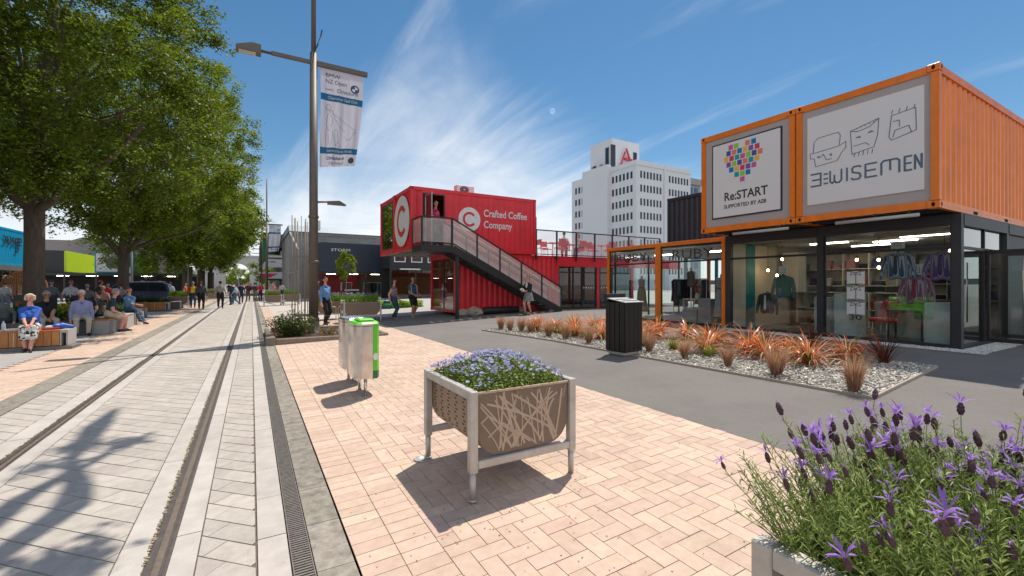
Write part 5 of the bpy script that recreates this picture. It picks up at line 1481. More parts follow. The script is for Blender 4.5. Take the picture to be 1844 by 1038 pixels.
def timber_bench(lab, x, y, rz, L_, D=.62, H_=.45, end_block=True):
    t = thing('bench', lab, 'bench', (x, y, 0), rz, 'timber benches')
    n_ = max(2, round(L_ / .145)); p = L_ / n_
    b = MB()
    for i in range(n_): b.bbox(i * p + .004, 0, .10, (i + 1) * p - .004, .028, H_ - .002, .004)
    b.build('front_slats', m_timb, t)
    b = MB()
    for i in range(4): b.bbox(0, .0 + i * D / 4 + .004, H_, L_, (i + 1) * D / 4 - .004, H_ + .03, .004)
    b.build('seat', m_timb, t)
    b = MB(); b.box(.02, .04, 0.03, L_ - .02, D - .02, H_ - .002); b.build('plinth', m_cdark, t)
    b = MB(); b.bbox(-.1, -.04, -.01, L_ + .24, D, .085, .01); b.build('foot_slab', mat('slate_slab', (.16, .15, .14), .8), t)
    if end_block:
        b = MB(); X = L_ + .004; b.bbox(X, 0, .086, X + .03, D, H_ + .03, .006); b.bbox(X + .032, 0, H_ - .045, X + .11, D, H_ + .03, .006); b.bbox(X + .112, 0, .086, X + .15, D, H_ + .03, .006); b.box(X + .031, .3, .086, X + .111, D - .01, H_ - .046)
        b.build('end_block', m_cblk, t)
    b = MB()
    for f_ in (.35, .8): b.bbox(L_ * f_ - .008, -.004, .1, L_ * f_ + .008, .03, H_ - .001, .002)
    b.build('divider_strip', m_galv, t)
    return t


_b0 = Vector((-3.86, 15.0)); _b1 = Vector((-8.0, 15.0)); _dd = (_b0 - _b1)
timber_bench('long timber bench in the left foreground with a pale concrete end block', _b1.x, _b1.y, math.atan2(_dd.y, _dd.x), _dd.length - .2)
timber_bench('shorter timber bench beyond the seated men, beside the second raised bed', -6.9, 33.0, 0, 2.5, .55, .5)
m_hedge = mat('hedge_leaf', (.045, .10, .02), .6, var=.3, island=.35, trans=.3)
m_yleaf = mat('yellow_leaf', (.42, .42, .03), .6, var=.2, island=.25, trans=.35)
m_trampl = mat('lime_leaf', (.20, .34, .03), .6, var=.2, island=.25, trans=.35)


def raised_bed(lab, x0, y0, x1, y1, h=.44, seat=True):
    t = thing('raised_bed', lab, 'planter', (x0, y0, 0), 0, 'raised beds under the trees'); w, d = x1 - x0, y1 - y0
    b = MB(); T = .3
    b.bbox(0, 0, 0, w, T, h, .012); b.bbox(w - T, T + .002, 0, w, d, h, .012); b.bbox(0, T + .002, 0, T, d, h, .012); b.bbox(T + .002, d - T, 0, w - T - .002, d - .002, h, .012); b.build('wall', m_cdark, t)
    b = MB(); b.box(T, T, .1, w - T, d - T, h - .06); b.build('soil', m_soil, t)
    return t


raised_bed('dark walled raised bed round the first tree where the men sit', -9.4, 18.75, -4.35, 27.5)
raised_bed('dark walled raised bed round the second tree, in front of the van', -9.2, 33.7, -4.4, 38.6)
for k, (x, y, w, h, m_) in enumerate(((-4.34, 18.72, .42, .46, m_conc), (-4.34, 20.5, .45, .50, m_cblk), (-4.33, 22.4, .42, .47, m_cblk), (-4.38, 35.0, .45, .5, m_cdark), (-4.38, 36.9, .42, .5, m_cblk), (-4.38, 38.7, .42, .5, m_cblk))):
    t = thing('seat_block', ['fluted grey concrete seat block beside the man in the striped shirt', 'long pale concrete seat block between the striped shirt and crossed arms men', 'pale concrete block right of the man with crossed arms', 'dark concrete block at the near end of the second raised bed', 'pale concrete block beside the second raised bed, nearer one', 'pale concrete block beside the second raised bed, farther one'][k], 'seat block', (x, y, 0), 0, 'concrete seat blocks along the tramway')
    b = MB(); b.bbox(0, 0, 0, w, 1.55 if k != 3 else .9, h - .03, .015)
    if k == 0:
        for i in range(9): b.bbox(w + .001, .08 + i * .16, 0, w + .03, .16 + i * .16, h - .05, .008)
    b.build('block', m_, t); b = MB(); b.bbox(-.01, .0, h - .029, w + .015, 1.5 if k != 3 else .85, h, .006); b.build('seat_board', m_timb if k in (0, 2) else m_cblk, t)

# ---- dark blue van
t = thing('parked_van', 'dark blue van with roof rack parked across behind the raised bed', 'van', (-9.7, 41.0, 0))
m_van = mat('van_blue', (.012, .02, .075), .25, coat=.8, var=.05); m_vg = mat('van_glass', (.015, .018, .02), .08)
L_ = 4.7
prof = [(0, .45), (.02, .75), (.25, .98), (.95, 1.08), (1.65, 1.62), (1.9, 1.72), (4.2, 1.72), (4.45, 1.62), (4.62, 1.1), (4.68, .8), (4.68, .4), (4.5, .3), (.2, .3)]
b = MB(); w2 = .84
v = []; k_ = len(prof)
for yy, ins in ((-w2, .06), (-w2 + .05, 0), (w2 - .05, 0), (w2, .06)):
    for (x, z) in prof: v.append((x + (ins if x < 2.3 else -ins) * .5, yy + (0 if z < 1.1 else (.16 if yy < 0 else -.16) * (z - 1.1) / .6), z - ins * .3))
b.add(v, [(j * k_ + i, j * k_ + (i + 1) % k_, (j + 1) * k_ + (i + 1) % k_, (j + 1) * k_ + i) for j in range(3) for i in range(k_)] + [tuple(range(k_))[::-1], tuple(range(3 * k_, 4 * k_))], 0)
body = b.build('body', m_van, t)
def vz(z): return -w2 - .012 + .16 * (z - 1.1) / .6
for nm, q in (('side_window', [(1.30, 1.12), (1.72, 1.56), (2.35, 1.58), (2.35, 1.12)]), ('side_window', [(2.42, 1.12), (2.42, 1.58), (3.3, 1.58), (3.3, 1.12)]), ('side_window', [(3.37, 1.12), (3.37, 1.58), (4.25, 1.56), (4.42, 1.12)])):
    b = MB(); b.poly([(x, vz(z), z) for x, z in q], (0, 1, 0), .006); b.build(nm, m_vg, t)
b = MB(); b.poly([(1.0, -.7, 1.125), (1.0, .7, 1.125), (1.66, .6, 1.635), (1.66, -.6, 1.635)], (-.7, 0, .7), .008); b.build('windscreen', m_vg, t)
b = MB(); b.box(4.66, -.8, .85, 4.70, -.66, 1.1); b.build('tail_light', mat('tail_light_red', (.5, .03, .01), .3), t)
b = MB(); b.box(0, -w2 - .008, .34, 4.66, -w2 + .0, .5); b.build('silver_skirt', m_galv, t)
for x in (.85, 3.75):
    for y in (-w2 + .02, w2 - .02):
        b = MB(); b.tube([(x, y - .1, .33), (x, y + .1, .33)], .33, 20); w_ = b.build('wheel', m_blk, t); b = MB(); b.tube([(x, y - .12, .33), (x, y + .12, .33)], .19, 14); b.build('rim', m_galv, w_)
b = MB(); 
for y in (-.55, .55): b.box(1.9, y - .02, 1.75, 4.2, y + .02, 1.80)
for x in (2.1, 2.9, 3.9): b.box(x, -.6, 1.80, x + .05, .6, 1.83)
b.build('roof_rack', m_galv, t)
b = MB(); b.box(1.55, -w2 - .12, 1.12, 1.72, -w2 - .02, 1.28); b.build('mirror', m_blk, t)
# ================================================================ TREES AND PLANTS
m_bark = mat('plane_bark', (.115, .088, .068), .95, var=.35, scale=5, stretch=(2.5, 2.5, .6), bump=1.0, bscale=14)
m_leafA = mat('leaf_dark', (.125, .175, .012), .5, spec=.35, var=.42, scale=.7, island=.5, trans=.46)
m_leafB = mat('leaf_mid', (.165, .225, .014), .5, spec=.35, var=.38, scale=.7, island=.5, trans=.5)
m_leafC = mat('leaf_fresh', (.20, .27, .018), .6, spec=.2, var=.25, scale=1.5, island=.35, trans=.4)


def leaf_quads(P, size, rs, flat=.55, aspect=.55, up=None):
    """a diamond leaf at each point, random facing with a bias to horizontal"""
    n = len(P); a = rs.uniform(0, 2 * np.pi, n)
    nz = rs.normal(0, 1, (n, 3)); nz[:, 2] = np.abs(nz[:, 2]) + flat; nz /= np.linalg.norm(nz, axis=1)[:, None]
    t = np.stack([np.cos(a), np.sin(a), rs.uniform(-.5, .2, n)], 1); t -= nz * np.sum(t * nz, 1)[:, None]; t /= np.linalg.norm(t, axis=1)[:, None]
    s = np.cross(nz, t); L = (size * rs.uniform(.65, 1.35, n))[:, None]
    V = np.empty((n, 4, 3)); V[:, 0] = P - t * L / 2; V[:, 1] = P + s * L * aspect / 2 + t * L * .08; V[:, 2] = P + t * L / 2 - nz * L * .1; V[:, 3] = P - s * L * aspect / 2 + t * L * .08
    return V.reshape(-1, 3)


def tree(name, label, x, y, trunk_r, fork_z, blobs, n_cl, per, leaf, mleaf, seed, limbs=(), cl_r=.66, group='big street trees along the tramway', bark=None, shell=.62, drop=.25, nb=26, cat='tree'):
    rs = np.random.RandomState(seed); bark = bark or m_bark
    t = thing(name, label, cat, (x, y, 0), 0, group)
    C = []
    wts = np.array([b_[1][0] * b_[1][1] * b_[1][2] for b_ in blobs]); wts = wts / wts.sum()
    while len(C) < n_cl:
        c_, r_ = blobs[rs.choice(len(blobs), p=wts)]
        d = rs.normal(0, 1, 3); d /= np.linalg.norm(d); k = shell + (1 - shell) * rs.rand() ** .6
        k *= 1 + .10 * math.sin(d[0] * 5 + seed) + .08 * math.sin(d[1] * 7 + d[2] * 4)
        C.append([c_[0] + d[0] * r_[0] * k, c_[1] + d[1] * r_[1] * k, c_[2] + d[2] * r_[2] * k])
    C = np.array(C)
    # trunk
    b = MB(); lean = Vector((.0, 0, fork_z))
    b.tube([(0, 0, -.05), (0, 0, .25), (.01, 0, 1.0), (.02, .02, fork_z * .6), (.03, .0, fork_z)], [trunk_r * 1.45, trunk_r * 1.12, trunk_r, trunk_r * .93, trunk_r * .95], 16)
    top = Vector((.03, 0, fork_z))
    b.build('trunk', bark, t)
    b = MB(); rr = random.Random(seed)
    for L_ in limbs:
        pts = [Vector(p) for p in L_[0]]; r0, r1 = L_[1]; q = []
        for i in range(len(pts) - 1):
            for f_ in (0, .33, .66): q.append(pts[i].lerp(pts[i + 1], f_) + Vector((rr.gauss(0, .04), rr.gauss(0, .04), rr.gauss(0, .04))) * (0 if i == 0 and f_ == 0 else 1))
        q.append(pts[-1]); b.tube(q, [r0 + (r1 - r0) * i / (len(q) - 1) for i in range(len(q))], 10)
    idx = rs.choice(len(C), min(nb, len(C)), replace=False)
    for i in idx:
        e = Vector(C[i]); s0 = top + Vector((0, 0, rr.uniform(-.2, fork_z * .55)))
        mid = s0.lerp(e, .45) + Vector((rr.gauss(0, .3), rr.gauss(0, .3), .12 * (e - s0).length))
        q = [s0]
        for f_ in (.2, .4, .6, .8, 1.0): q.append((s0.lerp(mid, f_)).lerp(mid.lerp(e, f_), f_) + Vector((rr.gauss(0, .07), rr.gauss(0, .07), rr.gauss(0, .07))) * (f_ < 1))
        b.tube(q, [trunk_r * .36, trunk_r * .27, trunk_r * .2, trunk_r * .14, trunk_r * .09, trunk_r * .04], 7)
        for j in range(3):
            k_ = rs.randint(len(C)); e2 = Vector(C[k_])
            if (e2 - q[3]).length < 3.2: b.tube([q[3], q[3].lerp(e2, .5) + Vector((0, 0, .15)), e2], [trunk_r * .12, trunk_r * .07, trunk_r * .03], 5)
    b.build('limbs', bark, t)
    # leaves: elongated drooping sprays round each clump centre
    Ps = []
    cen = np.average(np.array([b_[0] for b_ in blobs]), axis=0, weights=wts)
    for c_ in C:
        o = c_ - cen; o /= (np.linalg.norm(o) + 1e-6); m_ = int(per * rs.uniform(.6, 1.4)); n_sp = 5
        for s_ in range(n_sp):
            d = o * .8 + rs.normal(0, .6, 3); d[2] -= drop * .5; d /= np.linalg.norm(d); L_ = cl_r * rs.uniform(.6, 1.5); k = m_ // n_sp
            f_ = rs.rand(k) ** .8; p = c_ + d * (f_ * L_)[:, None] + rs.normal(0, cl_r * .23, (k, 3)) * np.array([1, 1, .7]); p[:, 2] -= drop * f_ ** 2 * L_
            Ps.append(p)
    P = np.concatenate(Ps); n = len(P)
    V = leaf_quads(P, leaf, rs); F = np.arange(n * 4).reshape(n, 4)
    np_mesh('crown', V, F, mleaf, t)
    return t


tree('plane_tree', 'nearest full street tree with thick dark trunk rising behind the seated people', -6.5, 21.6, .28, 5.2,
     [((-.3, -.2, 10.2), (5.4, 5.3, 5.6)), ((1.4, -1.4, 7.6), (4.0, 4.2, 3.2)), ((.2, .6, 14.2), (3.6, 4.0, 3.6)), ((-3.0, -2.0, 7.6), (4.2, 4, 3.4))], 720, 270, .118, m_leafA, 11,
     limbs=[([(0, 0, 3.9), (.9, -.6, 4.9), (2.4, -1.2, 6.1), (3.3, -1.8, 7.2)], (.15, .06)), ([(0, 0, 4.2), (-1.2, .2, 5.6), (-2.6, .5, 7.5)], (.2, .08)), ([(0, 0, 5.0), (.1, .3, 8), (.5, .4, 12)], (.3, .08))])
tree('plane_tree', 'second big street tree whose trunk forks low into three spreading limbs', -6.6, 34.5, .29, 3.6,
     [((.8, 0, 10.4), (5.9, 6.2, 5.2)), ((1.6, -1.5, 8.2), (5.2, 5.0, 3.4)), ((-1, -1, 8.0), (5.0, 5, 3.4)), ((1.0, .5, 13.6), (4.4, 5.0, 3.8))], 720, 260, .145, m_leafB, 23,
     limbs=[([(0, 0, 3.2), (-.9, -.5, 4.6), (-1.8, -1, 6.2), (-2.3, -1.2, 7.4)], (.17, .07)), ([(0, 0, 3.4), (.3, -.4, 5.2), (.2, -.5, 8)], (.3, .10)), ([(.1, 0, 3.4), (1.3, -.8, 4.9), (2.6, -1.3, 5.8), (4.0, -1.6, 7.0)], (.17, .06)), ([(.2, 0, 3.6), (1.5, 0, 4.3), (3.0, -.3, 4.7), (4.3, -.5, 5.6), (5.0, -.8, 6.6)], (.13, .05))], cl_r=.7)
tree('plane_tree', 'dark crowned street tree at the upper left edge of the view', -11.2, 15.8, .36, 4.8, [((0, 0, 9.8), (4.6, 4.6, 4.4)), ((.5, .3, 13), (3.5, 3.5, 3.5))], 400, 240, .12, m_leafA, 31)
for k, (x, y, bl, mm) in enumerate((
        (-6.4, 63, [((.6, -1, 9.2), (6.8, 6, 4.6)), ((1.6, 0, 8.8), (6.4, 6, 3.6)), ((-3.4, 0, 6.2), (4.4, 5, 3.0))], m_leafB),
        (-6.3, 78, [((.2, 0, 10.6), (6.8, 6, 5.6)), ((1.5, 0, 13), (4.5, 5, 4.0))], m_leafC),
        (-6.2, 94, [((-.2, 0, 10.5), (6.4, 6, 5.4)), ((.5, 0, 13), (5, 5, 4))], m_leafC))):
    tree('plane_tree', ['third street tree of the left row, full low crown behind the walking men', 'fourth street tree of the left row', 'last street tree of the left row, beside the stone arch'][k], x, y, .5, 3.6, bl, 420, 150, .27, mm, 50 + k, cl_r=1.0, nb=16)
# background greenery beyond, each tree its own thing
bgt = [(-17, 118, 6, 5, m_leafC, 'bright green tree beyond the left hand shops near the arch'), (-9.5, 165, 9, 5.5, m_leafC, 'tree seen left of the arch opening'), (-3.2, 210, 7, 5.5, m_leafB, 'low tree seen through the arch opening'),
       (3.2, 190, 6, 5, m_leafC, 'dark green tree seen just right of the arch'), (6.0, 118, 8, 5.5, m_leafB, 'rounded tree above the market canopy on the right'), (-24, 130, 8, 6, m_leafB, 'tree behind the far left trunks')]
for k, (x, y, h, r, mm, lab) in enumerate(bgt):
    tree('background_tree', lab, x, y, .3, h * .35, [((0, 0, h * .62), (r, r, h * .42))], 90, 90, .42, mm, 70 + k, cl_r=1.0, group='trees far down the street', nb=6)
# slender young trees
tree('young_tree', 'slender young tree with light leaves in front of the navy shop lettering', 5.5, 31.6, .035, 1.9, [((0, 0, 2.95), (.50, .50, .80))], 46, 70, .12, m_leafC, 91, cl_r=.20, group='slender young trees', nb=12, bark=mat('grey_bark', (.22, .2, .17), .9))
tree('young_tree', 'slender young tree standing in front of the lime green box', -11.2, 29.2, .035, 2.3, [((0, 0, 3.5), (.62, .62, 1.0)), ((.6, .1, 2.9), (.4, .4, .4))], 56, 70, .12, m_leafC, 92, cl_r=.22, group='slender young trees', nb=12, bark=_mats['grey_bark'])


# overhanging street tree behind the camera: its bare limb and leaf sprays throw the shadow on the tram paving
def up_from_shadow(gx, gy, H): return Vector((gx + _d.x / _d.z * H, gy + _d.y / _d.z * H, H))


t = thing('overhanging_tree', 'street tree behind the camera whose limb shades the tram paving', 'tree', (0, 0, 0))
b = MB(); base = Vector((4.0, -3.2, .1))
A = [up_from_shadow(-1.42, 3.0, 6.4), up_from_shadow(-1.30, 3.75, 7.0), up_from_shadow(-1.12, 4.35, 7.7), up_from_shadow(-1.19, 4.8, 8.3), up_from_shadow(-1.42, 5.5, 9.2)]
b.tube([base, (3.2, -2.8, 2.5), (2.2, -2.2, 4.6)], [.26, .20, .17], 14); b.build('trunk', m_bark, t)
b = MB(); b.tube([(2.2, -2.2, 4.6), (1.6, .6, 5.8)] + A, [.16, .10, .085, .085, .11, .085, .05], 10)
b.tube([(1.6, .6, 5.8), up_from_shadow(-1.62, 3.6, 6.6), up_from_shadow(-1.50, 4.25, 7.2), up_from_shadow(-1.48, 4.7, 7.9), up_from_shadow(-1.32, 5.2, 8.7)], [.10, .075, .085, .085, .04], 8)
b.tube([A[4], up_from_shadow(-1.46, 6.1, 9.8), up_from_shadow(-1.50, 6.7, 10.4), up_from_shadow(-1.50, 7.5, 11.0)], [.05, .10, .12, .03], 8)
for (p, q) in (((-1.30, 5.1, 8.7), (-1.12, 5.95, 9.6)), ((-1.36, 5.4, 9.0), (-1.05, 5.6, 9.4)), ((-1.30, 5.2, 8.7), (-1.62, 5.45, 9.3)), ((-1.3, 5.2, 8.8), (-1.16, 5.5, 9.2))):
    a_, c_ = up_from_shadow(*p), up_from_shadow(*q); b.tube([a_, a_.lerp(c_, .5) + Vector((.04, .03, .06)), c_], [.045, .03, .012], 6)
b.build('limbs', m_bark, t)
rs = np.random.RandomState(3); Ps = []
for (c_, s_, k) in ((up_from_shadow(-1.05, 5.85, 9.6), .10, 70), (up_from_shadow(-1.60, 5.4, 9.3), .09, 50), (up_from_shadow(-1.44, 5.9, 9.6), .12, 70), (up_from_shadow(-.95, 3.45, 7.0), .13, 200), (up_from_shadow(-1.15, 3.2, 6.8), .16, 160)):
    Ps.append(np.array(c_) + rs.normal(0, s_, (k, 3)))
P = np.concatenate(Ps); np_mesh('crown', leaf_quads(P, .13, rs), np.arange(len(P) * 4).reshape(-1, 4), m_leafA, t)


# ---- shrubs and bed planting made of leaf clumps
def shrub(name, label, x, y, z, rx, ry, h, n, leaf, m_, seed, group=None, cat='shrub', stems=True):
    rs = np.random.RandomState(seed); t_ = thing(name, label, cat, (x, y, z), 0, group)
    b = MB(); Pl = []
    for i in range(max(10, n // 60)):
        a = rs.uniform(0, 6.28); k = rs.rand() ** .6; e = np.array([rx * k * math.cos(a), ry * k * math.sin(a), h * rs.uniform(.55, 1.05) * (1 - .35 * k)])
        s0 = np.array([e[0] * .25, e[1] * .25, 0]); b.tube([s0, (s0 + e) / 2 + [0, 0, .05], e], [.012, .008, .003], 4)
        f_ = rs.uniform(.25, 1.05, 60)[:, None]; Pl.append(s0 + (e - s0) * f_ + rs.normal(0, .045 + .03 * rx, (60, 3)))
    b.build('stems', m_bark, t_); P = np.concatenate(Pl); P = P[P[:, 2] > .01]
    np_mesh('foliage', leaf_quads(P, leaf, rs, flat=.3), np.arange(len(P) * 4).reshape(-1, 4), m_, t_)
    return t_


shrub('shrub', 'leafy green shrub at the foot of the nearest lamp pole, in the kerbed bark bed', 1.02, 14.35, .08, .72, .55, .74, 4200, .055, mat('shrub_leaf', (.095, .13, .022), .5, var=.3, island=.4, trans=.3), 5)
shrub('shrub', 'small low herb growing in the bark right of the lamp pole', 1.95, 14.2, .08, .3, .3, .3, 500, .03, mat('dry_leaf', (.22, .2, .06), .6, island=.3), 6)
k = 0
for (cx, cy, r, h, m_, lab) in ((-8.6, 19.9, .9, .55, m_hedge, 'dark leafy hedge mass at the far left of the first raised bed'), (-7.2, 19.8, .9, .6, m_hedge, 'dark hedge at the foot of the nearest tree trunk, left side'), (-6.0, 20.0, .85, .55, m_hedge, 'dark hedge behind the man in the black polo'),
                                (-5.55, 20.9, .45, .62, m_yleaf, 'yellow green shrub between the black polo man and the pale shirt man'), (-5.1, 22.6, .5, .5, m_yleaf, 'yellow shrub left of the man with crossed arms'), (-5.2, 24.6, .9, .45, m_hedge, 'dark hedge behind the man with crossed arms'),
                                (-6.9, 23.0, 1.0, .5, m_hedge, 'dark hedge in the middle of the first raised bed'), (-8.4, 23.0, 1.0, .5, m_hedge, 'dark hedge deep in the first raised bed'), (-8.2, 35.2, 1.0, .65, m_hedge, 'low dark bush at the left of the second raised bed'), (-6.4, 35.3, 1.1, .7, m_hedge, 'tallest dark bush in front of the parked van'), (-5.1, 36.0, .8, .4, m_hedge, 'low dark bush at the street end of the second raised bed')):
    shrub('hedge_plant', lab, cx, cy, .36, r, r * .8, h, 2600, .085, m_, 200 + k, 'planting in the raised beds'); k += 1
# lime hedge by the navy shop
rs = np.random.RandomState(8); n = 9000
P = np.stack([rs.uniform(0, 3.6, n), rs.uniform(0, 1.5, n), rs.uniform(.02, .42, n)], 1); P[:, 2] += .05 * np.sin(P[:, 0] * 6)
o = np_mesh('hedge', leaf_quads(P, .10, rs, flat=1.2), np.arange(n * 4).reshape(-1, 4), mat('lime_hedge', (.33, .50, .04), .6, island=.3, trans=.35), None); o.location = (5.2, 25.3, gz(6.5)); tag(o, 'low bright lime green hedge behind the walking couple', 'hedge')


# ---- planters' contents
m_grstem = mat('green_stem', (.18, .26, .06), .6, var=.2, island=.3, trans=.25)
m_lavl = mat('lavender_leaf', (.31, .39, .115), .45, var=.2, island=.38, trans=.25)
m_violet = mat('lavender_petal', (.36, .185, .64), .7, var=.15, island=.30, trans=.3)
m_head = mat('lavender_head', (.12, .06, .075), .8, var=.4, scale=160, island=.3, bump=.8, bscale=300)


def lavender(label, x, y, z, W, D, n_stem, seed, parent_group):
    rs = np.random.RandomState(seed); t_ = thing('lavender_bush', label, 'lavender', (x, y, z), 0, parent_group)
    V = []; F = []; MI = []; k = 0
    def blade(p, d, L_, w, mi, sag=.2):
        nonlocal k
        s = np.cross(d, rs.normal(0, 1, 3)); s /= np.linalg.norm(s) + 1e-9
        m_ = p + d * L_ * .55; e = p + d * L_; e = e - np.array([0, 0, 1]) * L_ * sag
        V.extend([p, m_ - s * w / 2, e, m_ + s * w / 2]); F.append((k, k + 1, k + 2, k + 3)); MI.append(mi); k += 4
    tips = []
    stem = MB()
    for i in range(n_stem):
        u, v = rs.rand(), rs.rand(); bx_, by_ = u * W, v * D; o = np.array([(u - .5) * 2, (v - .5) * 2, 0]); edge = max(abs(o[0]), abs(o[1]))
        lean = o * (.07 + .20 * edge ** 2) + np.clip(rs.normal(0, .10, 3), -.2, .2); d = np.array([lean[0], lean[1], 1.0]); d /= np.linalg.norm(d)
        L_ = rs.uniform(.20, .40) * (1 - .18 * edge) + (.10 if rs.rand() < .12 else 0)
        p0 = np.array([bx_, by_, -.04]); cur = o * .10 * rs.rand()
        pts = [p0 + d * L_ * f_ + cur * f_ * f_ for f_ in (0, .35, .7, 1.0)]
        stem.tube(pts, [.0022, .002, .0016, .0012], 3, smooth=True, cap=False)
        nn = int(L_ / .0064)
        for j in range(nn):
            f_ = .12 + .88 * j / nn; q = p0 + d * L_ * f_ + cur * f_ * f_; a = j * 2.4 + i
            out = np.array([math.cos(a), math.sin(a), 0]); dd = out * rs.uniform(.5, .9) + d * rs.uniform(.5, 1.0); dd /= np.linalg.norm(dd)
            blade(q, dd, rs.uniform(.026, .056) * (1.15 - .5 * f_), rs.uniform(.0030, .0052), 0, rs.uniform(0, .25))
        tips.append((pts[-1], d, edge))
    stem.build('stems', m_grstem, t_)
    np_mesh('foliage', V, F, [m_lavl], t_, MI)
    return t_, tips, rs


def flower_head(t_, p, d, s, rs, petals=True, nm='flower_head'):
    """one spike: knobbly dark barrel with violet bracts on top"""
    p = Vector(p); d = Vector(d).normalized(); a0 = d.orthogonal().normalized(); b0 = d.cross(a0)
    b = MB(); n = 8; rows = 7; v = []
    for i in range(rows):
        f_ = i / (rows - 1); r = .0088 * s * (math.sin(math.pi * (.12 + .80 * f_)) ** .6)
        for j in range(n):
            a = 2 * math.pi * (j + .5 * (i % 2)) / n; k_ = r * (1.18 if (i + j) % 2 else .86)
            v.append(p + d * (f_ * .036 * s) + a0 * math.cos(a) * k_ + b0 * math.sin(a) * k_)
    f = [(i * n + j, i * n + (j + 1) % n, (i + 1) * n + (j + 1) % n, (i + 1) * n + j) for i in range(rows - 1) for j in range(n)] + [tuple(range(n - 1, -1, -1)), tuple((rows - 1) * n + j for j in range(n))]
    b.add(v, f, 0, False)
    top = p + d * .034 * s; np_ = rs.randint(5, 10) if petals else rs.randint(1, 4)
    for j in range(np_):
        a = 2 * math.pi * j / np_ + rs.uniform(-.4, .4); out = a0 * math.cos(a) + b0 * math.sin(a); L_ = (rs.uniform(.024, .052) if petals else rs.uniform(.006, .014)) * s; sp = rs.uniform(.2, 1.9) if petals else .3
        dd = (out * sp + d).normalized(); side = dd.cross(out).normalized() if dd.cross(out).length > 1e-4 else a0; w = rs.uniform(.004, .009) * s if petals else .003
        m1 = top + dd * L_ * .45 + d * .004; m2 = top + dd * L_ * .8 + out * .004; e = top + dd * L_ + out * .008 - d * rs.uniform(-.004, .010)
        q = [top, m1 - side * w / 2, m1 + side * w / 2, m2 - side * w * .42, m2 + side * w * .42, e]
        b.add(q, [(0, 1, 2), (1, 3, 4, 2), (3, 5, 4)], 1, True)
    return b.build(nm, [m_head, m_violet], t_)


lz = gz(1.8) + .735
lav, tips, rs = lavender('dense lavender with violet tufted flower heads filling the bottom right planter', 1.385, -.13, lz, .82, .86, 1500, 17, 'lavender in the planters')
order = sorted(range(len(tips)), key=lambda i: rs.rand())[:260]
cnt = 0
rest = None
heads = []
for i in order:
    p, d, e = tips[i]; p = Vector(p); d = Vector(d) + Vector(np.clip(rs.normal(0, .10, 3), -.15, .15)); d.z = abs(d.z)
    L_ = rs.uniform(.01, .065); p2 = p + d.normalized() * L_
    heads.append((p, p2, d))
b = MB()
for p, p2, d in heads: b.tube([p, p2], [.0014, .0012], 4, cap=False)
b.build('flower_stalks', m_grstem, lav)['kind'] = 'stuff'
heads.sort(key=lambda q: (Vector((lav.location)) + q[1]).length)
near = heads[:100]
for i, (p, p2, d) in enumerate(near): flower_head(lav, p2, d, rs.uniform(.62, 1.1), rs, petals=rs.rand() < .62)
# the remaining ones as one part
bb = []
for (p, p2, d) in heads[100:]: bb.append(flower_head(lav, p2, d, rs.uniform(.9, 1.3), rs, petals=rs.rand() < .6, nm='far_flower_head'))
mb = MB()
for o in bb:
    mb.add([v.co.copy() for v in o.data.vertices], [tuple(p.vertices) for p in o.data.polygons]); 
    k0 = len(mb.m) - len(o.data.polygons)
    for j, p in enumerate(o.data.polygons): mb.m[k0 + j] = p.material_index
    me = o.data; bpy.data.objects.remove(o); bpy.data.meshes.remove(me)
mb.build('far_flower_heads', [m_head, m_violet], lav)['kind'] = 'stuff'

# blue daisies in the middle planter
m_dleaf = mat('daisy_leaf', (.20, .27, .045), .6, var=.2, island=.4, trans=.25)
m_dpet = mat('daisy_petal', (.42, .44, .82), .6, var=.08, island=.2, trans=.3)
m_dctr = mat('daisy_centre', (.55, .42, .05), .7)
dt = thing('daisy_bush', 'mound of green leaves and pale blue daisies in the grass patterned planter', 'daisies', (P1[0] + .07, P1[1] + .04, gz(1.8) + .745), 0)
rs = np.random.RandomState(12); n = 15000; W, D = .81, .92
def dome(u, v): return .165 * (1 - abs(2 * u - 1) ** 3.2) ** .6 * (1 - abs(2 * v - 1) ** 3.2) ** .6 + .012
u, v = rs.rand(n), rs.rand(n); hgt = np.array([dome(a, c) for a, c in zip(u, v)]) * (1 + .22 * np.sin(u * 17 + 1) * np.sin(v * 15)); f_ = rs.rand(n) ** .45
P = np.stack([u * W + rs.normal(0, .012, n) + (u - .5) * .06 * f_, v * D + rs.normal(0, .012, n), f_ * hgt - .01], 1)
np_mesh('foliage', leaf_quads(P, .021, rs, flat=.5, aspect=.6), np.arange(n * 4).reshape(-1, 4), m_dleaf, dt)
def daisy_mesh(n_p=9, open_=True):
    b = MB(); R_ = .0165
    for j in range(n_p):
        a = 2 * math.pi * j / n_p; c, s = math.cos(a), math.sin(a); w = .0045; z = .003 if open_ else .012
        b.add([(c * .003, s * .003, 0), (c * R_ * .6 - s * w, s * R_ * .6 + c * w, z * .6), (c * R_, s * R_, z), (c * R_ * .6 + s * w, s * R_ * .6 - c * w, z * .6)], [(0, 3, 2, 1)], 0)
    b.sphere((0, 0, .002), (.004, .004, .003), 6, 1); return b
st_ = MB(); fl = []
for i in range(800):
    a, c = rs.rand(), rs.rand()
    if rs.rand() > .35 + .65 * c ** .7: continue
    p = Vector((a * W + (a - .5) * .05, c * D, dome(a, c) * .9)); L_ = rs.uniform(.01, .055) + (.015 if c > .5 else 0); q = p + Vector((rs.normal(0, .012), rs.normal(0, .012), L_))
    st_.tube([p, q], .0011, 3, cap=False); fl.append(q)
st_.build('flower_stalks', m_grstem, dt)['kind'] = 'stuff'
dm = daisy_mesh(); do_ = dm.build('flower', [m_dpet, m_dctr], dt); dmesh = do_.data
fl.sort(key=lambda q: (q + Vector(dt.location)).length)
do_.location = fl[0]
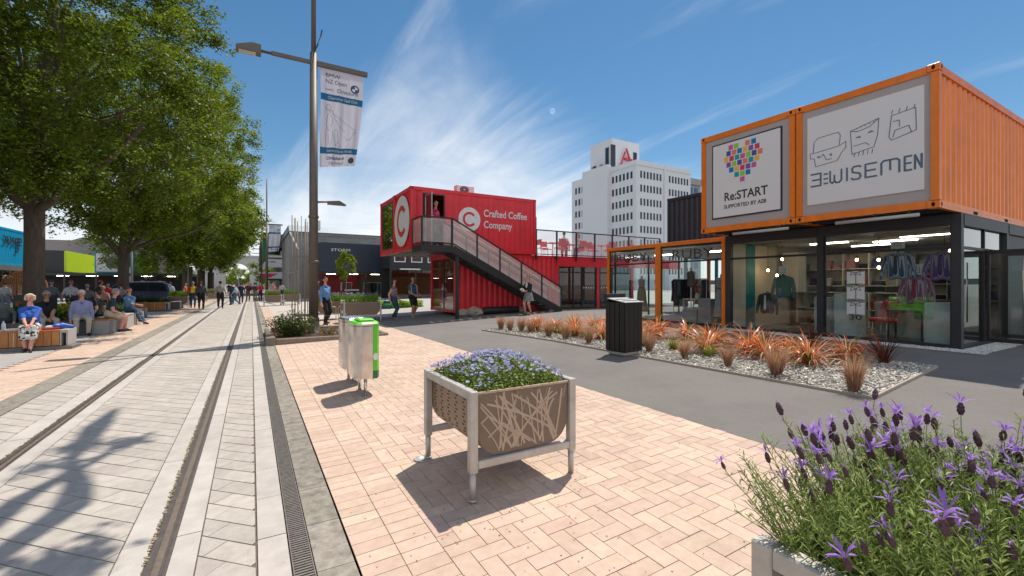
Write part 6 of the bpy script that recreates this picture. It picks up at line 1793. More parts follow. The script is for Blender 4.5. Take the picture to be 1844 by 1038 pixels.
for q in fl[1:100]:
    o = bpy.data.objects.new('flower', dmesh); COL.objects.link(o); o.parent = dt; o.location = q; o.rotation_euler = (rs.normal(0, .45), rs.normal(0, .45), rs.uniform(0, 6)); s_ = rs.uniform(.75, 1.2); o.scale = (s_,) * 3
b = MB()
for q in fl[100:]:
    R3 = Euler((rs.normal(0, .45), rs.normal(0, .45), rs.uniform(0, 6))).to_matrix(); s_ = rs.uniform(.75, 1.2); o0 = len(b.v)
    b.v += [tuple(q + R3 @ (Vector(v_) * s_)) for v_ in dm.v]; b.f += [tuple(i + o0 for i in f) for f in dm.f]; b.m += dm.m; b.sm += dm.sm
b.build('flowers', [m_dpet, m_dctr], dt)['kind'] = 'stuff'


# petals, leaf crumbs and grit scattered on the clay paving
rs = np.random.RandomState(77); n = 420; gx_ = rs.uniform(.6, 4.0, n); gy_ = 1.0 + 9 * rs.rand(n) ** 1.3
nn_ = 160; gx_[:nn_] = 1.7 + rs.normal(0, .55, nn_); gy_[:nn_] = 2.9 + rs.normal(0, .5, nn_); gx_ = np.clip(gx_, .6, 4.0)
P = np.stack([gx_, gy_, np.array([gz(q) for q in gx_]) + .004], 1); V = leaf_quads(P, .014, rs, flat=6.0)
tag(np_mesh('leaf_litter', V, np.arange(n * 4).reshape(-1, 4), mat('dry_litter', (.16, .10, .05), .9, island=.5)), kind='stuff')


# simple planting of the smaller planters
def planter_fill(label, x, y, W, D, seed, flower_m, green=m_trampl, h=.32, nf=260):
    rs = np.random.RandomState(seed); t_ = thing('planter_flowers', label, 'flowers', (x, y, gz(x) + .72), 0, 'flowers in the smaller planters')
    n_ = 1900; P_ = []; Fl = []
    P_ = np.stack([rs.uniform(0, W, n_), rs.uniform(0, D, n_), rs.rand(n_) ** .7 * h], 1); V = []
    for p in P_:
        d = np.array([rs.normal(0, .3), rs.normal(0, .3), 1]); L_ = .12; s = np.array([.012, 0, 0]) if rs.rand() < .5 else np.array([0, .012, 0]); V += [p - s, p + s, p + d * L_]
    np_mesh('foliage', V, np.arange(len(V)).reshape(-1, 3), green, t_)
    Pf = np.stack([rs.uniform(0, W, nf), rs.uniform(0, D, nf), rs.uniform(h * .9, h * 1.45, nf)], 1)
    o_ = np_mesh('flowers', leaf_quads(Pf, .055, rs), np.arange(nf * 4).reshape(-1, 4), flower_m, t_); o_['kind'] = 'stuff'


m_pv = mat('pale_violet', (.30, .25, .55), .7, island=.25); m_pink = mat('pink_petal', (.6, .12, .3), .7, island=.2)
planter_fill('violet lavender and green leaves in the planter right of the blue shirted man', 3.12, 18.05, 1.3, .7, 1, m_pv)
planter_fill('violet flowers in the planter partly hidden by the blue shirted man', 2.42, 20.25, .95, .7, 2, m_pv)
planter_fill('violet flowers in the left one of the two far cradle planters', .82, 36.45, 1.0, .8, 3, m_pv)
planter_fill('green leaves in the right one of the two far cradle planters', 2.07, 36.65, 1.0, .8, 4, m_trampl, nf=40)
planter_fill('green leaves in the far left cradle planter by the van', -4.68, 36.25, 1.0, .8, 5, m_trampl, nf=40)
planter_fill('pink flowers in the farthest small cradle planter', -3.63, 50.05, 1.0, .8, 6, m_pink)

# ---- pebble bed with grasses
bed = [(6.08, 12.2), (6.42, 9.0), (6.46, 6.0), (6.55, 2.45), (9.36, 2.66), (9.34, 3.3), (9.75, 12.6)]
def in_poly(x, y, poly):
    c = False
    for i in range(len(poly)):
        (x1, y1), (x2, y2) = poly[i - 1], poly[i]
        if (y1 > y) != (y2 > y) and x < (x2 - x1) * (y - y1) / (y2 - y1) + x1: c = not c
    return c
b = MB(); b.add([(x, y, gz(x) + .006) for x, y in bed], [tuple(range(len(bed)))][0:1] if 0 else [tuple(range(len(bed)))[::-1]])
tag(b.build('pebble_base', mat('pebble_base', (.20, .19, .175), .95, var=.5, scale=60)), kind='structure')
b = MB(); m_edge = mat('pale_edging', (.42, .34, .28), .85, var=.1, scale=4)
for i in range(len(bed)):
    p, q = Vector((*bed[i - 1], 0)), Vector((*bed[i], 0)); n_ = max(1, int((q - p).length / .5))
    for k in range(n_):
        a, c = p.lerp(q, k / n_), p.lerp(q, (k + 1) / n_); a.z = gz(a.x) + .012; c.z = gz(c.x) + .012; b.bar(a, c, .022, .05)
tag(b.build('bed_edging', m_edge), 'thin pale edging strip round the pebble bed', 'edging')
rs = np.random.RandomState(21); cand = []
while len(cand) < 17000:
    x, y = rs.uniform(6.0, 9.8), 2.4 + 10.2 * rs.rand() ** 1.35
    if in_poly(x, y, bed): cand.append((x, y))
ico = bmesh.new(); bmesh.ops.create_icosphere(ico, subdivisions=1, radius=1); iv = np.array([v.co[:] for v in ico.verts]); ifc = np.array([[v.index for v in f.verts] for f in ico.faces]); ico.free()
n = len(cand); c = np.array(cand); sz = rs.uniform(.010, .022, n); sc = np.stack([sz * rs.uniform(.9, 1.6, n), sz * rs.uniform(.7, 1.1, n), sz * rs.uniform(.4, .7, n)], 1)
a = rs.uniform(0, 6.28, n); V = iv[None] * sc[:, None]; V = V * (1 + rs.uniform(-.16, .16, V.shape[:2]))[..., None]
tl = rs.normal(0, .3, n); V = np.stack([V[..., 0] * np.cos(a)[:, None] - V[..., 1] * np.sin(a)[:, None], V[..., 0] * np.sin(a)[:, None] + V[..., 1] * np.cos(a)[:, None], V[..., 2] + V[..., 0] * tl[:, None]], -1)
gzs = np.array([gz(x) for x, _ in cand]) + rs.uniform(.008, .034, n); V += np.stack([c[:, 0], c[:, 1], gzs], 1)[:, None]
F = (ifc[None] + (np.arange(n) * len(iv))[:, None, None]).reshape(-1, 3)
m_peb = mat('grey_pebbles', (.56, .53, .47), .85, var=.2, scale=30, island=.5)
tag(np_mesh('pebbles', V.reshape(-1, 3), F, m_peb), kind='stuff')
# white gravel drip strip along the shop foot
st = [(11.2, 7.8), (11.2, 2.55), (13.6, 2.55), (13.6, 2.93), (11.6, 2.93), (11.6, 7.8)]
b = MB(); b.add([(x, y, gz(x) + .006) for x, y in st], [(0, 1, 4, 5), (1, 2, 3, 4)]); tag(b.build('gravel_strip', mat('white_gravel_base', (.45, .45, .44), .9, var=.4, scale=80)), kind='structure')
cand = []
while len(cand) < 5200:
    x, y = rs.uniform(11.2, 13.6), rs.uniform(2.55, 7.8)
    if in_poly(x, y, st): cand.append((x, y))
n = len(cand); c = np.array(cand); sz = rs.uniform(.008, .014, n); V = iv[None] * sz[:, None, None] * (1 + rs.uniform(-.2, .2, (n, len(iv), 1))); V[..., 2] *= .7
V += np.stack([c[:, 0], c[:, 1], np.array([gz(x) for x, _ in cand]) + .012], 1)[:, None]; F = (ifc[None] + (np.arange(n) * len(iv))[:, None, None]).reshape(-1, 3)
tag(np_mesh('white_gravel', V.reshape(-1, 3), F, mat('white_gravel', (.62, .62, .60), .85, island=.25)), kind='stuff')


def tuft_mesh(nm, n_b, L0, L1, w, spread, arch, mats, probs, seed, base=.05, seg=6, flat=False):
    rs = np.random.RandomState(seed); V = []; F = []; MI = []; k = 0
    for i in range(n_b):
        a = rs.uniform(0, 6.283); r0 = base * rs.rand() ** .5; p = np.array([r0 * math.cos(a), r0 * math.sin(a), 0]); out = np.array([math.cos(a + rs.normal(0, .4)), math.sin(a + rs.normal(0, .4)), 0])
        L_ = rs.uniform(L0, L1); th = abs(rs.normal(0, spread)) + .06; ar = arch * rs.uniform(.4, 1.4); side = np.array([-out[1], out[0], 0]); mi = rs.choice(len(mats), p=probs); tw = rs.uniform(-.6, .6)
        q = p.copy(); ang = th
        for j in range(seg + 1):
            f_ = j / seg; wd = w * (1 - f_ ** 1.7) * .5 + w * .04; sd2 = side * math.cos(tw) + np.array([0, 0, 1]) * math.sin(tw) * .5
            V += [q - sd2 * wd, q + sd2 * wd]
            if j < seg:
                F.append((k, k + 1, k + 3, k + 2)); MI.append(mi)
            k += 2; q = q + (out * math.sin(ang) + np.array([0, 0, 1]) * math.cos(ang)) * L_ / seg; ang += ar / seg * (1 + f_)
    return V, F, MI, mats


m_g1 = mat('pink_grass', (.46, .24, .14), .7, island=.3, trans=.3); m_g2 = mat('straw_grass', (.52, .38, .22), .7, island=.3, trans=.3); m_g3 = mat('grass_base', (.16, .045, .03), .7, island=.3)
m_o1 = mat('orange_blade', (.82, .22, .045), .35, island=.3, trans=.3); m_o2 = mat('rust_blade', (.36, .075, .035), .55, island=.3, trans=.3); m_o3 = mat('green_blade', (.20, .24, .035), .55, island=.3, trans=.3); m_o4 = mat('rose_blade', (.80, .42, .28), .3, island=.25, trans=.3)
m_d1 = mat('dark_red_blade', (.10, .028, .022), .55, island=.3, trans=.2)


def tuft_proto(nm, cat, parts, label, loc, group):
    t_ = thing(nm, label, cat, loc, 0, group)
    for pn, args in parts:
        V, F, MI, mats_ = tuft_mesh(*args); np_mesh(pn, V, F, mats_, t_, MI)
    return t_


pinks = [(6.64, 12.0), (6.65, 11.46), (6.83, 11.12), (6.88, 10.69), (6.80, 9.68), (6.83, 8.99), (6.82, 8.07), (6.85, 7.40), (7.02, 6.42), (6.96, 5.51), (6.9, 4.6), (6.86, 3.78), (6.72, 2.72)]
protoP = [tuft_proto('grass_tuft', 'grass', [('blades', ('b', 420, .22, .50, .0075, .17, .45, [m_g1, m_g2], [.75, .25], 40 + k, .055)), ('base_sheaths', ('b', 90, .08, .16, .010, .22, .2, [m_g3], [1.0], 60 + k, .05, 3))], 'x', (0, -50, 0), 'fine pink grass tufts in the front row of the pebble bed') for k in range(3)]
for i, (x, y) in enumerate(pinks):
    lab = '%s fine pinkish grass tuft from the left along the front of the pebble bed' % ORD[i]
    if i == 12: lab = 'last and nearest pinkish grass tuft, at the right front corner of the pebble bed'
    loc = (x, y, gz(x) + .02)
    s_ = (1.0, .9, 1.0, .95, 1.0, 1.02, .95, .9, 1.0, .85, .85, 1.1, 1.15)[i]
    if i < 3: o = protoP[i]; o.location = loc; o['label'] = lab; o.scale = (s_,) * 3
    else: dup(protoP[i % 3], loc, i * 1.3, lab, scale=(s_ * (.85 + .3 * ((i * 5) % 7) / 7), s_ * (.85 + .3 * ((i * 3) % 7) / 7), s_))
oranges = [(7.73, 11.57, 'o'), (7.55, 10.38, 'g'), (7.77, 9.79, 'o'), (8.47, 9.75, 'o'), (8.31, 8.81, 'o'), (8.59, 7.61, 'o'), (8.95, 7.01, 'o'), (8.44, 5.97, 'o'), (8.31, 5.09, 'o'), (8.58, 4.45, 'o'), (8.01, 3.88, 'o'), (8.73, 3.64, 'o'), (9.01, 3.22, 'd'), (9.6, 4.6, 'd'), (7.3, 9.2, 'o'), (7.5, 8.4, 'o'), (9.0, 8.6, 'o'), (9.1, 9.7, 'o'), (9.0, 6.3, 'o'), (7.9, 7.4, 'o'), (7.7, 5.6, 'o'), (8.0, 4.6, 'o'), (8.9, 5.2, 'o'), (7.2, 10.9, 'o'), (8.5, 10.8, 'o')]
protoO = [tuft_proto('sedge_clump', 'grass', [('blades', ('b', 170, .34, .74, .021, .50, 1.7, [m_o1, m_o2, m_o3, m_o4, m_g2], [.42, .12, .14, .22, .10], 80 + k, .05, 8)), ('base_leaves', ('b', 40, .12, .26, .016, .30, .3, [m_o3, m_o2], [.7, .3], 90 + k, .05, 4))], 'x', (0, -50, 0), 'orange leaved clumps in the pebble bed') for k in range(3)]
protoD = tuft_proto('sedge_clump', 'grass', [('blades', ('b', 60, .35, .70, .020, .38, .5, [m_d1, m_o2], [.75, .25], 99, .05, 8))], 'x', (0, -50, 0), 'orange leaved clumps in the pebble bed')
srt = sorted(range(len(oranges)), key=lambda i: -oranges[i][1]); used = {}
for k, i in enumerate(srt):
    x, y, c_ = oranges[i]; loc = (x, y, gz(x) + .02)
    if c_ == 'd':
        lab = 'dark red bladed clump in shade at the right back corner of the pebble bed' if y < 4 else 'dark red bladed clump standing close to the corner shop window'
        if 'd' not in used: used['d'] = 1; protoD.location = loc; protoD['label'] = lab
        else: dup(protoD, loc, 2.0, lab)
        continue
    lab = '%s orange arching clump from the left in the back of the pebble bed' % (ORD[k])
    j = k % 3
    if j not in used: used[j] = 1; protoO[j].location = loc; protoO[j]['label'] = lab
    else: dup(protoO[j], loc, k * 1.1, lab, scale=[.95 + .32 * ((k * q) % 7) / 7 for q in (3, 4, 5)])
pg = None
for k, (x, y) in enumerate(((7.58, 6.28), (7.44, 5.35), (7.5, 7.0), (7.35, 10.0), (7.4, 8.9))):
    lab = ['green based small tussock second nearest the black bin', 'yellow green small tussock between two orange clumps, third right of the black bin', 'yellow green small tussock right beside the black litter bin', 'yellow green small tussock farthest left in the pebble bed', 'yellow green small tussock left of the black bin'][k]
    if pg is None: pg = tuft_proto('green_tussock', 'grass', [('blades', ('b', 200, .10, .30, .012, .40, .4, [m_o3, mat('yellow_green_blade', (.30, .33, .06), .6, island=.3, trans=.3)], [.5, .5], 111, .07))], lab, (x, y, gz(x) + .02), 'small green tussocks')
    else: dup(pg, (x, y, gz(x) + .02), k, lab)
# ================================================================ PEOPLE
def capsule(mb, p0, r0, p1, r1, mi=0, n=10, flat=1.0):
    p0 = Vector(p0); p1 = Vector(p1); d = p1 - p0; L_ = d.length
    if L_ < 1e-5: mb.sphere(p0, r0, n, mi); return
    d.normalize(); k = 3; pts = []; rs_ = []
    for i in range(k): a = math.pi / 2 * (1 - i / k) * .96; pts.append(p0 - d * r0 * math.sin(a)); rs_.append(max(r0 * math.cos(a), r0 * .08))
    pts.append(p0); rs_.append(r0); pts.append(p1); rs_.append(r1)
    for i in range(1, k + 1): a = math.pi / 2 * (i / k) * .96; pts.append(p1 + d * r1 * math.sin(a)); rs_.append(max(r1 * math.cos(a), r1 * .08))
    mb.tube(pts, rs_, n, mi)


def blob(name, caps, mats_, parent, voxel=.014, smooth=2, noise=None):
    """caps: (p0, r0, p1, r1, material or f(t)->material). One continuous skin grown over all of them, coloured by the nearest limb"""
    mb = MB()
    for c in caps: capsule(mb, c[0], c[1], c[2], c[3])
    me = bpy.data.meshes.new('tmp'); me.from_pydata(mb.v, [], mb.f); ob = bpy.data.objects.new('tmp', me); COL.objects.link(ob)
    md = ob.modifiers.new('r', 'REMESH'); md.mode = 'VOXEL'; md.voxel_size = voxel; md.use_smooth_shade = True
    if smooth: s_ = ob.modifiers.new('s', 'SMOOTH'); s_.factor = .5; s_.iterations = smooth
    dg = bpy.context.evaluated_depsgraph_get(); out = bpy.data.meshes.new_from_object(ob.evaluated_get(dg))
    bpy.data.objects.remove(ob); bpy.data.meshes.remove(me)
    out.name = name; out.materials.clear()
    for m_ in mats_: out.materials.append(m_)
    n = len(out.polygons); cen = np.empty(n * 3, dtype=np.float32); out.polygons.foreach_get('center', cen); cen = cen.reshape(-1, 3)
    best = np.full(n, 1e9); bi = np.zeros(n, dtype=np.int32); bt = np.zeros(n)
    for i, c in enumerate(caps):
        a = np.array(c[0]); d = np.array(c[2]) - a; L2 = max((d * d).sum(), 1e-9); t_ = np.clip(((cen - a) @ d) / L2, 0, 1)
        q = a + t_[:, None] * d; r = c[1] + (c[3] - c[1]) * t_; dist = np.linalg.norm(cen - q, axis=1) / 1.0 - r
        if len(c) > 5: dist = dist - c[5]
        m_ = dist < best; best[m_] = dist[m_]; bi[m_] = i; bt[m_] = t_[m_]
    mi = np.zeros(n, dtype=np.int32)
    for i, c in enumerate(caps):
        m_ = bi == i
        if callable(c[4]): mi[m_] = [c[4](t_) for t_ in bt[m_]]
        else: mi[m_] = c[4]
    out.polygons.foreach_set('material_index', mi); out.polygons.foreach_set('use_smooth', np.ones(n, dtype=bool)); out.update()
    o = bpy.data.objects.new(name, out); COL.objects.link(o)
    if parent is not None: o.parent = parent
    return o


def ik(a, tgt, l1, l2, pole):
    a, tgt, pole = Vector(a), Vector(tgt), Vector(pole); d = tgt - a; L_ = min(d.length, (l1 + l2) * .999); d.normalize(); end = a + d * L_
    x = (l1 * l1 - l2 * l2 + L_ * L_) / (2 * L_); h = math.sqrt(max(l1 * l1 - x * x, 0)); p = pole - d * pole.dot(d); p.normalize()
    return a + d * x + p * h, end


_skin = {'light': (.60, .34, .25), 'pink': (.62, .31, .25), 'tan': (.42, .22, .14)}
_hair = {'white': (.55, .52, .48), 'grey': (.25, .24, .23), 'brown': (.07, .035, .02), 'dark': (.02, .014, .012), 'red': (.22, .05, .02), 'blond': (.42, .28, .12), 'grey_blond': (.58, .47, .33)}


def cmat(prefix, c, rough=.85): return mat('%s_%02d%02d%02d' % (prefix, int(c[0] * 99), int(c[1] * 99), int(c[2] * 99)), c, rough, var=.18, scale=9, bump=.9 if prefix == 'cloth' else .15, bscale=16)


def face_to(fx, fy): return math.atan2(-fx, fy)


def person(label, x, y, z, facing, H=1.72, pose='stand', skin='light', hair='brown', top=(.2, .2, .2), bottom=(.03, .03, .035), shoe=(.02, .02, .02), sleeve=.55, legs='trousers', fat=1.0, hands=None, feet=None,
           seat=.46, lean=0.0, style='short', near=False, headturn=(0, 0), stride=.0, top_m=None, bottom_m=None, group='people', glasses=False, cap=None, elbow_out=.35, look_down=0.0, female=False):
    t = thing('person', label, 'person', (x, y, z), face_to(*facing), group)
    S = H; vx = .0115 if near else .02
    SK, TO, BO, SH, EY, LI = 0, 1, 2, 3, 4, 5
    ms = [cmat('skin', _skin[skin], .6), top_m or cmat('cloth', top), bottom_m or cmat('cloth', bottom), cmat('shoe', shoe, .5), mat('eye_dark', (.015, .012, .01), .3), cmat('lips', (.42, .14, .11), .6)]
    V = lambda a, b_, c: Vector((a, b_, c))
    zp = (seat + .095 * (S / 1.7)) if pose == 'sit' else (.524 - .003 - stride * stride * .13) * S
    pel = V(0, 0, zp); ln = rad(lean); up = V(0, math.sin(ln), math.cos(ln)); fw = V(0, math.cos(ln), -math.sin(ln))
    hw = (.052 if not female else .056) * S; sw = (.112 if not female else .098) * S
    at = lambda u, s=0, f=0: pel + up * (u * S) + V(s * S, 0, 0) + fw * (f * S)
    chest = at(.22); neck0 = at(.315, 0, -.004); neck1 = at(.355, 0, .006); hd_up = (up * .7 + V(0, 0, .3)).normalized()
    yaw, pit = rad(headturn[0]), rad(headturn[1] + look_down)
    Rh = Euler((-pit, 0, yaw), 'XYZ').to_matrix(); hc = neck1 + hd_up * (.066 * S)
    hp = lambda a, b_, c: hc + Rh @ (V(a, b_, c) * S)
    C = []
    # torso
    for s_ in (-1, 1):
        C.append((at(-.005, s_ * hw / S * .85), .064 * S * fat, at(.10, s_ * .036), .058 * S * fat, BO if 1 else 0, -.004))
        C.append((at(.085, s_ * .038, .004), .060 * S * fat, at(.20, s_ * .048, .004), .063 * S * (1 + (fat - 1) * .6), TO))
        C.append((at(.20, s_ * .048, .0), .063 * S, at(.255, s_ * .070), .042 * S, TO))
        C.append((at(.290, s_ * .022), .030 * S, at(.252, s_ * sw / S * .90), .037 * S, TO))
        if female: C.append((at(.215, s_ * .040, .030), .042 * S, at(.208, s_ * .040, .036), .040 * S, TO))
    C.append((at(.05, 0, .012 * fat), .066 * S * fat, at(.15, 0, .012 * fat), .068 * S * fat, TO))
    C.append((neck0 - up * .02 * S, .035 * S, neck1, .030 * S, lambda q: SK if q > .25 else TO))
    # head: skull, jaw, nose, ears, brow
    C.append((hp(0, -.010, .020), .047 * S, hp(0, .006, .018), .046 * S, SK)); C.append((hp(0, .012, -.022), .034 * S, hp(0, .022, -.034), .023 * S, SK))
    C.append((hp(0, .050, .004), .006 * S, hp(0, .060, -.010), .0085 * S, SK)); C.append((hp(-.018, .044, .018), .008 * S, hp(.018, .044, .018), .008 * S, SK))
    for s_ in (-1, 1):
        C.append((hp(s_ * .048, -.003, .008), .008 * S, hp(s_ * .047, -.003, -.008), .006 * S, SK))
        if near: C.append((hp(s_ * .018, .0475, .006), .0058 * S, hp(s_ * .0185, .0475, .006), .0058 * S, EY, .0015))
    if near: C.append((hp(-.011, .045, -.026), .0045 * S, hp(.011, .045, -.026), .0045 * S, LI, .001))
    # legs
    th, sh_ = .245 * S, .242 * S
    for k, s_ in enumerate((-1, 1)):
        hip = pel + V(s_ * hw, 0, -.01 * S)
        if feet: fx_, fy_, fz_ = feet[k]
        elif pose == 'sit': fx_, fy_, fz_ = s_ * .09, .44 + .03 * s_, 0
        else: fx_, fy_, fz_ = s_ * .055 * S, s_ * stride * .5, (.02 * S if (stride and s_ * stride < 0) else 0)
        ank = V(fx_, fy_, fz_ + .045 * S); kn, an = ik(hip, ank, th, sh_, (s_ * .12, 1, .25 if pose == 'sit' else .05))
        lt = {'trousers': 2, 'shorts': .95, 'skirt': -1, 'kneeskirt': -1}[legs]; wide = 1.12 if legs == 'trousers' else 1.0
        f1 = (lambda q, l=lt: BO if q < l or l > 1 else SK); f2 = (lambda q, l=lt: BO if l > 1 and q < .97 else SK)
        if legs in ('skirt', 'kneeskirt'): f1 = f2 = lambda q: SK
        C.append((hip, .062 * S * (.5 + .5 * fat), kn, .040 * S * (1.1 if legs != 'skirt' else 1), f1))
        C.append((kn, .036 * S * wide, kn.lerp(an, .35), .035 * S * wide, f2)); C.append((kn.lerp(an, .35), .035 * S * wide, an, (.029 if legs == 'trousers' else .020) * S, f2))
        heel = an + V(0, -.018 * S, -.022 * S); toe = an + V(s_ * .012 * S, .085 * S, -.030 * S)
        C.append((heel, .022 * S, toe, .0195 * S, SH, .004)); C.append((an + V(0, 0, -.012 * S), .025 * S, an.lerp(toe, .5) + V(0, 0, .0), .022 * S, SH))
    # arms and hands with five fingers
    ua, fa = .165 * S, .145 * S
    for k, s_ in enumerate((-1, 1)):
        shd = at(.252, s_ * sw / S * .96)
        tgt = Vector(hands[k]) if hands else V(s_ * (.165 * S * (.4 + .6 * fat)), .02 * S - s_ * stride * .35, zp - .03 * S)
        el, wr = ik(shd, tgt, ua, fa, (s_ * elbow_out, -1, -.25))
        fs1 = lambda q, sl=sleeve: TO if q < sl / .55 else SK
        fs2 = lambda q, sl=sleeve: TO if sl > .55 and q < (sl - .55) / .45 else SK
        lo = 1.12 if sleeve > .55 else 1.0
        C.append((shd, .034 * S, el, .0275 * S * lo, fs1)); C.append((el, .0265 * S * lo, wr, .0175 * S * (1.15 if sleeve > .9 else 1), fs2))
        hdn = (wr - el).normalized(); hdn = (hdn + V(-s_ * .1, .25, -.12)).normalized() if pose != 'sit' else (hdn + V(-s_ * .15, .15, -.15)).normalized()
        latv = hdn.cross(V(s_ * 1.0, 0.2, 0)); latv = latv.normalized() if latv.length > .05 else V(0, 1, 0); pn = hdn.cross(latv).normalized()
        pc = wr + hdn * .045 * S
        C.append((wr + hdn * .008 * S, .0165 * S, pc, .019 * S, SK)); C.append((pc + latv * .012 * S, .0125 * S, pc - latv * .012 * S, .0125 * S, SK))
        if near:
            for fi, (off, ln_) in enumerate(((.019, .036), (.007, .042), (-.006, .039), (-.018, .030))):
                b0 = pc + latv * off * S + hdn * .010 * S; m1 = b0 + hdn * ln_ * .55 * S + pn * (.004 + fi * .001) * s_ * S; e1 = m1 + (hdn * .7 + pn * .6 * s_ - V(0, 0, .2)).normalized() * ln_ * .5 * S
                C.append((b0, .0062 * S, m1, .0058 * S, SK)); C.append((m1, .0058 * S, e1, .0050 * S, SK))
            tb = wr + hdn * .02 * S + latv * .016 * S; te = tb + (hdn * .75 + latv * .75).normalized() * .034 * S; C.append((tb, .0085 * S, te, .0062 * S, SK))
        else:
            C.append((pc, .014 * S, pc + hdn * .05 * S, .009 * S, SK)); C.append((wr + hdn * .02 * S, .008 * S, wr + hdn * .045 * S + latv * .022 * S, .006 * S, SK))
    C = [(c[0], c[1], c[2], c[3], c[4]) + ((c[5],) if len(c) > 5 else ()) for c in C]
    bd = blob('body', C, ms, t, vx)
    # hair: a cap over skull and nape
    hm = cmat('hair', _hair[hair], .7)
    Hc = []
    if style != 'none':
        Hc += [(hp(0, -.016, .032), .0465 * S, hp(0, .004, .036), .0425 * S, 0), (hp(0, -.026, .006), .040 * S, hp(0, -.022, -.008), .034 * S, 0)]
        for s_ in (-1, 1): Hc.append((hp(s_ * .030, -.012, .022), .026 * S, hp(s_ * .036, -.018, .002), .016 * S, 0))
        if style in ('bob', 'long'):
            for s_ in (-1, 1): Hc += [(hp(s_ * .042, -.004, .030), .022 * S, hp(s_ * .046, .002, -.014), .017 * S, 0), (hp(s_ * .026, .030, .050), .016 * S, hp(s_ * .040, .020, .034), .015 * S, 0)]
            Hc.append((hp(0, -.03, .02), .04 * S, hp(0, -.034, -.028), .030 * S, 0))
        if style == 'long': Hc.append((hp(0, -.036, -.02), .034 * S, hp(0, -.045, -.10), .022 * S, 0))
        if style == 'bun': Hc.append((hp(0, -.055, .03), .022 * S, hp(0, -.06, .035), .02 * S, 0))
        blob('hair', Hc, [hm], bd, .011 if near else .016, 1)
    if cap:
        b = MB(); Cm = cmat('cap', cap, .8)
        blob('cap', [(hp(0, -.012, .034), .052 * S, hp(0, .004, .040), .048 * S, 0), (hp(-.02, .05, .034), .008 * S, hp(.02, .05, .034), .008 * S, 0), (hp(0, .05, .034), .010 * S, hp(0, .085, .026), .012 * S, 0)], [Cm], bd, .011, 1)
    if glasses:
        b = MB()
        for s_ in (-1, 1): c = hp(s_ * .019, .053, .009); b.sphere(c, (.015 * S, .006 * S, .010 * S), 8)
        b.bar(hp(-.01, .055, .012), hp(.01, .055, .012), .003, .003)
        for s_ in (-1, 1): b.bar(hp(s_ * .032, .05, .011), hp(s_ * .05, -.005, .010), .003, .004)
        b.build('sunglasses', mat('sunglass_black', (.01, .01, .012), .15), bd)
    return t, bd, dict(pel=pel, hp=hp, at=at, S=S, hip=hw)


def mat_blotch(name, c1, c2, scale, thr=.5, rough=.85, stripes=None):
    if name in _mats: return _mats[name]
    m = mat(name, c1, rough); nt = m.node_tree; N, L = nt.nodes, nt.links; b = N['Principled BSDF']; tcn = N.new('ShaderNodeTexCoord')
    if stripes:
        tx_ = N.new('ShaderNodeTexWave'); tx_.bands_direction = stripes; tx_.inputs['Scale'].default_value = scale; tx_.inputs['Distortion'].default_value = .6
    else: tx_ = N.new('ShaderNodeTexNoise'); tx_.inputs['Scale'].default_value = scale; tx_.inputs['Detail'].default_value = 2; tx_.inputs['Distortion'].default_value = 1.2
    L.new(tcn.outputs['Object'], tx_.inputs['Vector']); g_ = N.new('ShaderNodeMapRange'); g_.inputs[1].default_value = thr - .03; g_.inputs[2].default_value = thr + .03; L.new(tx_.outputs['Fac'], g_.inputs[0])
    mx = N.new('ShaderNodeMix'); mx.data_type = 'RGBA'; L.new(g_.outputs[0], mx.inputs[0]); mx.inputs[6].default_value = (*c1, 1); mx.inputs[7].default_value = (*c2, 1); L.new(mx.outputs[2], b.inputs['Base Color'])
    return m


cam_dir = lambda x, y, k=0.0: (-x + k, -y)
# --- seated on the left
t, bd, I = person('seated woman with short pale hair, royal blue top and black and white patterned skirt', -4.64, 15.22, 0, (.25, -.97), 1.62, 'sit', 'pink', 'grey_blond', (.025, .10, .42), sleeve=.62, legs='kneeskirt', fat=1.22, near=True, style='bob',
                  hands=[(-.03, .36, .63), (.05, .37, .62)], feet=[(-.02, .50, 0), (.06, .38, 0)], seat=.48, headturn=(-12, 0), female=True, group='people seated on the left', shoe=(.03, .02, .02))
sk = mat_blotch('patterned_skirt', (.62, .60, .57), (.03, .03, .04), 11, .52)
blob('skirt', [((-.09, .0, .57), .115, (-.09, .38, .55), .085, 0), ((.09, .0, .57), .115, (.10, .36, .55), .085, 0), ((0, .1, .56), .11, (0, .36, .54), .095, 0), ((-.08, .40, .52), .07, (-.07, .44, .34), .085, 0), ((.09, .38, .52), .07, (.09, .42, .34), .085, 0), ((-.03, .44, .36), .07, (.05, .43, .36), .07, 0)], [sk], bd, .014)
person('seated man in black polo shirt and sunglasses with pale trousers', -5.42, 18.9, 0, (.45, -.9), 1.76, 'sit', 'tan', 'grey', (.006, .007, .012), (.42, .40, .36), sleeve=.32, fat=1.15, near=True, glasses=True, hands=[(-.04, .34, .56), (.05, .35, .56)], feet=[(-.18, .40, 0), (.18, .42, 0)], seat=.44, lean=8, headturn=(0, 5), group='people seated on the left')
person('seated white haired man in pale lilac shirt and cream trousers leaning on his hands', -4.62, 18.92, 0, (.30, -.95), 1.78, 'sit', 'pink', 'white', (.26, .28, .48), (.48, .44, .36), sleeve=.95, fat=1.08, near=True, hands=[(-.25, .12, .47), (.25, .10, .47)], feet=[(-.13, .42, 0), (.14, .40, 0)], seat=.46, lean=10, headturn=(18, 8), group='people seated on the left')
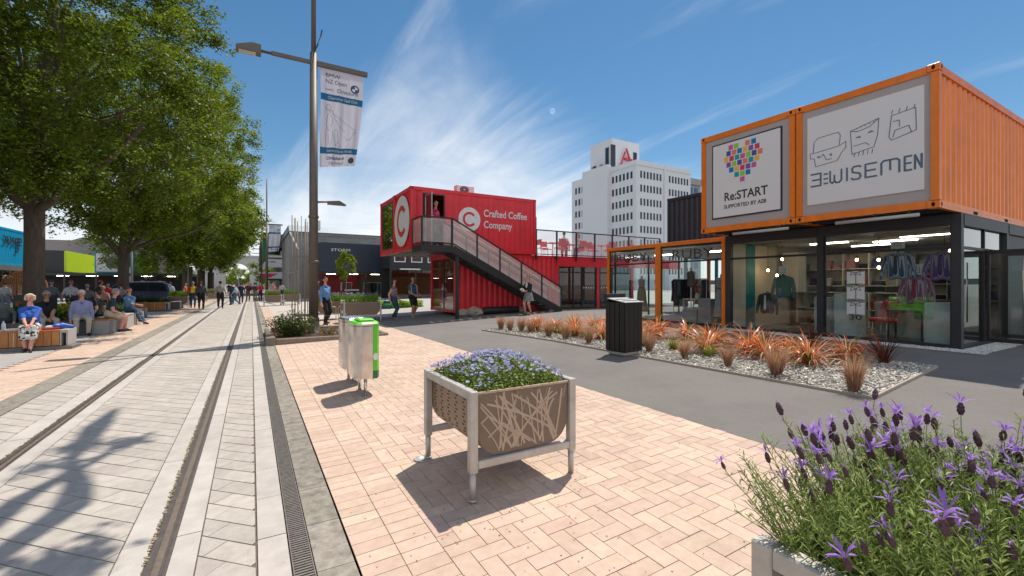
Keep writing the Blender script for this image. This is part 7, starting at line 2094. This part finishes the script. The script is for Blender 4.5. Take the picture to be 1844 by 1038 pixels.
person('seated man in striped navy polo, beige shorts and cap, seen from the side', -4.12, 19.6, 0, (.98, .15), 1.76, 'sit', 'pink', 'grey', (.02, .04, .07), (.50, .42, .32), sleeve=.34, legs='shorts', fat=1.12, near=True, cap=(.30, .27, .24), hands=[(-.10, .30, .60), (.14, .32, .60)], feet=[(-.05, .42, 0), (.10, .30, 0)], seat=.50, lean=14, headturn=(20, 0), group='people seated on the left',
       top_m=mat_blotch('striped_polo', (.008, .014, .03), (.03, .075, .11), 9, .6, stripes='Z'))
person('seated man in blue tee and jeans with crossed arms and crossed legs', -4.18, 22.9, 0, (.75, -.66), 1.76, 'sit', 'pink', 'red', (.10, .22, .38), (.05, .10, .18), (.05, .03, .02), sleeve=.34, fat=1.1, near=True, hands=[(.10, .26, .80), (-.10, .29, .78)], feet=[(-.05, .66, .02), (.02, .52, .12)], seat=.50, lean=-2, headturn=(-14, 0), group='people seated on the left')
person('seated person in grey jacket cut by the left edge of the picture', -6.35, 18.95, 0, (-.35, -.93), 1.74, 'sit', 'light', 'grey', (.10, .115, .12), (.05, .05, .06), sleeve=1, fat=1.2, group='people seated on the left', lean=16, seat=.44)
person('seated person in black beside the striped shirt man, behind the yellow shrub', -4.75, 21.3, 0, (-.95, .2), 1.7, 'sit', 'light', 'dark', (.015, .015, .02), sleeve=.34, group='people seated on the left', seat=.46, feet=[(-.1, .3, .2), (.1, .3, .2)])
# bags beside the woman
t = thing('shopping_bag', 'crumpled blue and white bag lying on the bench beside the woman', 'bag', (-4.20, 15.24, .482), .2)
blob('bag_body', [((0, 0, .07), .07, (.12, .05, .07), .07, 0), ((.1, .05, .09), .07, (.30, .1, .04), .045, 0), ((-.14, -.02, .05), .05, (0, 0, .05), .06, 1)], [cmat('bag', (.03, .10, .42), .4), cmat('bag', (.6, .6, .62), .5)], t, .014, 1)
t = thing('cloth_bundle', 'folded crimson cloth under the blue bag on the bench', 'cloth', (-4.27, 15.12, .482), .1)
blob('cloth_body', [((-.12, 0, .025), .025, (.15, .02, .025), .025, 0)], [cmat('bag', (.38, .01, .03), .7)], t, .011, 1)
t = thing('handbag', 'small navy handbag on the lap of the woman in blue', 'handbag', (-4.60, 14.98, .66), .2)
blob('bag_body', [((-.10, 0, .06), .045, (.10, .0, .06), .045, 0), ((-.08, 0, .02), .05, (.08, 0, .02), .05, 0)], [cmat('bag', (.01, .012, .03), .4)], t, .011, 1)
t = thing('water_bottle', 'clear pale bottle standing on the bench at the left picture edge', 'bottle', (-5.08, 15.2, .482)); b = MB(); b.lathe((0, 0, 0), [(.035, 0), (.037, .02), (.037, .17), (.015, .21), (.015, .24)], 12); b.build('bottle_body', mat('pale_bottle', (.45, .55, .62), .2), t)
t = thing('food_tray', 'small white paper tray on the bench left of the woman', 'tray', (-5.02, 15.1, .482)); b = MB(); b.add([(0, 0, 0), (.2, 0, 0), (.2, .13, 0), (0, .13, 0), (-.02, -.02, .05), (.22, -.02, .05), (.22, .15, .05), (-.02, .15, .05)], [(0, 1, 2, 3), (0, 4, 5, 1), (1, 5, 6, 2), (2, 6, 7, 3), (3, 7, 4, 0)]); b.build('tray_body', m_white, t)

# --- walking people, nearer
person('man in light blue shirt, black trousers and sunglasses walking past the lamp pole', 2.42, 18.2, gz(2.4), (.62, -.78), 1.80, 'stand', 'pink', 'dark', (.12, .27, .52), (.008, .008, .01), sleeve=.95, fat=1.12, near=True, glasses=True, stride=.16, headturn=(-30, 0), group='people walking on the right',
       hands=[(-.27, .0, .86), (.30, .10, .80)])
t, bd, I = person('woman in floral sleeveless top and jeans carrying a teal bag', 5.02, 18.1, gz(5), (.75, -.65), 1.66, 'stand', 'light', 'dark', (.3, .2, .25), (.015, .06, .09), (.2, .18, .16), sleeve=.08, near=True, stride=.22, style='long', headturn=(-35, -3), glasses=True, female=True, group='people walking on the right', top_m=mat_blotch('floral_top', (.42, .28, .33), (.06, .03, .06), 28, .5))
t = thing('carried_bag', 'teal shoulder bag hanging from the hand of the woman in the floral top', 'bag', (4.72, 18.02, gz(5) + .48), face_to(.75, -.65)); blob('bag_body', [((0, -.12, .05), .08, (0, .12, .05), .08, 0), ((0, -.10, .25), .06, (0, .10, .25), .06, 0)], [cmat('bag', (.0, .16, .17), .7)], t, .016, 1); b = MB(); b.tube([(0, -.1, .3), (0, -.05, .42), (0, .05, .42), (0, .1, .3)], .008, 5); b.build('bag_strap', cmat('bag', (.0, .10, .11), .7), t)
t, bd, I = person('man in navy tee and black shorts with a grey towel round his neck', 5.88, 18.35, gz(5.9), (.35, -.93), 1.74, 'stand', 'tan', 'brown', (.035, .07, .13), (.008, .008, .01), (.35, .25, .18), sleeve=.34, legs='shorts', near=True, stride=.2, hands=[(-.14, .22, 1.0), (.10, .25, .98)], group='people walking on the right')
a_ = I['at']; S = I['S']
blob('towel', [(a_(.30, -.05, .02), .022, a_(.27, -.085, .055), .024, 0), (a_(.27, -.085, .055), .03, a_(.10, -.085, .075), .03, 0), (a_(.30, .05, .02), .022, a_(.27, .085, .055), .024, 0), (a_(.27, .085, .055), .03, a_(.10, .085, .075), .03, 0), (a_(.315, -.05, -.02), .025, a_(.315, .05, -.02), .025, 0)], [cmat('towel', (.26, .29, .30), .9)], bd, .014)
t, bd, I = person('young woman in black cardigan and grey skirt by the stair foot, holding a parcel', 10.15, 15.95, gz(10.2), (-.95, -.32), 1.64, 'stand', 'light', 'red', (.012, .012, .014), (.3, .3, .3), (.12, .08, .06), sleeve=.9, legs='skirt', near=True, stride=.12, style='bun', female=True, hands=[(-.08, .26, 1.0), (.10, .26, 1.0)], group='people walking on the right')
b = MB(); r_ = random.Random(1); K = 28; v = []
for j, (z, r) in enumerate(((1.02, .125), (.9, .165), (.75, .20), (.58, .235))):
    for i in range(K): a = 2 * math.pi * i / K; q = r * (1 + .05 * math.sin(a * 9) * (j / 3)); v.append((q * math.cos(a) * 1.05, q * math.sin(a) * .9, z))
b.add(v, [(j * K + i, (j + 1) * K + i, (j + 1) * K + (i + 1) % K, j * K + (i + 1) % K) for j in range(3) for i in range(K)] , 0, True); b.build('skirt', mat_blotch('grey_skirt', (.34, .34, .34), (.10, .10, .11), 40, .52), bd)
blob('blouse_front', [(a_(0, 0, 0) * 0 + Vector((0, .115, 1.18)), .05, Vector((0, .10, 1.32)), .045, 0)], [cmat('cloth', (.55, .58, .55))], bd, .014)
t = thing('parcel', 'crumpled white food parcel held by the young woman in the black cardigan', 'parcel', (9.86, 15.87, gz(10.2) + 1.02)); blob('parcel_body', [((0, 0, 0), .06, (-.10, .04, .04), .05, 0), ((0, .05, .03), .05, (-.05, 0, .07), .04, 0)], [cmat('paper', (.55, .50, .42), .9)], t, .013, 1)
person('man in crimson tee and sunglasses leaning at the balustrade of the upper landing', 6.30, 16.95, 3.12, (.55, -.83), 1.78, 'stand', 'tan', 'dark', (.36, .01, .08), (.05, .06, .09), sleeve=.34, near=True, glasses=True, hands=[(-.18, .34, 1.08), (.12, .36, 1.08)], lean=8, headturn=(-25, 0), fat=1.05)
# --- farther down the street
far = [('man walking away in charcoal jumper and black trousers on the left rail', -2.73, 33.9, (.05, 1), 1.78, (.055, .065, .07), (.008, .008, .01), 'red', dict(sleeve=1, stride=.1, fat=1.1)),
       ('man walking away in pale grey shirt and black trousers between the rails', -1.76, 34.75, (.05, 1), 1.80, (.34, .31, .27), (.006, .006, .008), 'dark', dict(sleeve=.9, stride=.22, fat=1.15)),
       ('striding person in white tee and blue jeans crossing the tracks', -1.05, 40.7, (-1, .2), 1.72, (.42, .50, .58), (.06, .14, .27), 'brown', dict(sleeve=.5, stride=.62)),
       ('person in dark teal walking just behind the striding one', -1.35, 42.0, (-.3, 1), 1.70, (.02, .045, .05), (.02, .03, .04), 'red', dict(sleeve=.9)),
       ('person in navy clothes close behind the striding one on the right', -.75, 43.0, (.0, 1), 1.70, (.015, .02, .06), (.02, .03, .07), 'brown', dict(sleeve=.9)),
       ('person in red top and yellow safety vest facing away', -3.4, 36.6, (0, 1), 1.74, (.5, .03, .03), (.03, .05, .10), 'grey', dict(sleeve=.9)),
       ('dark haired person in maroon shirt and brown trousers near the right rail', -.28, 48.0, (0, -1), 1.78, (.10, .015, .035), (.10, .085, .07), 'dark', dict(sleeve=.9)),
       ('person in grey green top farther away on the tracks', -.95, 54.5, (0, 1), 1.74, (.14, .17, .15), (.03, .05, .05), 'brown', {}),
       ('person in bright red top and dark trousers beside the far planters', .75, 49.5, (-.4, -1), 1.72, (.5, .02, .05), (.02, .02, .06), 'dark', {}),
       ('person in dark top and khaki trousers beside the far planters', .25, 47.5, (.3, 1), 1.70, (.05, .04, .03), (.16, .14, .09), 'dark', {}),
       ('small distant person in pink beyond the navy clothed one', -1.2, 60.5, (0, -1), 1.66, (.55, .25, .25), (.2, .1, .1), 'blond', {}),
       ('small distant person in white on the far tracks', -.1, 78, (0, -1), 1.7, (.6, .6, .6), (.05, .05, .08), 'dark', {}),
       ('small distant person in blue on the far tracks', -1.7, 74, (0, 1), 1.7, (.05, .12, .3), (.05, .05, .06), 'dark', {}),
       ('small distant person in black left of the far tracks', -2.6, 70, (0, 1), 1.75, (.03, .03, .03), (.03, .03, .04), 'brown', {}),
       ('small distant person in beige right of the far tracks', .6, 72, (0, 1), 1.7, (.4, .34, .25), (.1, .09, .08), 'brown', {}),
       ('person in white shirt right of the parked van', -5.6, 44.5, (0, 1), 1.74, (.45, .48, .58), (.03, .05, .10), 'brown', {}),
       ('person in orange top left of the third tree trunk', -5.4, 52, (1, -.2), 1.7, (.6, .14, .05), (.05, .05, .06), 'dark', {}),
       ('person in black top by the parked van tail', -6.3, 46.5, (0, 1), 1.7, (.02, .02, .025), (.03, .03, .04), 'dark', {}),
       ('woman in pink top behind the far planters at the market canopy', 1.7, 45.5, (0, -1), 1.68, (.55, .2, .2), (.3, .1, .1), 'red', {}),
       ('person in pale top behind the far planters', 2.5, 47.5, (0, 1), 1.7, (.5, .5, .5), (.05, .05, .06), 'brown', {}),
       ('person in orange jacket far right beyond the rod cage', 4.2, 52, (0, -1), 1.7, (.6, .2, .02), (.05, .05, .05), 'dark', {}),
       ('dark clothed person seen at the left pane of the navy shop', 4.7, 39.5, (1, 0), 1.74, (.03, .03, .06), (.03, .03, .04), 'dark', {}),
       ('man in white shirt and red cap seen from behind over the raised bed', -7.45, 29.0, (0, 1), 1.76, (.55, .55, .56), (.05, .05, .06), 'grey', dict(cap=(.5, .04, .03), sleeve=.5, fat=1.15)),
       ('person in grey top with dark hat over the left of the raised bed', -8.35, 29.8, (0, 1), 1.76, (.13, .16, .18), (.05, .05, .06), 'grey', dict(cap=(.06, .07, .07), sleeve=.9, fat=1.2)),
       ('grey haired person in grey shirt with black backpack over the raised bed', -6.75, 28.5, (-.2, 1), 1.58, (.16, .17, .18), (.05, .05, .06), 'grey', dict(sleeve=.9)),
       ('man in black and white jersey with red cap over the raised bed', -6.75, 30.6, (.6, .8), 1.76, (.02, .02, .03), (.05, .05, .06), 'dark', dict(cap=(.45, .05, .03), sleeve=.5, fat=1.1)),
       ('woman in speckled top left of the second tree trunk', -6.2, 32.0, (-.5, 1), 1.62, (.25, .22, .25), (.05, .05, .06), 'brown', dict(female=True)),
       ('blond child over the hedge behind the striped shirt man', -5.75, 26.5, (0, 1), 1.50, (.5, .25, .2), (.05, .05, .06), 'blond', dict(style='bob')),
       ('person in red by the foot of the slim column left of the van', -8.2, 38.9, (0, -1), 1.62, (.5, .02, .04), (.05, .05, .06), 'dark', {}),
       ('person in pale top in front of the far left shop window', -12.3, 37.0, (0, 1), 1.72, (.5, .5, .5), (.2, .25, .3), 'brown', {}),
       ('second pale dressed person at the far left shop window', -13.9, 37.6, (1, .2), 1.72, (.4, .42, .42), (.1, .12, .14), 'dark', {})]
for (lab, x, y, fc, H_, tc_, bc_, hr, kw) in far:
    z = gz(x) if x > .6 else 0
    o, bdy, I = person(lab, x, y, z, fc, H_, kw.pop('pose', 'stand'), 'pink', hr, tc_, bc_, group='people in the street', **kw)
    if 'safety vest' in lab:
        a_ = I['at']; blob('safety_vest', [(a_(.10, -.035, 0), .12, a_(.25, -.03, 0), .105, 0), (a_(.10, .035, 0), .12, a_(.25, .03, 0), .105, 0)], [cmat('vest', (.65, .6, .02))], bdy, .02)

# --- terrace furniture and people
m_rc = mat('red_chair_plastic', (.62, .03, .05), .4, var=.05)


def terrace_chair():
    t = thing('terrace_chair', 'x', 'chair', (0, 0, 0), 0, 'red chairs on the terrace')
    b = MB(); b.bbox(-.22, -.21, .43, .22, .21, .46, .008); b.build('seat', m_rc, t)
    b = MB(); b.bbox(-.22, -.24, .60, .22, -.215, .88, .008); b.box(-.22, -.235, .46, -.19, -.215, .6); b.box(.19, -.235, .46, .22, -.215, .6); b.build('backrest', m_rc, t)
    for (x, y) in ((-.2, -.19), (.2, -.19), (-.2, .19), (.2, .19)): b = MB(); b.tube([(x, y, 0), (x * .95, y * .95, .43)], .012, 6); b.build('leg', m_wire, t)
    return t


def terrace_table():
    t = thing('terrace_table', 'x', 'table', (0, 0, 0), 0, 'terrace tables'); b = MB(); b.bbox(-.35, -.35, .71, .35, .35, .735, .008); b.build('table_top', mat('pink_table', (.55, .35, .30), .5), t)
    b = MB(); b.tube([(0, 0, 0), (0, 0, .71)], .03, 8); b.lathe((0, 0, 0), [(.25, 0), (.25, .02), (.03, .04)], 16); b.build('leg', m_wire, t); return t


pc, pt = terrace_chair(), terrace_table(); first_c = first_t = True
tabs = [(13.4, 18.7), (14.9, 18.9), (16.6, 18.6), (18.2, 18.8), (19.7, 18.7)]
for k, (x, y) in enumerate(tabs):
    lab = '%s terrace table from the left, behind the wire railing' % ORD[k]
    if first_t: pt.location = (x, y, RZ); pt['label'] = lab; first_t = False
    else: dup(pt, (x, y, RZ), 0, lab)
    for j, (dx, dy, rz) in enumerate(((-.62, 0, -math.pi / 2), (.62, 0, math.pi / 2), (0, -.6, 0), (0, .6, math.pi))):
        lab = 'red terrace chair %s the %s terrace table from the left' % (['on the left side of', 'on the right side of', 'on the street side of', 'on the far side of'][j], ORD[k])
        if first_c: pc.location = (x + dx, y + dy, RZ); pc.rotation_euler.z = rz; pc['label'] = lab; first_c = False
        else: dup(pc, (x + dx, y + dy, RZ), rz, lab)
person('person in white shirt seated at the left end of the terrace', 14.28, 18.9, RZ, (.6, .8), 1.74, 'sit', 'pink', 'dark', (.6, .6, .6), (.05, .05, .06), sleeve=.9, group='people on the terrace', lean=12)
person('person in pale patterned shirt seated right of the white shirted one on the terrace', 15.5, 18.9, RZ, (-1, .1), 1.74, 'sit', 'pink', 'brown', (.45, .47, .5), (.05, .05, .06), sleeve=.6, group='people on the terrace', lean=25)
# cafe interior chairs and tables seen through the glass
for k, (x, y) in enumerate(((14.3, 19.0), (15.3, 20.2), (16.6, 19.2))):
    dup(pt, (x, y, GZ), 0, ['table just inside the cafe door, left one', 'table deep inside the cafe, middle one', 'table inside the right cafe window'][k], 'tables inside the cafe')
    dup(pc, (x + .6, y, GZ), math.pi / 2, ['red chair at the left table inside the cafe', 'red chair at the middle table inside the cafe', 'red chair at the right table inside the cafe'][k], 'chairs inside the cafe')
    dup(pc, (x - .6, y + .2, GZ), -math.pi / 2, ['red chair left of the left table inside the cafe', 'red chair left of the middle table inside the cafe', 'red chair left of the right table inside the cafe'][k], 'chairs inside the cafe')

# ================================================================ GOODS IN THE SHOPS
m_bulb = mat('bulb_glow', (1.0, .62, .28), .5, emit=30.0)


def stripes_m(nm, c1, c2): return mat_blotch(nm, c1, c2, 16, .5, stripes='DIAGONAL' if 0 else 'Y')


def hanging_shirt(lab, x, y, ztop, m_, tie=None, placard=True, s=1.0):
    """shirt on a body form facing the glass (towards -X)"""
    t = thing('shirt_display', lab, 'shirt', (x, y, ztop), rad(90), 'shirts shown behind the shop glass')
    C = [((-.10 * s, 0, -.10), .085 * s, (-.10 * s, 0, -.52), .095 * s, 0), ((.10 * s, 0, -.10), .085 * s, (.10 * s, 0, -.52), .095 * s, 0), ((0, .02, -.1), .08, (0, .02, -.5), .09, 0), ((-.03, 0, -.05), .05, (-.19, 0, -.10), .055, 0), ((.03, 0, -.05), .05, (.19, 0, -.10), .055, 0)]
    for s_ in (-1, 1): C += [((s_ * .20, 0, -.11), .056, (s_ * .27, .0, -.36), .048, 0), ((s_ * .27, 0, -.36), .048, (s_ * .285, .04, -.58), .038, 0)]
    bd = blob('shirt_body', C, [m_], t, .014)
    b = MB(); b.tube([(-.06, .05, -.03), (-.03, .09, -.03), (0, .10, -.055), (.03, .09, -.03), (.06, .05, -.03)], .022, 6); b.build('collar', m_, bd)
    if tie: b = MB(); b.poly([(-.02, .115, -.07), (.02, .115, -.07), (.035, .125, -.45), (0, .125, -.50), (-.035, .125, -.45)], (0, 1, 0), .008); b.build('tie', tie, t)
    if placard: b = MB(); b.box(-.12, .0, .02, .12, .012, .24); b.build('placard', m_lw, t); b = MB(); [stroke(b, q, .008, (0, .013, 0), (-1, 0, 0), (0, 0, 1)) for q in ([(-.06, .07), (.06, .07), (.06, .19), (-.06, .19), (-.06, .07)], [(-.03, .15), (.0, .15), (0, .1)], [(.02, .16), (.04, .13)])]; b.build('placard_drawing', m_ink, t)
    b = MB(); b.tube([(0, 0, 0), (0, 0, .03)], .03, 8); b.build('neck_block', m_blk, t)
    return t


hanging_shirt('sea green shirt on a body form behind the left shop window', 12.35, 6.62, 1.84, mat('sea_green_shirt', (.08, .15, .13), .8))
hanging_shirt('dark grey suit jacket with pale tie low behind the left shop window', 12.7, 7.25, 1.36, mat('suit_grey', (.045, .042, .05), .8), m_lw, False)
hanging_shirt('blue and white striped shirt with dark tie high behind the right shop window', 12.3, 4.15, 2.30, stripes_m('blue_stripe_shirt', (.45, .5, .6), (.06, .10, .2)), m_navy)
hanging_shirt('pink striped shirt with red tie lower behind the right shop window', 12.35, 3.85, 1.78, stripes_m('pink_stripe_shirt', (.5, .36, .42), (.24, .10, .16)), mat('red_tie', (.3, .02, .06), .6))
hanging_shirt('purple striped shirt near the corner post behind the right shop window', 12.3, 3.42, 2.28, stripes_m('purple_stripe_shirt', (.42, .34, .5), (.14, .08, .24)), mat('purple_tie', (.08, .03, .16), .6), False)


def shelf_unit(lab, x, y, z, n_c, n_r, cw, rh, D=.4, seed=0):
    """open cubes of folded shirts facing -X"""
    t = thing('shelf_unit', lab, 'shelf', (x, y, z), 0, 'shelves of folded shirts'); b = MB(); W = n_c * cw
    for i in range(n_c + 1): b.box(0, i * cw - .012, 0, D, i * cw + .012, n_r * rh)
    for j in range(n_r + 1): b.box(.003, .0125, j * rh - .012, D - .002, W - .0125, j * rh + .012)
    b.box(D, 0, 0, D + .01, W, n_r * rh); b.build('shelf_case', m_cream, t); r_ = random.Random(seed)
    for i in range(n_c):
        for j in range(n_r):
            for s_ in range(2):
                if r_.random() < .15: continue
                k_ = r_.randint(3, 6); b = MB()
                for q in range(k_): w_ = cw * .36 + r_.uniform(-.01, .01); b.bbox(.05, 0, q * .042, .32, w_, q * .042 + .038, .012)
                b.build('folded_shirts', r_.choice(cl), t, (0, i * cw + .05 + s_ * cw * .47, j * rh + .013))
    return t


shelf_unit('upper cube shelves of folded shirts deep behind the left shop window', 14.6, 4.95, 1.55, 4, 2, .62, .48, seed=1)
shelf_unit('lower cube shelves of folded shirts deep behind the left shop window', 14.6, 4.95, .40, 4, 2, .62, .48, seed=2)
shelf_unit('long cube shelves of folded shirts at the back of the shop behind the right window', 16.9, 3.2, 1.15, 5, 3, .7, .45, seed=3)
t = thing('dividing_panel', 'cream cupboard end beside the shelves behind the left shop window', 'panel', (14.0, 7.1, 1.35)); b = MB(); b.bbox(0, 0, 0, .5, .45, 1.2, .01); b.box(-.012, .01, .60, -.001, .44, .612); b.build('cupboard_panel', m_cream, t)
for k, (x, y, zb) in enumerate(((12.9, 7.35, 2.0), (13.1, 7.2, 1.85), (12.9, 6.95, 2.3), (13.4, 4.9, 2.2), (13.0, 4.75, 2.0), (12.9, 3.55, 2.1), (12.7, 3.40, 2.30), (14.0, 5.6, 2.25))):
    t = thing('pendant_bulb', ['bare pendant bulb nearest the teal wall, lower one', 'second bare bulb from the teal wall', 'highest bare bulb behind the left window', 'bare bulb left of the blue striped shirt, farther one', 'bare bulb left of the blue striped shirt, nearer one', 'bare bulb between the blue and purple striped shirts, lower one', 'bare bulb over the purple striped shirt', 'bare bulb deep in the middle of the shop'][k], 'bulb', (x, y, zb), 0, 'pendant bulbs in the shirt shop')
    b = MB(); b.sphere((0, 0, 0), (.032, .032, .04), 8); b.build('bulb', m_bulb, t); b = MB(); b.tube([(0, 0, .045), (0, 0, 2.75 - zb)], .005, 4); b.tube([(0, 0, .035), (0, 0, .10)], .018, 6); b.build('cord', m_blk, t)
for k, (x, y, w, h) in enumerate(((11.85, 4.75, .45, 1.0), (11.95, 3.15, .45, .85), (12.2, 5.3, .5, .9), (12.9, 3.9, .9, .8))):
    t = thing('display_plinth', ['pale display plinth behind the shirt posters', 'pale display plinth near the glass corner', 'pale display plinth at the right end of the left window', 'wide pale table plinth in the middle of the shirt shop'][k], 'plinth', (x, y, GZ + .02), 0, 'display plinths'); b = MB(); b.bbox(0, 0, 0, .5, w, h, .008); b.build('plinth_body', mat('pale_green_white', (.42, .46, .44), .5), t)
t = thing('basket', 'lime green plastic basket on the floor display below the pink striped shirt', 'basket', (12.3, 3.75, 1.03)); b = MB(); b.box(0, 0, 0, .35, .55, .03)
for j in range(5):
    z = .05 + j * .055; b.box(-.004, -.004, z, .0, .554, z + .03); b.box(.35, -.004, z, .354, .554, z + .03); b.box(0, -.004, z, .35, .0, z + .03); b.box(0, .55, z, .35, .554, z + .03)
b.build('basket_body', mat('lime_plastic', (.2, .5, .04), .4), t)
t = thing('table', 'small dark table carrying the lime green basket', 'table', (12.25, 3.7, GZ + .02)); b = MB(); b.bbox(0, 0, .60, .45, .65, .65, .006); b.build('table_top', m_blk, t)
for (x, y) in ((.02, .02), (.40, .02), (.02, .6), (.40, .6)): b = MB(); b.box(x, y, 0, x + .03, y + .03, .6); b.build('leg', m_blk, t)
t = thing('lounge_chair', 'red moulded chair standing left of the lime basket inside the shop', 'chair', (12.7, 4.5, GZ + .02), rad(70)); blob('chair_shell', [((-.2, 0, .40), .05, (.2, 0, .40), .05, 0), ((-.2, .2, .40), .05, (.2, .2, .40), .05, 0), ((-.2, .1, .40), .06, (.2, .1, .40), .06, 0), ((-.18, -.08, .5), .05, (-.14, -.16, .82), .05, 0), ((.18, -.08, .5), .05, (.14, -.16, .82), .05, 0), ((0, -.08, .5), .06, (0, -.16, .84), .05, 0)], [m_rc], t, .02)
for (x, y) in ((-.18, -.05), (.18, -.05), (-.18, .2), (.18, .2)): b = MB(); b.tube([(x, y, 0), (x * .9, y * .9, .38)], .014, 6); b.build('leg', m_wire, t)
# three shirt posters stuck on the glass
for k in range(3):
    t = thing('window_poster', 'white poster of a shirt outline on the glass, %s of the stack of three' % ['topmost', 'middle one', 'lowest'][k], 'poster', (11.665, 4.86, 1.60 - k * .345), 0, 'shirt outline posters'); b = MB(); b.box(0, -.34, 0, .004, 0, .29); b.build('poster_sheet', m_lw, t)
    b = MB(); st = lambda q: stroke(b, q, .010, (-.001, 0, 0), (0, -1, 0), (0, 0, 1), t=.002)
    st([(.02, .28), (.10, .285), (.17, .23), (.24, .285), (.32, .28)]); st([(.10, .285), (.07, .2), (.17, .23), (.27, .2), (.24, .285)]); st([(.17, .22), (.17, .01)]); st([(.03, .01), (.31, .01)]); [st([(.185, .04 + i * .05), (.195, .045 + i * .05)]) for i in range(4)]; st([(.14, .26), (.20, .26)])
    b.build('shirt_outline', m_ink, t)
t = thing('window_number', 'black number on the glass under the three shirt posters', 'number', (11.665, 4.83, .80)); text('lettering', '30', .17, m_ink, t, (-.002, 0, 0), (0, -1, 0), width=.24)


# mannequins in the ruby showroom
def mannequin(lab, x, y, z, m_, full=False, m2=None, legs_=True):
    t = thing('mannequin', lab, 'mannequin', (x, y, z), rad(90), 'mannequins in the ruby showroom'); mm = mat('mannequin_skin', (.45, .44, .38), .6)
    C = [((-.05, 0, .98), .085, (-.05, 0, 1.10), .072, 1), ((.05, 0, .98), .085, (.05, 0, 1.10), .072, 1), ((-.045, 0, 1.10), .07, (-.065, .01, 1.32), .08, 1), ((.045, 0, 1.10), .07, (.065, .01, 1.32), .08, 1), ((-.05, 0, 1.38), .05, (.05, 0, 1.38), .05, 1), ((0, 0, 1.40), .045, (0, 0, 1.50), .04, 0), ((-.05, 0, 1.39), .04, (-.15, 0, 1.37), .035, 0), ((.05, 0, 1.39), .04, (.15, 0, 1.37), .035, 0)]
    bd = blob('torso', C, [mm, m_], t, .014)
    if full:
        b = MB(); K = 24; v = []
        for j, (zz, r) in enumerate(((1.10, .115), (.95, .17), (.6, .20), (.22, .25))):
            for i in range(K): a = 2 * math.pi * i / K; q = r * (1 + .07 * math.sin(a * 8) * j / 3); v.append((q * math.cos(a), q * math.sin(a) * .8, zz))
        b.add(v, [(j * K + i, (j + 1) * K + i, (j + 1) * K + (i + 1) % K, j * K + (i + 1) % K) for j in range(3) for i in range(K)], 0, True); b.build('dress_skirt', m_, bd)
        b = MB(); b.lathe((0, 0, 1.08), [(.118, 0), (.118, .025)], 20); b.build('belt', mat('brown_belt', (.06, .03, .02), .5), bd)
    if legs_: b = MB(); b.tube([(0, 0, 0), (0, 0, .95)], .018, 8); b.lathe((0, 0, 0), [(.16, 0), (.16, .015), (.02, .02)], 18); b.build('stand', m_wire, t)
    return t


mannequin('beige long belted dress on a mannequin in the left RUBY bay', 12.45, 11.75, GZ + .02, mat('beige_dress', (.26, .185, .125), .85, var=.2, scale=20), True)
mannequin('mannequin in taupe top on the grey plinth in the right RUBY bay', 12.5, 9.65, GZ + .25, mat('taupe_top', (.12, .10, .085), .8))
mannequin('mannequin in zigzag black and white top at the right end of the RUBY bay', 12.35, 8.45, GZ + .02, mat_blotch('zigzag_top', (.6, .6, .6), (.02, .02, .02), 9, .5, stripes='Z'), True)
mannequin('small pale mannequin half hidden left of the beige dress', 13.6, 12.0, GZ + .02, mat('pale_top', (.5, .45, .42), .8))
for k, (x, y, w, h) in enumerate(((12.25, 9.25, .55, .82), (12.25, 8.75, .45, .95), (12.3, 8.1, .35, .9))):
    t = thing('display_plinth', ['grey plinth under the taupe topped mannequin', 'grey plinth right of the taupe topped mannequin', 'grey plinth beside the zigzag top'][k], 'plinth', (x, y, GZ + .021), 0, 'plinths in the ruby showroom'); b = MB(); b.bbox(.0, 0, 0, .5, w, h * .5 if k == 0 else h * .8, .008); b.build('plinth_body', mat('grey_plinth', (.24, .24, .26), .6), t)
clothes_rack(14.2, 8.3, GZ, 1.6, 'clothes rack deep in the right RUBY bay', 11, along='y'); clothes_rack(14.6, 10.6, GZ, 1.5, 'clothes rack deep in the left RUBY bay', 12, along='y')
t = thing('flower_vase', 'vase of orange and pink flowers on the low table in the RUBY showroom', 'vase', (13.2, 9.95, GZ + .75)); b = MB(); b.lathe((0, 0, 0), [(.05, 0), (.07, .08), (.04, .18), (.05, .2)], 12); b.build('vase_body', m_white, t); rs = np.random.RandomState(1); P = rs.normal(0, .11, (90, 3)) + [0, 0, .36]; np_mesh('blooms', leaf_quads(P, .07, rs), np.arange(360).reshape(-1, 4), mat('bloom_orange', (.65, .16, .06), .7, island=.3), t)
t = thing('table', 'low pale table with the vase in the RUBY showroom', 'table', (13.0, 9.4, GZ + .02)); b = MB(); b.bbox(0, 0, .69, .6, 1.0, .73, .006); b.build('table_top', m_cream, t)
for (x, y) in ((.02, .02), (.55, .02), (.02, .95), (.55, .95)): b = MB(); b.box(x, y, 0, x + .03, y + .03, .69); b.build('leg', m_cream, t)
